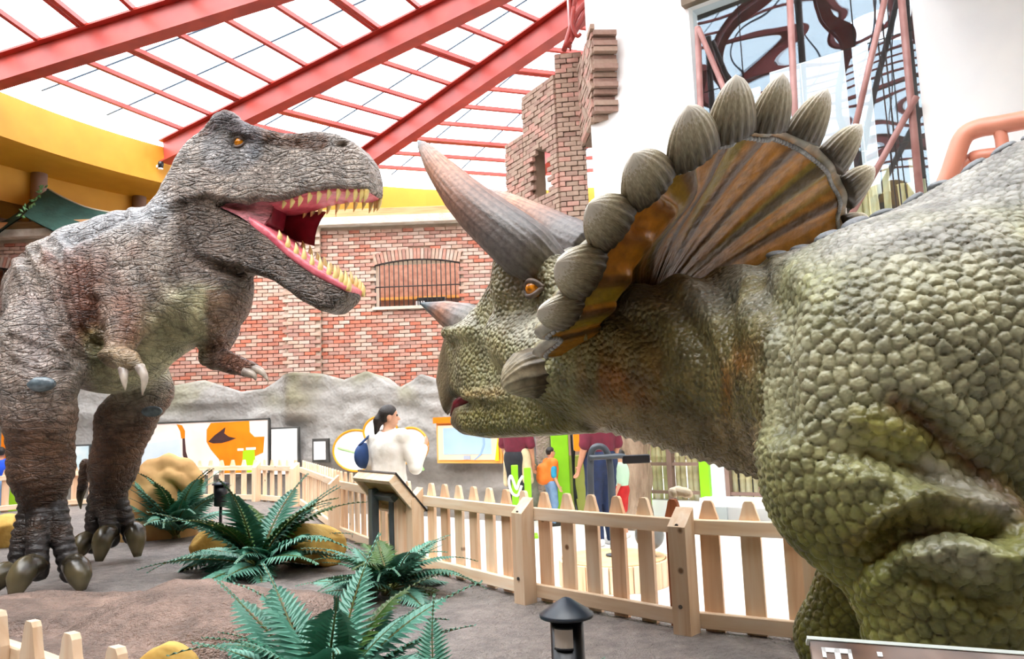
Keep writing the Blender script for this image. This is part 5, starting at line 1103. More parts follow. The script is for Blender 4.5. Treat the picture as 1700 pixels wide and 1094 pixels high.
    for a_ in ys:
        near_ = np.where((np.abs(px - a_[0]) < 7) & (py < a_[1] + 80) & (P[:, 0] > 0.6))[0]; i = near_[np.argmin(py[near_])]; co = P[i]; pass; nrm = Nn[i]; t = unit(np.cross(BL, nrm)); bb = np.cross(nrm, t)
        MB().ball(np.array(co) - nrm * 0.004, 0.05, 10, 6, sc=(0.85, 0.6, 0.34), ax=(t, bb, nrm)).build('back_plate', pl, root, True, loc=np.array(co))
    return root
build_trike()
# ================================================================ picket fences
def wood(name, c1, c2, c3, axis=2):
    mt, nt, b = new_mat(name); tcn = N(nt, 'ShaderNodeTexCoord'); mp = N(nt, 'ShaderNodeMapping'); sc = [14, 14, 14]; sc[axis] = 1.1; mp.inputs['Scale'].default_value = sc
    oi = N(nt, 'ShaderNodeObjectInfo'); ad = N(nt, 'ShaderNodeVectorMath', operation='MULTIPLY_ADD'); cb = N(nt, 'ShaderNodeCombineXYZ'); nt.links.new(oi.outputs['Random'], cb.inputs[0]); nt.links.new(oi.outputs['Random'], cb.inputs[2])
    nt.links.new(cb.outputs[0], ad.inputs[0]); ad.inputs[1].default_value = (9, 9, 9); nt.links.new(tcn.outputs['Object'], ad.inputs[2]); nt.links.new(ad.outputs[0], mp.inputs[0])
    nz = N(nt, 'ShaderNodeTexNoise'); nz.inputs['Scale'].default_value = 1.6; nz.inputs['Detail'].default_value = 3; nz.inputs['Distortion'].default_value = 0.6; nt.links.new(mp.outputs[0], nz.inputs['Vector'])
    r = ramp(nt, [(0.25, col(c3)), (0.45, col(c1)), (0.7, col(c2))], nz.outputs[0])
    kn = N(nt, 'ShaderNodeTexVoronoi'); kn.inputs['Scale'].default_value = 5.0; nt.links.new(ad.outputs[0], kn.inputs['Vector']); kr = ramp(nt, [(0.05, (0.30, 0.20, 0.14, 1)), (0.10, (1, 1, 1, 1))], kn.outputs['Distance'])
    hs_ = N(nt, 'ShaderNodeHueSaturation'); mr = N(nt, 'ShaderNodeMapRange'); nt.links.new(oi.outputs['Random'], mr.inputs[0]); mr.inputs[3].default_value = 0.88; mr.inputs[4].default_value = 1.1; nt.links.new(mr.outputs[0], hs_.inputs['Value'])
    nt.links.new(mixc(nt, r.outputs[0], kr.outputs[0], 1.0, 'MULTIPLY'), hs_.inputs['Color']); nt.links.new(hs_.outputs[0], b.inputs['Base Color']); b.inputs['Roughness'].default_value = 0.6
    bp = N(nt, 'ShaderNodeBump'); bp.inputs['Distance'].default_value = 0.002; nt.links.new(nz.outputs[0], bp.inputs['Height']); nt.links.new(bp.outputs[0], b.inputs['Normal']); return mt
PINE = wood('pine_board', '#f3d2ae', '#fae2c6', '#e4bc92'); PINE2 = wood('pine_board_warm', '#ebc09a', '#f3d0ae', '#d8a67c'); CEDAR = wood('cedar_board', '#a85f38', '#bb7448', '#8a4626'); RAILW = wood('rail_board', '#f4d6b4', '#fae4ca', '#e8c29a', 0)
def picket_mesh(mt, w=0.095, h=0.63, th=0.022):
    mb = MB(); o = [(-w / 2, 0), (w / 2, 0), (w / 2, h - 0.085), (w * 0.36, h - 0.045), (w * 0.27, h - 0.012), (w * 0.17, h), (-w * 0.17, h), (-w * 0.27, h - 0.012), (-w * 0.36, h - 0.045), (-w / 2, h - 0.085)]
    mb.prism([(x, -th / 2, z) for x, z in o], (0, th, 0)); return mesh_from('picket', mb.V, mb.F, mt)
PK = [picket_mesh(PINE), picket_mesh(PINE2), picket_mesh(CEDAR)]
def post_mesh(h=0.60, w=0.095):
    mb = MB(); o = [(-w / 2, -0.02), (w / 2, -0.02), (w / 2, h), (-w / 2, h - 0.085)]      # y-z outline: top slopes down to the front (-y)
    mb.prism([(-w / 2, y, z) for y, z in o], (w, 0, 0)); return mesh_from('post', mb.V, mb.F, PINE)
POST = post_mesh(); screw = mat('screw_steel', '#6a6460', rough=0.35, metal=0.8)
def fence(name, pts, side, label, spacing=0.198, red=(), posts=None, z=0.0, pat=None):
    """pts: plan corners; side=+1 puts rails to the left of the walking direction"""
    c_ = (pts[0] + pts[-1]) / 2; root = thing(name, (c_[0], c_[1], z), label, 'fence'); base = wloc(root); k = 0; rb = random.Random(len(pts) * 7 + int(abs(pts[0][0] * 10)))
    for i in range(len(pts) - 1):
        a = np.array((*pts[i], z)); e = np.array((*pts[i + 1], z)); d = unit(e - a); ln = np.linalg.norm(e - a); n_in = np.array((-d[1], d[0], 0)) * side; ang = math.atan2(d[1], d[0])
        yaw = ang if side < 0 else ang + math.pi                       # local -y faces inside
        for zz, hh in ((0.505, 0.072), (0.062, 0.075)):
            mb = MB().box((0, 0, 0), (ln - 0.02, 0.036, hh), bev=0.004); me = mesh_from('rail', mb.V, mb.F, RAILW); o = link('rail', me, root, (a + e) / 2 + n_in * 0.03 + np.array((0, 0, zz)) - base, (0, 0, yaw))
        m_ = max(1, int(round(ln / spacing))); 
        for q in range(m_):
            t = (q + 0.5) / m_; kind = 2 if k in red else (1 if rb.random() < 0.35 else 0)
            p = a + (e - a) * t; link('picket', PK[kind], root, p + np.array((0, 0, 0.0)) - base, (0, 0, yaw)); k += 1
    for i, p in enumerate(pts):
        if posts is not None and i not in posts: continue
        d = unit(np.array((*(pts[min(i + 1, len(pts) - 1)] - pts[max(i - 1, 0)]), 0))); n_in = np.array((-d[1], d[0], 0)) * side; ang = math.atan2(d[1], d[0]); yaw = ang if side < 0 else ang + math.pi
        po = link('post', POST, root, np.array((*p, z)) + n_in * 0.09 - base, (0, 0, yaw))
        if name == 'picket_fence' and side < 0 and i in (1, 2):
            for sz in (0.14, 0.52): MB().lathe((0, -0.0485 + (0.0 if sz < 0.3 else 0.012), sz), [(0.010, 0), (0.010, 0.006)], 8, ax=((1, 0, 0), (0, 0, 1), (0, -1, 0))).build('bolt', screw).parent = po
    return root
fence('picket_fence', FR, -1, 'pale picket fence running behind the triceratops, with one reddish board', red=(12,))
fence('picket_fence', FMID[::-1], 1, 'picket fence run receding behind the dark-legged sign', red=(2,))
fence('picket_fence', FBK, 1, 'curved far picket fence in front of the orange mural', spacing=0.235)
fence('picket_fence', FNR[:4], 1, 'nearest picket fence, its tops poking into the lower left corner', posts=(0,), spacing=0.2, z=-0.03)

# ---- interpretive sign seen from behind
steel = mat('grey_steel_leg', '#5f6a70', '#525b60', 5, rough=0.4, metal=0.3); blk = mat('black_panel', '#1a1a1c', rough=0.35); und = mat('board_back', '#b39a6a', '#a08858', 4, rough=0.8); frw = RAILW
H1 = W(654, 790, 5.62); H2 = W(593, 781, 6.2); L1 = W(704, 850, 5.74); H2[2] = H1[2]; e_f = H2 - H1; e_o = L1 - H1; L2 = L1 + e_f; nn_s = unit(np.cross(e_o, e_f)); nn_s = nn_s if nn_s[2] > 0 else -nn_s
pc = (H1 + H2) / 2 + e_o * 0.35; sg = thing('information_sign', (pc[0], pc[1], 0.0), 'slanted wood-framed information board on two grey legs, seen from behind', 'sign')
ax_s = (unit(e_f), unit(e_o), nn_s); le, lo_ = np.linalg.norm(e_f), np.linalg.norm(e_o); cc = (H1 + L2) / 2
MB().box(cc + nn_s * 0.02, (le + 0.02, lo_ + 0.02, 0.012), ax_s).build('face_panel', blk, sg)
MB().box(cc - nn_s * 0.01, (le - 0.05, lo_ - 0.05, 0.02), ax_s).build('backing', und, sg)
for s_, q in (((le, 0.035, 0.075), (H1 + H2) / 2 + unit(e_o) * 0.018), ((le, 0.035, 0.075), (L1 + L2) / 2 - unit(e_o) * 0.018)): MB().box(q - nn_s * 0.02, s_, ax_s, bev=0.003).build('frame_board', frw, sg)
for q in ((H1 + L1) / 2 + unit(e_f) * 0.018, (H2 + L2) / 2 - unit(e_f) * 0.018): MB().box(q - nn_s * 0.02, (0.035, lo_, 0.075), ax_s, bev=0.003).build('frame_board', frw, sg)
for px_ in (638, 672):
    p = G(px_, 936); t = 0.3 if px_ == 641 else 0.3; zt_ = H1[2] - 0.12; p = p - unit((*e_o[:2], 0)) * 0.08; MB().box((p[0], p[1], zt_ / 2), (0.075, 0.06, zt_), (unit(e_f), unit((*e_o[:2], 0)), up), bev=0.006).build('leg', steel, sg)
MB().box(cc - nn_s * 0.055, (0.36, 0.05, 0.04), ax_s).build('bracket', steel, sg)
# ---- near sign with the animal's name
q0 = W(1343, 1063, 1.34); q1 = W(1760, 1093, 1.27); sx_ = unit(q1 - q0); sdn = unit(np.array((-0.05, -0.75, -0.66))); sdn = unit(sdn - sx_ * (sdn @ sx_)); sn_ = np.cross(sx_, -sdn); sn_ = sn_ if sn_[2] > 0 else -sn_; wS = np.linalg.norm(q1 - q0); hS = 0.36; cS = q0 + sx_ * wS / 2 + sdn * hS / 2
ns_ = thing('name_sign', (cS[0], cS[1] - 0.0, FLZ), 'glossy printed name board with white lettering at the lower right corner', 'sign')
prm, nt, b = new_mat('printed_board'); tcn = N(nt, 'ShaderNodeTexCoord'); nz = N(nt, 'ShaderNodeTexNoise'); nz.inputs['Scale'].default_value = 7; nz.inputs['Detail'].default_value = 2; nt.links.new(tcn.outputs['Object'], nz.inputs['Vector']); nt.links.new(ramp(nt, [(0.32, col('#2a211c')), (0.5, col('#7a5a44')), (0.62, col('#a58a76')), (0.75, col('#a8b7b2'))], nz.outputs[0]).outputs[0], b.inputs['Base Color']); b.inputs['Roughness'].default_value = 0.12
MB().box(cS, (wS, hS, 0.012), (sx_, -sdn, sn_)).build('board', prm, ns_); MB().box(q0 + sx_ * wS / 2 - sn_ * 0.001, (wS + 0.008, 0.006, 0.018), (sx_, -sdn, sn_)).build('edge_strip', mat('pale_edge', '#cfd8d0', rough=0.4), ns_)
lt = MB(); lw = mat('white_letter', '#f6f6f4', rough=0.5); o0 = q0 + sn_ * 0.007
def lb(x0, y0, w_, h_): lt.box(o0 + sx_ * (x0 + w_ / 2) + sdn * (y0 + h_ / 2), (w_, h_, 0.001), (sx_, -sdn, sn_))
lb(0.016, 0.016, 0.046, 0.008); lb(0.016, 0.016, 0.006, 0.018); lb(0.056, 0.016, 0.006, 0.018); lb(0.035, 0.016, 0.009, 0.062); lb(0.026, 0.072, 0.027, 0.006)
lb(0.068, 0.036, 0.012, 0.005); lb(0.073, 0.036, 0.008, 0.042); lb(0.066, 0.073, 0.022, 0.005); lb(0.081, 0.036, 0.012, 0.007)
lb(0.101, 0.017, 0.008, 0.008); lb(0.097, 0.036, 0.012, 0.005); lb(0.101, 0.036, 0.008, 0.042); lb(0.095, 0.073, 0.02, 0.005); lt.build('lettering', lw, ns_)
for t in (0.25, 0.75):
    p = q0 + sx_ * wS * t + sdn * 0.2; MB().box((p[0], p[1] + 0.03, (p[2] - 0.02 + FLZ) / 2), (0.05, 0.05, p[2] - 0.02 - FLZ)).build('leg', steel, ns_)
# ================================================================ garden lights, rocks, boulder
blackm = mat('black_metal', '#15161a', '#1d1f24', 6, rough=0.28, metal=0.2); slate = mat('slate_metal', '#333c48', '#2a323c', 5, rough=0.35)
p = W(940, 1012, 2.43); gz = float(ground(np.array([p[0]]), np.array([p[1]]))[0]); bo = thing('bollard_light', (p[0], p[1], gz), 'black bollard light with conical cap in the near foreground', 'lamp')
zt_ = p[2] + 0.012
MB().lathe((p[0], p[1], zt_ - 0.032), [(0.0815, 0), (0.083, 0.006), (0.08, 0.012), (0.012, 0.055), (0.001, 0.058)], 40).build('cap', slate, bo, True)
MB().lathe((p[0], p[1], gz), [(0.07, 0), (0.07, 0.012), (0.051, 0.014), (0.051, zt_ - 0.03 - gz)], 36).build('body', blackm, bo, True)
vs = unit(np.array((-0.32, -1, 0))); sdv = np.array((vs[1], -vs[0], 0)) * -1; wv = MB(); n = 8; arc = []
for k in range(n + 1):
    a = math.atan2(vs[1], vs[0]) + (k / n - 0.5) * 1.15; arc.append((math.cos(a), math.sin(a)))
V = [np.array((p[0] + x * 0.0525, p[1] + y * 0.0525, z)) for x, y in arc for z in (zt_ - 0.115, zt_ - 0.055)] + [np.array((p[0] + x * 0.0475, p[1] + y * 0.0475, z)) for x, y in arc for z in (zt_ - 0.115, zt_ - 0.055)]
wv.add(V, [(2 * k, 2 * k + 2, 2 * k + 3, 2 * k + 1) for k in range(n)]); wv.build('lens', mat('frosted_lens', '#c9c4bc', '#dad6d0', 10, rough=0.3), bo, True)
MB().tube([np.array((p[0] + x * 0.0525, p[1] + y * 0.0525, zt_ - 0.055)) for x, y in arc], 0.0035, 6).build('lens_rim', blackm, bo, True); MB().tube([np.array((p[0] + x * 0.0525, p[1] + y * 0.0525, zt_ - 0.115)) for x, y in arc], 0.0035, 6).build('lens_rim', blackm, bo, True)
p = G(366, 893); bo = thing('bollard_light', (p[0], p[1], 0), 'small black garden light on a thin stake beside a tan boulder', 'lamp'); tz = W(366, 799, p[1])[2]
MB().lathe((p[0], p[1], tz - 0.035), [(0.085, 0), (0.088, 0.01), (0.03, 0.032), (0.004, 0.036)], 28).build('cap', slate, bo, True)
MB().lathe((p[0], p[1], tz - 0.25), [(0.045, 0), (0.066, 0.006), (0.066, 0.215)], 24).build('body', blackm, bo, True); MB().tube([(p[0], p[1], -0.02), (p[0], p[1], tz - 0.24)], 0.016, 8).build('stake', blackm, bo, True)
sand = mat('yellow_sandstone', '#dcb662', '#b98e3e', 5, rough=0.85, bump=0.02, bscale=12); tanr = mat('tan_sandstone', '#c9a066', '#b08452', 2.5, rough=0.8, bump=0.03, bscale=5)
def rock(c_, r_, seed, label, cuts=7, mt=sand):
    bm = bmesh.new(); bmesh.ops.create_icosphere(bm, subdivisions=4, radius=1.0); rg = np.random.default_rng(seed); P = np.array([v.co[:] for v in bm.verts])
    for _ in range(cuts):
        n = unit(rg.normal(size=3)); d = rg.uniform(0.55, 0.82); s_ = P @ n; P = P - n * (np.maximum(s_ - d, 0) * 0.92)[:, None]
    P = P * (1 + 0.10 * (fbm(P + seed, 2.0, 3) - 0.5))[:, None] + (fbm(P, 7, 2, seed) - 0.5)[:, None] * 0.03
    P = P * np.asarray(r_); P[:, 2] = np.maximum(P[:, 2], -r_[2] * 0.75); F_ = [[v.index for v in f.verts] for f in bm.faces]; bm.free()
    zb_ = P[:, 2].min(); P[:, 2] -= zb_; me = mesh_from('rock', P, F_, mt, True); o = link('rock', me, None, c_, (0, 0, rg.uniform(0, 6))); return tag(o, label, 'rock', 'yellow rocks among the ferns')
g_ = lambda x, y: (lambda q: (q[0], q[1], float(ground(np.array([q[0]]), np.array([q[1]]))[0]) - 0.02))(G(x, y))
rock(g_(522, 938), (0.25, 0.2, 0.22), 3, 'blocky yellow rock with a flat face, right of the middle fern')
rock(g_(352, 922), (0.26, 0.2, 0.2), 11, 'yellow rock at the foot of the small garden light')
rock(g_(12, 908), (0.24, 0.2, 0.2), 5, 'yellow rock at the left edge behind the tyrannosaur foot')
q = W(278, 1092, 3.3); rock((q[0], q[1], q[2] - 0.22), (0.14, 0.12, 0.16), 8, 'small yellow rock at the bottom edge below the brown mound')
# tall tan boulder with a curled top
bx_ = G(262, 895); bb = Field((bx_[0] - 0.9, bx_[1] - 0.6, -0.05), (bx_[0] + 0.9, bx_[1] + 0.9, 1.15), 0.022); Yb = bx_[1] + 0.1
bb.cone(W(232, 880, Yb), W(246, 800, Yb + 0.1), 0.24, 0.17, k=0.1); bb.cone(W(285, 890, Yb + 0.15), W(275, 820, Yb + 0.15), 0.26, 0.2, k=0.15)
cur = [(240, 805), (252, 778), (280, 768), (308, 776), (326, 796)]
for a, e in zip(cur, cur[1:]): bb.cone(W(*a, Yb + 0.12), W(*e, Yb + 0.12), 0.075, 0.075, k=0.06)
cur = [(262, 800), (282, 788), (302, 796), (312, 812)]
for a, e in zip(cur, cur[1:]): bb.cone(W(*a, Yb + 0.05), W(*e, Yb + 0.05), 0.06, 0.06, k=0.03)
P_, Q_ = bb.mesh(); P_ = vsmooth(P_, Q_, 2); nb = vnormals(P_, Q_); P_ = P_ + nb * ((fbm(P_, 3, 3) - 0.5) * 0.07)[:, None]; o = link('boulder', np_mesh('boulder', P_ - np.array((bx_[0], bx_[1], 0)), Q_, tanr), None, (bx_[0], bx_[1], 0)); tag(o, 'tall tan sculpted boulder with a curled rim behind the leftmost fern', 'boulder')

# ================================================================ exhibits on the rock wall
def wall_quad(x0, y0, x1, y1, off=0.12):
    """frame on the rock face through a pixel box: centre, axes, width, height"""
    p, e = rock_at((x0 + x1) / 2, (y0 + y1) / 2); n = unit((e[1], -e[0], 0)); n = n if n @ (CAM - p) > 0 else -n; p = p + n * off; a = HP(x0, (y0 + y1) / 2, p, n); b_ = HP(x1, (y0 + y1) / 2, p, n); t = HP((x0 + x1) / 2, y0, p, n); u_ = HP((x0 + x1) / 2, y1, p, n); xa = unit(np.array((*(b_ - a)[:2], 0))); return (a + b_) / 2 * np.array((1, 1, 0)) + up * (t[2] + u_[2]) / 2, (xa, -n, up), np.linalg.norm((b_ - a)[:2]), t[2] - u_[2], n
def flat(pts, c_, ax, n, mt, name, parent, off):      # flat printed shape on a board, pts in metres from the centre
    MB().prism([c_ + ax[0] * x + up * z + n * off for x, z in pts], n * 0.003).build(name, mt, parent)
orange = mat('print_orange', '#f58a12', '#ef7a08', 3, rough=0.4); pinkw = mat('print_pale_pink', '#fbeae4', '#f4dcd2', 2, rough=0.4); paleb = mat('print_pale_blue', '#d6e2f0', '#c8d8ea', 2, rough=0.4); darkp = mat('print_dark', '#4a3030', '#3a2628', 6, rough=0.4); frm = mat('dark_frame', '#4a4a48', '#3c3c3a', 5, rough=0.5); limep = mat('print_lime', '#a6d81a', rough=0.4); whp = mat('print_white', '#fbfbfa', rough=0.4)
c_, ax, w_, h_, n = wall_quad(160, 702, 446, 790, 0.35); mu = thing('mural_board', (c_[0], c_[1], FLZ), 'wide printed mural board with orange patch and dark fossil fish shape', 'mural')
MB().box(c_, (w_, 0.05, h_), ax, bev=0.004).build('board', pinkw, mu); MB().box(c_ + up * (h_ / 2 + 0.012), (w_ + 0.03, 0.07, 0.025), ax).build('frame_strip', frm, mu); MB().box(c_ + ax[0] * (w_ / 2 + 0.012), (0.03, 0.07, h_), ax).build('frame_strip', frm, mu)
sx2 = w_ / 286.0; P2 = lambda L_: [((x - 303) * sx2, (746 - y) * h_ / 88.0) for x, y in L_]
flat(P2([(352, 704), (415, 703), (416, 722), (424, 730), (440, 730), (438, 756), (424, 762), (412, 768), (405, 788), (372, 788), (366, 765), (352, 748), (345, 735), (345, 715)]), c_, ax, n, orange, 'orange_patch', mu, 0.026)
flat(P2([(348, 735), (358, 725), (368, 718), (376, 712), (374, 722), (382, 728), (394, 731), (382, 735), (370, 738), (356, 738)]), c_, ax, n, darkp, 'fossil_shape', mu, 0.030)
flat(P2([(295, 704), (304, 706), (309, 716), (309, 728), (303, 728), (301, 716)]), c_, ax, n, orange, 'orange_patch', mu, 0.026); flat(P2([(305, 728), (309, 728), (311, 750), (318, 772), (326, 784), (314, 776), (306, 756)]), c_, ax, n, darkp, 'dark_streak', mu, 0.0265)
flat(P2([(240, 735), (300, 728), (304, 760), (290, 786), (230, 786)]), c_, ax, n, paleb, 'blue_patch', mu, 0.0262); flat(P2([(405, 752), (424, 750), (426, 788), (404, 788)]), c_, ax, n, limep, 'lime_patch', mu, 0.031); flat(P2([(396, 748), (406, 748), (406, 752), (396, 752)]), c_, ax, n, whp, 'white_patch', mu, 0.0312); flat(P2([(410, 747), (426, 747), (426, 751), (410, 751)]), c_, ax, n, whp, 'white_patch', mu, 0.0312)
def board(box, name, label, cat, fm_, face, group=None, off=0.2, fr_=0.03, th=0.05):
    c_, ax, w_, h_, n = wall_quad(*box, off); t = thing(name, (c_[0], c_[1], FLZ), label, cat, group)
    MB().box(c_ - n * 0.01, (w_, th, h_), ax, bev=0.003).build('frame', fm_, t); MB().box(c_ + n * 0.012, (w_ - 2 * fr_, th, h_ - 2 * fr_), ax).build('panel', face, t); return t, c_, ax, w_, h_, n
board((450, 709, 497, 790), 'poster_board', 'blank white upright poster board right of the orange mural', 'board', frm, whp)
board((519, 728, 546, 768), 'small_window_box', 'small dark-framed white box window set in the grey rock', 'window', frm, whp, fr_=0.05)
board((112, 738, 151, 790), 'poster_board', 'pale blue poster board seen between the tyrannosaur legs', 'board', frm, mat('print_sky', '#bfe0ee', '#e8f2f4', 3, rough=0.4))
t, c_, ax, w_, h_, n = board((726, 699, 833, 769), 'framed_screen', 'orange-framed pale blue screen below the triceratops chin', 'screen', mat('orange_frame', '#f7a24a', '#f6b768', 2, rough=0.45), mat('print_cream', '#f0d2b4', '#eac6a4', 2, rough=0.4), fr_=0.05)
MB().box(c_ + n * 0.016 + up * 0.02, (w_ * 0.74, 0.05, h_ * 0.64), ax).build('screen', mat('print_screen_blue', '#a9c2e2', '#9ab6da', 1.5, rough=0.3), t); MB().box(c_ + n * 0.02 - up * h_ * 0.36, (0.13, 0.05, 0.055), ax).build('caption_plate', mat('plate_grey', '#9ea4b4', rough=0.5), t)
flat([(x * w_, z * h_) for x, z in ((0.24, 0.3), (0.27, 0.3), (0.28, -0.05), (0.22, -0.30), (0.12, -0.42), (0.10, -0.42), (0.2, -0.28), (0.25, -0.05))], c_, ax, n, mat('print_blue_line', '#8aa6c8', rough=0.4), 'drawn_line', t, 0.042); flat([(x * w_, z * h_) for x, z in ((0.42, -0.44), (0.48, -0.44), (0.48, 0.2), (0.45, -0.1))], c_, ax, n, mat('print_yellow', '#f2c418', rough=0.4), 'yellow_stroke', t, 0.042)
MB().box(c_ + n * 0.03 + up * (h_ / 2 + 0.03), (w_ + 0.03, 0.08, 0.09), ax).build('orange_ledge', mat('print_orange_deep', '#f07c10', rough=0.45), t)
gold = mat('gold_edge', '#d99a12', '#c98a0c', 4, rough=0.4); stripe = mat('print_green_stripe', '#b4e89a', rough=0.4)
for k, (x, y, rx, ry, st) in enumerate(((593, 748, 37, 33, ((-30, -4, 28, 8),)), (633, 716, 27, 24, ()), (684, 740, 27, 29, ((-20, -22, 0, 8), (0, 4, 20, 30))))):
    c_, ax, w_, h_, n = wall_quad(x - rx, y - ry, x + rx, y + ry, 0.22 + 0.05 * k); t = thing('oval_display', (c_[0], c_[1], FLZ), ('leftmost oval light display with gold rim in the grey rock', 'uppermost oval light display, behind the woman head', 'rightmost oval light display with green stripes, beside the woman hand')[k], 'display', 'oval displays in the rock')
    ov = [(math.cos(a) * w_ / 2, math.sin(a) * h_ / 2) for a in np.linspace(0, 2 * math.pi, 40, endpoint=False)]
    MB().prism([c_ + ax[0] * a_ + up * b_ for a_, b_ in ov], n * 0.02).build('panel', whp, t); MB().tube([c_ + ax[0] * a_ * 1.03 + up * b_ * 1.03 + n * 0.02 for a_, b_ in ov], 0.02, 8, closed=True).build('rim', gold, t, True)
    for (xa, ya, xb, yb2) in st:
        s2 = w_ / (2 * rx); MB().tube([c_ + ax[0] * xa * s2 - up * ya * s2 + n * 0.022, c_ + ax[0] * xb * s2 - up * yb2 * s2 + n * 0.022], 0.022, 6).build('stripe', stripe, t, True)
# orange and lime stand at the left edge
q = W(6, 735, 13.2); t = thing('display_stand', (q[0], q[1], FLZ), 'orange and lime display stand at the far left edge', 'stand'); MB().box((q[0] + 0.05, q[1] + 0.1, 1.0), (0.30, 0.05, 0.5), bev=0.01).build('orange_panel', orange, t); MB().box((q[0] + 0.1, q[1] + 0.1, 0.2), (0.45, 0.06, 1.1), bev=0.01).build('lime_panel', limep, t)

# ================================================================ play area beyond the fence
lime = MATS['lime_paint']; f0 = lambda x, y: G(x, y, FLZ)
p = f0(866, 893); t = thing('lime_stand', (p[0], p[1], FLZ), 'pair of lime green upright boards looped with a white hose', 'stand'); 
for px_, yt_ in ((855, 772), (876, 776)):
    q = W(px_, 800, p[1] + (0.1 if px_ < 860 else 0)); zt_ = W(px_, yt_, q[1])[2]; MB().box((q[0], q[1], (FLZ + zt_) / 2), (0.085, 0.05, zt_ - FLZ), bev=0.006).build('upright', lime, t); MB().box((q[0], q[1], FLZ + 0.02), (0.2, 0.22, 0.04), bev=0.006).build('foot', lime, t)
hose = mat('white_hose', '#e8e6da', rough=0.45); q = p + np.array((0, -0.12, 0)); MB().tube(bez([W(x, y, p[1] - 0.08) for x, y in ((868, 790), (862, 800), (858, 812), (852, 798), (848, 790), (845, 800), (850, 818), (860, 822), (866, 806))], 6), 0.017, 7).build('hose', hose, t, True)
q = W(933, 780, 11.0); t = thing('lime_kiosk', (q[0], q[1], FLZ), 'tall lime green kiosk post with black cable behind the boy', 'kiosk')
MB().box((q[0] - 0.02, q[1], (FLZ + 2.4) / 2), (0.24, 0.24, 2.4 - FLZ), bev=0.01).build('post', lime, t); MB().box((q[0] + 0.30, q[1] + 0.1, 0.1), (0.5, 0.18, 0.9), bev=0.01).build('lower_cabinet', mat('olive_lime', '#a9ad5a', '#9aa048', 3, rough=0.5), t)
MB().tube(bez([W(948, 715, 10.75), W(952, 780, 10.7), W(955, 830, 10.7), W(960, 858, 10.6)], 6), 0.018, 6).build('cable', blackm, t, True); MB().tube(bez([W(955, 715, 10.75), W(953, 790, 10.7), W(958, 828, 10.7)], 6), 0.012, 6).build('cable', blackm, t, True)
q = W(978, 745, 10.2); t = thing('orange_panel', (q[0], q[1], FLZ), 'orange exhibit panel with a small white-framed picture', 'panel'); MB().box((q[0], q[1], 1.05), (0.40, 0.10, 0.82), bev=0.02).build('board', orange, t); MB().box((q[0] - 0.03, q[1] - 0.06, W(972, 743, 10.1)[2]), (0.17, 0.03, 0.27), bev=0.004).build('picture_frame', whp, t); MB().box((q[0] - 0.03, q[1] - 0.08, W(972, 743, 10.1)[2]), (0.11, 0.015, 0.19)).build('picture', mat('picture_dark', '#4a5666', '#39424e', 9), t); MB().tube([np.array((q[0] - 0.03 + 0.028 * math.cos(a), q[1] - 0.09, W(972, 743, 10.1)[2] + 0.05 * math.sin(a))) for a in np.linspace(0, 2 * math.pi, 14, endpoint=False)], 0.008, 5, closed=True).build('white_mark', whp, t)
MB().box((q[0], q[1], 0.15), (0.12, 0.1, 1.0)).build('stem', lime, t)
q = W(1053, 780, 10.0); o = MB(); pts = bez([(q[0], q[1], FLZ), (q[0] + 0.02, q[1], 0.5), (q[0] - 0.03, q[1], 1.3), (q[0] + 0.05, q[1], 2.4)], 8); o.tube(pts, [0.2 + 0.02 * math.sin(i * 1.3) for i in range(len(pts))], 16); o = o.build('tree_trunk', mat('pale_bark', '#a08a74', '#86705c', 4, rough=0.85, bump=0.03, stretch=(3, 3, 0.6)), None, True, loc=(q[0], q[1], FLZ)); tag(o, 'thick pale brown artificial tree trunk behind the metal crank', 'trunk')
o = MB().box(W(1071, 790, 10.35), (0.14, 0.05, 1.9), bev=0.01).build('lime_board', lime); tag(o, 'narrow lime green board beside the pale brown trunk', 'board'); o.location.z += 0
q = W(904, 790, 11.3); o = MB().box((q[0], q[1], 0.9), (0.22, 0.2, 2.5), bev=0.02).build('stone_pillar', mat('pinkish_stone', '#a08c84', '#8a766e', 9, rough=0.9, bump=0.03)); tag(o, 'narrow pinkish stone pillar at the end of the grey rock', 'pillar')
# round stave platform with crank and ball
cP = G(1032, 985, FLZ) + np.array((0, 0.42, 0)); t = thing('round_platform', (cP[0], cP[1], FLZ), 'round wooden platform of upright staves beyond the fence', 'platform'); rP, hP = 0.46, 0.21; n = 30
for k in range(n):
    a = 2 * math.pi * k / n; d = np.array((math.cos(a), math.sin(a), 0)); MB().box(cP * np.array((1, 1, 0)) + d * rP + up * (FLZ + hP / 2), (0.03, 2 * math.pi * rP / n - 0.006, hP), (d, np.array((-d[1], d[0], 0)), up), bev=0.003).build('stave', PINE2 if k % 3 else PINE, t)
MB().lathe((cP[0], cP[1], FLZ), [(rP - 0.02, 0.01), (rP - 0.02, hP + 0.005), (rP - 0.03, hP + 0.012)], 40).build('top', mat('platform_top', '#e6c497', '#dcb584', 5, rough=0.6), t)
Yc = cP[1]; t = thing('hand_crank', (W(1018, 915, Yc)[0], Yc, FLZ + hP + 0.015), 'dark grey bent-tube crank machine on the round wooden platform', 'machine'); dg = mat('dark_grey_tube', '#434a52', '#383e46', 5, rough=0.4)
MB().tube(bez([W(x, y, Yc) for x, y in ((1019, 912), (1016, 840), (1013, 775), (1006, 748), (994, 741), (983, 748), (980, 775), (981, 822))], 6), 0.03, 10).build('hoop', dg, t, True); MB().tube(bez([W(x, y, Yc - 0.04) for x, y in ((979, 760), (1010, 758), (1032, 757), (1040, 762))], 5), 0.024, 10).build('crossbar', dg, t, True)
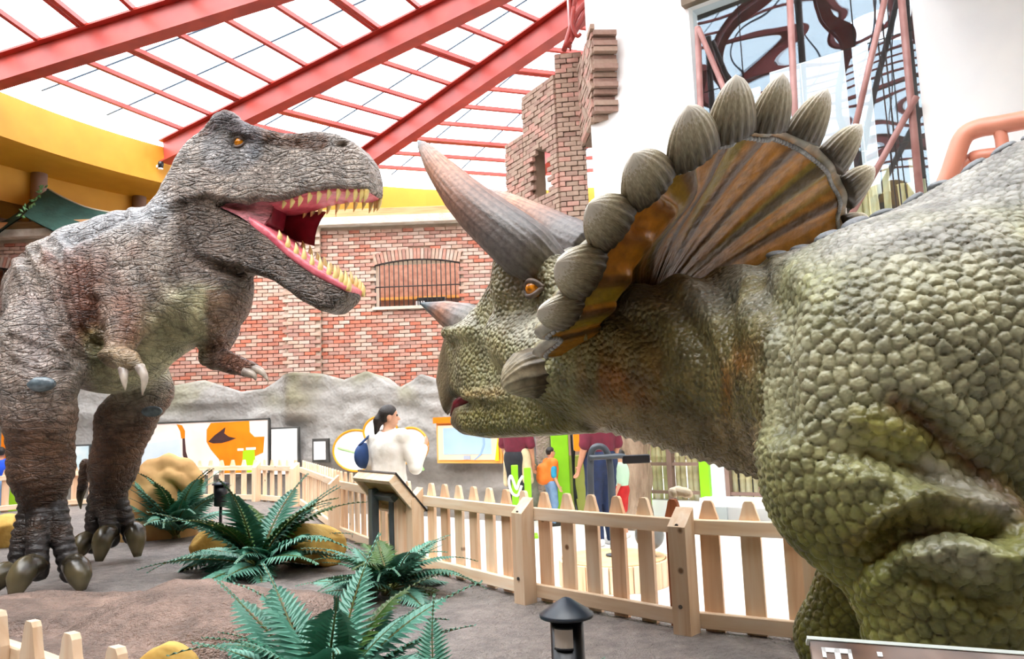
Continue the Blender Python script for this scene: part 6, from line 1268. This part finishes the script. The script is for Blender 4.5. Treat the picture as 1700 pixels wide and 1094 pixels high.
MB().box(W(1056, 762, Yc - 0.05), (0.24, 0.03, 0.075), bev=0.008).build('flat_bar', blackm, t); MB().box(W(982, 836, Yc), (0.06, 0.05, 0.16), bev=0.01).build('grip', blackm, t); MB().lathe((W(1019, 917, Yc)[0], Yc, FLZ + hP + 0.016), [(0.07, 0), (0.07, 0.012), (0.035, 0.02)], 16).build('base_flange', dg, t, True)
pb = W(1078, 888, Yc - 0.1); t = thing('grey_ball', (pb[0], pb[1], FLZ + hP), 'dark grey metal ball with bolt at the edge of the round platform', 'ball'); MB().ball((pb[0], pb[1], pb[2]), 0.125, 20, 14).build('ball', mat('ball_metal', '#70706e', '#585856', 4, rough=0.35, metal=0.3), t, True); MB().lathe((pb[0] + 0.02, pb[1], pb[2] + 0.11), [(0.03, 0), (0.03, 0.03), (0.012, 0.035), (0.012, 0.09)], 10).build('bolt', screw, t, True); MB().lathe((pb[0], pb[1], FLZ + hP), [(0.05, 0.016), (0.03, 0.03), (0.03, pb[2] - 0.1 - FLZ - hP)], 12).build('stem', dg, t, True)
pc_ = FR[2]; o = MB(); cpt = np.array((pc_[0] - 0.03, pc_[1] + 0.02, 0.66)); o.tube(bez([cpt + np.array(d) for d in ((-0.05, 0, 0.0), (-0.02, 0.01, 0.012), (0.02, 0, 0.006), (0.055, 0.01, -0.008))], 4), [0.018, 0.027, 0.027, 0.024, 0.026, 0.028, 0.026, 0.024, 0.026, 0.026, 0.024, 0.02, 0.014], 10); o = o.build('rolled_cloth', mat('cream_cloth', '#ecdcc4', '#dcc9ac', 14, rough=0.8, bump=0.006), None, True, loc=cpt - up * 0.03); tag(o, 'cream rolled cloth resting on top of the bolted fence post', 'cloth')
# ---- dark green canopy behind the wall, garland, spotlights on the fascia
Yt = 15.2; t = thing('shade_canopy', (W(80, 380, Yt)[0], Yt, ztop + 0.15), 'dark green fabric canopy peaked above the brick wall at left', 'canopy'); gf = mat('green_canvas', '#1f4038', '#2a5046', 4, rough=0.7, bump=0.01)
pk_ = W(80, 314, Yt); ridge = bez([pk_, W(110, 330, Yt), W(150, 346, Yt), W(215, 358, Yt)], 6); lf = bez([pk_, W(45, 338, Yt), W(15, 362, Yt), W(-60, 395, Yt)], 6); V = []; 
for side in (lf, ridge):
    for p in side: V += [p, np.array((p[0], p[1] - 0.25, p[2] - 0.10 * 0)) * 1.0 + np.array((0, -0.5, -0.75))]
nl = len(lf); F_ = [(2 * i, 2 * i + 2, 2 * i + 3, 2 * i + 1) for i in range(nl - 1)] + [(2 * nl + 2 * i, 2 * nl + 2 * i + 2, 2 * nl + 2 * i + 3, 2 * nl + 2 * i + 1) for i in range(len(ridge) - 1)]; V2 = [v + np.array((0, 0.02, -0.02)) for v in V]; mb = MB().add(V + V2, F_ + [tuple(x + len(V) for x in f[::-1]) for f in F_])
mb.build('fabric', gf, t, True); MB().tube([np.array((pk_[0], pk_[1], ztop + 0.15)), pk_], 0.03, 8).build('pole', dg, t, True); MB().tube(ridge, 0.02, 6).build('edge_cord', mat('pale_cord', '#b9b4a0', rough=0.7), t, True)
gd = thing('leaf_garland', pk_ - up * 0.8, 'green leaf garland hanging down the front of the dark canopy', 'garland'); rb = random.Random(3); leafm = mat('garland_leaf', '#7fae7c', '#4f8a50', 9, rough=0.5)
for k in range(26):
    p = pk_ + np.array((0.02 + rb.uniform(-0.05, 0.05), -0.12 - 0.03 * k, 0.04 - 0.034 * k)); a = rb.uniform(0, 6.28); d = np.array((math.cos(a), -0.3, math.sin(a))); s2 = unit(np.cross(d, (0, 1, 0.2))); MB().add([p, p + d * 0.05 + s2 * 0.025, p + d * 0.11, p + d * 0.05 - s2 * 0.025, p + d * 0.05 + np.array((0, -0.02, 0))], [(0, 1, 4), (1, 2, 4), (2, 3, 4), (3, 0, 4)]).build('leaf', leafm, gd)
for k, (x, y) in enumerate(((262, 277), (288, 284))):
    a = ring_hit(x, y); d = ray(x, y); p = d * (np.linalg.norm(rpt(a, RR, 0)[:2]) / np.linalg.norm(d[:2])) + CAM; n = unit((RC[0] - p[0], RC[1] - p[1], 0)); t = thing('spotlight', p, ('small white and black spotlight left of the beam end on the yellow fascia', 'small white and black spotlight just below the beam end on the yellow fascia')[k], 'spotlight', 'spotlights on the yellow fascia')
    MB().box(p + n * 0.04, (0.08, 0.12, 0.05), (np.cross(n, up), n, up)).build('bracket', whp, t); MB().lathe(p + n * 0.12 - up * 0.06, [(0.05, 0), (0.06, 0.1), (0.05, 0.14)], 14).build('lamp_head', blackm, t, True); MB().lathe(p + n * 0.12 - up * 0.085, [(0.045, 0), (0.05, 0.03)], 14).build('lens', whp, t, True)
# ================================================================ ferns
FERN = [mat('fern_leaf_blue', '#4f8c78', '#74ab97', 5, rough=0.38, var=0.2), mat('fern_leaf_green', '#39755c', '#55907a', 5, rough=0.38, var=0.2), mat('fern_leaf_olive', '#4a6a2a', '#355a24', 5, rough=0.42, var=0.15)]
stemm = mat('fern_stem', '#5a6a30', '#6a5a30', 6, rough=0.5)
def frond_mesh(seed, arch, mi, npin=24):
    """one frond of unit length growing along +x, arching down; leaflets folded and drooping"""
    rg = random.Random(seed); V = []; F_ = []; mats = []; n = 14; pts = []
    for i in range(n + 1):
        t = i / n; pts.append(np.array((t - 0.10 * arch * t ** 3, 0.03 * math.sin(t * 3 + seed), 0.10 * arch * t - 0.62 * arch * t * t * 0.62)))
    mb = MB().tube(pts, [0.010 - 0.007 * i / n for i in range(n + 1)], 5); V += mb.V; F_ += mb.F; mats += [1] * len(mb.F)
    for k in range(npin):
        t = 0.13 + 0.86 * k / (npin - 1); f = t * n; i = min(int(f), n - 1); p = pts[i] * (1 - f + i) + pts[i + 1] * (f - i); d = unit(pts[i + 1] - pts[i]); up_ = unit(np.cross(d, (0, -1, 0))); up_ = up_ if up_[2] > 0 else -up_
        ln = 0.205 * math.sin(min(1, t * 1.15 + 0.12) * math.pi) ** 0.7 * (1 - 0.25 * t) + 0.02; wd_ = 0.028
        for sg in (-1, 1):
            sd = np.array((0, sg, 0.0)); dr = rg.uniform(-0.1, 0.25); a = unit(sd + d * (0.35 + 0.5 * t) + up_ * 0.10); q1 = p + a * ln * 0.5 + up_ * 0.008; q2 = p + a * ln - up_ * ln * (0.18 + dr * 0.5); b0 = len(V)
            V += [p, p + a * ln * 0.22 + d * wd_ * 0.8, q1 + d * wd_ * 0.75, q2, q1 - d * wd_ * 0.75, p + a * ln * 0.22 - d * wd_ * 0.8, q1 - up_ * 0.010]
            F_ += [(b0, b0 + 1, b0 + 2, b0 + 6), (b0 + 6, b0 + 2, b0 + 3), (b0, b0 + 6, b0 + 4, b0 + 5), (b0 + 6, b0 + 3, b0 + 4)]; mats += [0] * 4
    me = mesh_from('frond', V, F_); me.materials.append(FERN[mi]); me.materials.append(stemm); me.polygons.foreach_set('material_index', mats); return me
FM = [frond_mesh(s_, ar, mi) for s_, ar, mi in ((1, 0.7, 0), (2, 1.2, 0), (3, 1.6, 1), (4, 0.9, 1), (5, 1.3, 2), (6, 0.4, 0))]
def fern(c_, size, n, seed, label, extra=(), lift=(10, 70), skip=None):
    rg = random.Random(seed); root = thing('fern', c_, label, 'fern', 'artificial ferns on the platform'); 
    fr_ = [(360.0 * k / n + rg.uniform(-12, 12), rg.uniform(*lift), rg.uniform(0.75, 1.08), rg.choice((0, 1, 2, 3, 4, 0, 1, 2)), rg.uniform(-25, 25)) for k in range(n)] + list(extra)
    for az, el, sc, mi, tw in fr_:
        o = link('frond', FM[mi], root, (0.02 * math.cos(math.radians(az)), 0.02 * math.sin(math.radians(az)), 0.03)); o.rotation_mode = 'XYZ'
        R_ = Matrix.Rotation(math.radians(az), 4, 'Z') @ Matrix.Rotation(-math.radians(el), 4, 'Y') @ Matrix.Rotation(math.radians(tw), 4, 'X'); o.rotation_euler = R_.to_euler(); s_ = size * sc; o.scale = (s_, s_, s_)
    MB().lathe((c_[0], c_[1], c_[2] - 0.03), [(0.05, 0), (0.045, 0.05), (0.02, 0.09)], 9).build('crown', stemm, root); return root
gq = lambda p: (p[0], p[1], float(ground(np.array([p[0]]), np.array([p[1]]))[0]))
fern(gq(G(292, 893)), 0.84, 32, 1, 'dense fern in front of the curled tan boulder, farthest back', lift=(32, 88))
fern(gq(G(432, 948)), 0.92, 42, 2, 'wide dark fern between the two yellow rocks', lift=(-4, 66))
fern(gq(G(645, 985)), 0.64, 36, 3, 'low spreading fern in front of the grey sign legs', lift=(-2, 60))
fern(gq(W(548, 1105, 3.05)), 0.66, 38, 4, 'largest nearest fern, cut by the bottom edge', lift=(15, 62), extra=((150, 40, 1.15, 5, 0), (20, 45, 1.1, 0, 0), (60, 70, 1.0, 5, 0)))
fern(gq(W(722, 1130, 2.9)), 0.40, 2, 5, 'single upright fern frond standing right of the nearest fern', lift=(5, 20), extra=((90, 86, 1.0, 5, 0), (120, 70, 0.55, 3, 0)))
fern(gq(W(900, 1130, 2.7)), 0.30, 8, 6, 'tiny fern tip beside the near black bollard light', lift=(30, 60))
# ================================================================ visitors
SKIN = mat('skin', '#c98f70', '#bd8264', 8, rough=0.5); SKIN2 = mat('skin_light', '#d8a486', '#cc9678', 8, rough=0.5); HAIRM = mat('dark_hair', '#1b1614', '#2a211d', 30, rough=0.4, bump=0.004, stretch=(3, 3, 1))
def person(label, pos, fwd, H, J=None, wear=(), hair='short', skin=SKIN, h=0.0085, extra=None):
    """one visitor: body as one skin surface, clothes and hair as parts; joints in metres for a 1.7 m figure, x right, y forward"""
    s_ = H / 1.7; f = unit((*fwd, 0)); r = np.array((f[1], -f[0], 0)); root = thing('person', pos, label, 'person'); P0 = np.asarray(pos, float)
    j = dict(pel=(0, 0, 0.93), che=(0, 0.0, 1.25), nec=(0, -0.01, 1.44), hea=(0, 0.015, 1.585), shL=(-0.175, 0, 1.385), shR=(0.175, 0, 1.385), elL=(-0.225, -0.03, 1.11), elR=(0.225, -0.03, 1.11), wrL=(-0.235, 0.07, 0.88), wrR=(0.235, 0.07, 0.88), hiL=(-0.085, 0, 0.90), hiR=(0.085, 0, 0.90), knL=(-0.095, 0.03, 0.49), knR=(0.095, 0.03, 0.49), anL=(-0.095, -0.02, 0.09), anR=(0.095, -0.02, 0.09)); j.update(J or {})
    hy = j.pop('turn', 0.0)
    T = lambda q: P0 + s_ * (r * q[0] + f * q[1] + up * q[2]); K = {k: T(v) for k, v in j.items()}
    hf = unit(f * math.cos(hy) + r * math.sin(hy)); hr = np.array((hf[1], -hf[0], 0))
    allp = np.array(list(K.values())); lo, hi = allp.min(0) - 0.28 * s_, allp.max(0) + 0.28 * s_; lo[2] = P0[2] - 0.02; hi[2] = K['hea'][2] + 0.2 * s_
    def base(F, g, parts):       # g grows the limbs for clothing
        q = lambda a, b, ra, rb, k=0.03: F.cone(K[a], K[b], ra * s_ + g, rb * s_ + g, k=k * s_)
        if 'torso' in parts:
            F.ell((K['che'] + K['pel']) / 2 + up * 0.06 * s_, np.array((0.165, 0.115, 0.30)) * s_ + g, (r, f, up), k=0.05); F.ell(K['che'] + up * 0.02 * s_, np.array((0.185, 0.12, 0.17)) * s_ + g, (r, f, up), k=0.05)
            for sd in 'LR': F.cone(K['che'] + up * 0.10 * s_, K['sh' + sd], 0.075 * s_ + g, 0.065 * s_ + g, k=0.04)
        if 'pelvis' in parts: F.ell(K['pel'], np.array((0.175, 0.125, 0.14)) * s_ + g, (r, f, up), k=0.05)
        for sd in 'LR':
            if 'uarm' in parts: q('sh' + sd, 'el' + sd, 0.052, 0.043)
            if 'farm' in parts: q('el' + sd, 'wr' + sd, 0.042, 0.029)
            if 'thigh' in parts: q('hi' + sd, 'kn' + sd, 0.088, 0.058)
            if 'shin' in parts: q('kn' + sd, 'an' + sd, 0.056, 0.038)
            if 'shorts' in parts: F.cone(K['hi' + sd], K['hi' + sd] * 0.15 + K['kn' + sd] * 0.85, 0.09 * s_ + g, 0.075 * s_ + g, k=0.03)
            if 'foot' in parts: a = K['an' + sd]; F.cone(a - up * 0.04 * s_ - f * 0.03 * s_, a + f * 0.13 * s_ - up * 0.055 * s_, 0.040 * s_ + g, 0.032 * s_ + g, k=0.02)
    F = Field(lo, hi, h); base(F, 0.0, ('torso', 'pelvis', 'uarm', 'farm', 'thigh', 'shin', 'foot'))
    hd = K['hea']; F.cone(K['nec'] - up * 0.04 * s_, hd - up * 0.05 * s_, 0.055 * s_, 0.05 * s_, k=0.03); F.ell(hd + up * 0.02 * s_, np.array((0.074, 0.094, 0.105)) * s_, (hr, hf, up), k=0.02); F.ell(hd + hf * 0.025 * s_ - up * 0.055 * s_, np.array((0.055, 0.065, 0.06)) * s_, (hr, hf, up), k=0.03)
    F.cone(hd + hf * 0.085 * s_ + up * 0.015 * s_, hd + hf * 0.108 * s_ - up * 0.018 * s_, 0.012 * s_, 0.016 * s_, k=0.015)
    for sg in (-1, 1):
        F.ell(hd + hr * sg * 0.078 * s_ - hf * 0.005 * s_, np.array((0.012, 0.022, 0.034)) * s_, (hr, hf, up), k=0.008); F.ell(hd + hf * 0.092 * s_ + hr * sg * 0.032 * s_ + up * 0.022 * s_, np.array((0.018, 0.014, 0.012)) * s_, (hr, hf, up), k=0.012, op='s')
    F.cone(hd + hf * 0.090 * s_ - up * 0.052 * s_ - hr * 0.02 * s_, hd + hf * 0.090 * s_ - up * 0.052 * s_ + hr * 0.02 * s_, 0.007 * s_, 0.007 * s_, k=0.008)
    for sd, sg in (('L', -1), ('R', 1)):      # hands: palm, four fingers, thumb
        w = K['wr' + sd]; d = unit(w - K['el' + sd]); side = unit(np.cross(d, r)) if abs(d @ r) < 0.9 else f; side = side if side @ f > 0 else -side; nrm_ = np.cross(d, side); pm = w + d * 0.075 * s_
        F.cone(w, pm, 0.026 * s_, 0.03 * s_, k=0.015, flat=(nrm_, 0.55))
        for k, ln in enumerate((0.068, 0.078, 0.073, 0.056)):
            b0 = pm + side * (0.027 - 0.018 * k) * s_ + d * 0.012 * s_; m_ = b0 + (d * 0.9 + nrm_ * 0.25 * sg) * ln * 0.55 * s_; e_ = m_ + (d * 0.7 + nrm_ * 0.6 * sg) * ln * 0.5 * s_; F.cone(b0, m_, 0.0092 * s_, 0.0086 * s_, k=0.004); F.cone(m_, e_, 0.0086 * s_, 0.0075 * s_, k=0.004)
        t0 = w + d * 0.03 * s_ + side * 0.024 * s_; t1 = t0 + (side * 0.8 + d * 0.6) * 0.035 * s_; F.cone(t0, t1, 0.0115 * s_, 0.0105 * s_, k=0.008); F.cone(t1, t1 + (d * 0.95 + side * 0.1) * 0.03 * s_, 0.0105 * s_, 0.0085 * s_, k=0.004)
    P_, Q_ = F.mesh(); P_ = vsmooth(P_, Q_, 1, 0.4); link('body', np_mesh('body', P_ - P0, Q_, skin), root)
    for sg in (-1, 1): MB().ball(hd + hf * 0.083 * s_ + hr * sg * 0.032 * s_ + up * 0.022 * s_, 0.012 * s_, 8, 6).build('eye', mat('eye_dark', '#2a1a12', rough=0.2), root, True)
    MB().tube([hd + hf * 0.087 * s_ - up * 0.052 * s_ + hr * x * s_ for x in (-0.02, 0, 0.02)], 0.006 * s_, 6).build('lips', mat('lips', '#a85a50', rough=0.5), root, True)
    for nm, mt, parts, g in wear:
        F = Field(lo - 0.05, hi + 0.05, h * 1.25); base(F, g, parts)
        if extra and nm in extra: extra[nm](F, K, s_, f, r)
        if 'torso' in parts: F.cone(K['nec'] + up * 0.03 * s_, K['nec'] + up * 0.3 * s_, 0.07 * s_, 0.12 * s_, k=0.02, op='s')
        P_, Q_ = F.mesh(); P_ = vsmooth(P_, Q_, 2, 0.5); nn = vnormals(P_, Q_); P_ = P_ + nn * ((fbm(P_, 14, 2, 3) - 0.5) * 0.012 * s_)[:, None]; link(nm, np_mesh(nm, P_ - P0, Q_, mt), root)
    F = Field(hd - 0.32 * s_, hd + 0.2 * s_, h); F.ell(hd + up * 0.032 * s_ - hf * 0.008 * s_, np.array((0.086, 0.104, 0.108)) * s_, (hr, hf, up), k=0.02)
    if hair == 'tail': F.ell(hd - hf * 0.105 * s_ - up * 0.02 * s_, np.array((0.045, 0.05, 0.06)) * s_, k=0.03); F.cone(hd - hf * 0.115 * s_ - up * 0.04 * s_, hd - hf * 0.13 * s_ - up * 0.16 * s_, 0.045 * s_, 0.022 * s_, k=0.03)
    F.ell(hd + hf * 0.10 * s_ - up * 0.045 * s_, np.array((0.13, 0.092, 0.118)) * s_, (hr, hf, up), k=0.015, op='s')
    for sg in (-1, 1): F.ell(hd + hr * sg * 0.09 * s_ - up * 0.03 * s_ + hf * 0.02 * s_, np.array((0.035, 0.055, 0.06)) * s_, (hr, hf, up), k=0.01, op='s')
    if hair != 'tail': F.ell(hd - up * 0.13 * s_, np.array((0.2, 0.2, 0.085)) * s_, k=0.01, op='s')
    P_, Q_ = F.mesh(); link('hair', np_mesh('hair', vsmooth(P_, Q_, 1) - P0, Q_, HAIRM), root)
    return root, K, f, r, s_
ivory = mat('ivory_cotton', '#eeeae2', '#e0dbd0', 9, rough=0.8, bump=0.006, bscale=14); beige = mat('beige_cotton', '#cdbb98', '#bda984', 9, rough=0.85); blackc = mat('black_cotton', '#1a1b20', '#22242a', 9, rough=0.85); maroon = mat('maroon_cotton', '#6e1a30', '#5c1428', 9, rough=0.8); navy = mat('navy_cotton', '#1c2c52', '#16233f', 9, rough=0.85); hiviz = mat('orange_vest', '#f5822e', '#ea7420', 9, rough=0.7); teal = mat('blue_shirt', '#2a9fc8', '#1f86ad', 9, rough=0.7); royal = mat('royal_blue_cotton', '#1550d8', '#0f44bf', 9, rough=0.75); jeans = mat('light_denim', '#7f9cc0', '#6c8ab0', 14, rough=0.85); redc = mat('red_cotton', '#d02424', '#b81c1c', 9, rough=0.8); mint = mat('mint_cotton', '#bfe0c4', rough=0.8); shoe = mat('dark_shoe', '#23201f', rough=0.5); wsh = mat('white_shoe', '#e8e8e8', rough=0.5)
# woman in ivory jacket, back turned, hand raised
wpos = W(645, 760, 7.6); wp0 = (wpos[0], wpos[1], FLZ)
Rt, K, f, r, s_ = person('woman with dark tied hair in an ivory jacket, standing behind the slanted sign', wp0, (0.45, 0.9), 1.60, dict(turn=0.85, elR=(0.30, 0.05, 1.06), wrR=(0.31, 0.19, 1.25), elL=(-0.24, -0.02, 1.11), wrL=(-0.2, 0.12, 0.92)), (('jacket', ivory, ('torso', 'pelvis', 'uarm', 'farm'), 0.018), ('trousers', beige, ('pelvis', 'thigh', 'shin'), 0.016), ('shoes', shoe, ('foot',), 0.012)), 'tail', SKIN2,
    extra={'jacket': lambda F, K, s_, f, r: F.cone(K['pel'] + up * 0.1, K['pel'] - up * 0.12, 0.17, 0.19, k=0.05, flat=(f, 0.72))})
bgp = wpos * np.array((1, 1, 0)) - r * 0.235 - f * 0.08 + up * 0.78; bag = MB().ball(bgp, 0.15, 16, 10, sc=(0.35, 0.95, 0.85), ax=(r, f, up)).build('shoulder_bag', mat('navy_bag', '#24457a', '#1c3862', 6, rough=0.7), None, True, loc=bgp - up * 0.12); tag(bag, 'dark blue shoulder bag hanging at the ivory-jacketed woman hip', 'bag')
MB().tube(bez([bgp + up * 0.1 + f * 0.08, K['shL'] + up * 0.075 * s_ + r * 0.02, bgp + up * 0.1 - f * 0.08], 7), 0.012, 6).build('strap', MATS['navy_bag'], bag, True)
MB().ball(K['hea'] - unit(f * math.cos(0.85) + r * math.sin(0.85)) * 0.115 * s_ + up * 0.0, 0.03, 10, 8, sc=(1, 1, 0.5)).build('hair_clip', mat('pale_clip', '#c9cdd2', rough=0.3), Rt, True)
p = G(862, 878, FLZ); person('adult in maroon shirt and black trousers with a beige jacket tied at the waist', (p[0], p[1], FLZ), (0.7, 0.7), 1.70, dict(elR=(0.24, 0.03, 1.1), wrR=(0.2, 0.1, 0.86)), (('shirt', maroon, ('torso', 'uarm'), 0.02), ('trousers', blackc, ('pelvis', 'thigh', 'shin'), 0.018), ('tied_jacket', beige, (), 0.0), ('shoes', shoe, ('foot',), 0.012)), 'short', h=0.011,
    extra={'tied_jacket': lambda F, K, s_, f, r: (F.cone(K['pel'] + r * 0.17 + up * 0.05, K['pel'] + r * 0.20 - up * 0.28, 0.06, 0.075, k=0.03), F.cone(K['pel'] - r * 0.18 + up * 0.05, K['pel'] - r * 0.20 - up * 0.34, 0.05, 0.05, k=0.03), F.cone(K['pel'] - r * 0.16 + up * 0.09, K['pel'] + r * 0.16 + up * 0.09, 0.05, 0.05, k=0.03, flat=(up, 0.8)))})
p = G(918, 873, FLZ); person('small boy with dark hair in an orange vest over a blue shirt', (p[0], p[1], FLZ), (0.85, 0.35), 1.03, dict(hea=(0, 0.015, 1.60)), (('shirt', teal, ('torso', 'uarm'), 0.012), ('vest', hiviz, ('torso',), 0.024), ('trousers', jeans, ('pelvis', 'thigh', 'shin'), 0.012), ('shoes', shoe, ('foot',), 0.01)), 'short', SKIN2, h=0.009,
    extra={'vest': lambda F, K, s_, f, r: F.cone(K['che'] - f * 0.12, K['che'] - f * 0.12 - up * 0.12, 0.08, 0.09, k=0.04)})
p = G(1004, 905, FLZ); person('adult in navy trousers and maroon top beside the metal crank', (p[0], p[1], FLZ), (-0.5, 0.85), 1.72, None, (('shirt', maroon, ('torso', 'uarm'), 0.022), ('trousers', navy, ('pelvis', 'thigh', 'shin'), 0.03), ('shoes', wsh, ('foot',), 0.012)), 'short', h=0.011)
p = G(1037, 893, FLZ); person('child in red shorts and mint shirt next to the pale trunk', (p[0], p[1], FLZ), (-0.8, 0.3), 1.02, None, (('shirt', mint, ('torso', 'uarm'), 0.014), ('shorts', redc, ('pelvis', 'shorts'), 0.014), ('shoes', wsh, ('foot',), 0.01)), 'short', SKIN2, h=0.010)
q = W(2, 740, 12.75); person('child in royal blue shirt and light jeans at the left edge', (q[0], q[1], FLZ), (-0.3, 0.9), 1.30, dict(elR=(0.26, 0.0, 1.12), wrR=(0.3, 0.1, 0.95)), (('shirt', royal, ('torso', 'uarm'), 0.018), ('jeans', jeans, ('pelvis', 'thigh', 'shin'), 0.014), ('shoes', shoe, ('foot',), 0.01)), 'short', h=0.011)
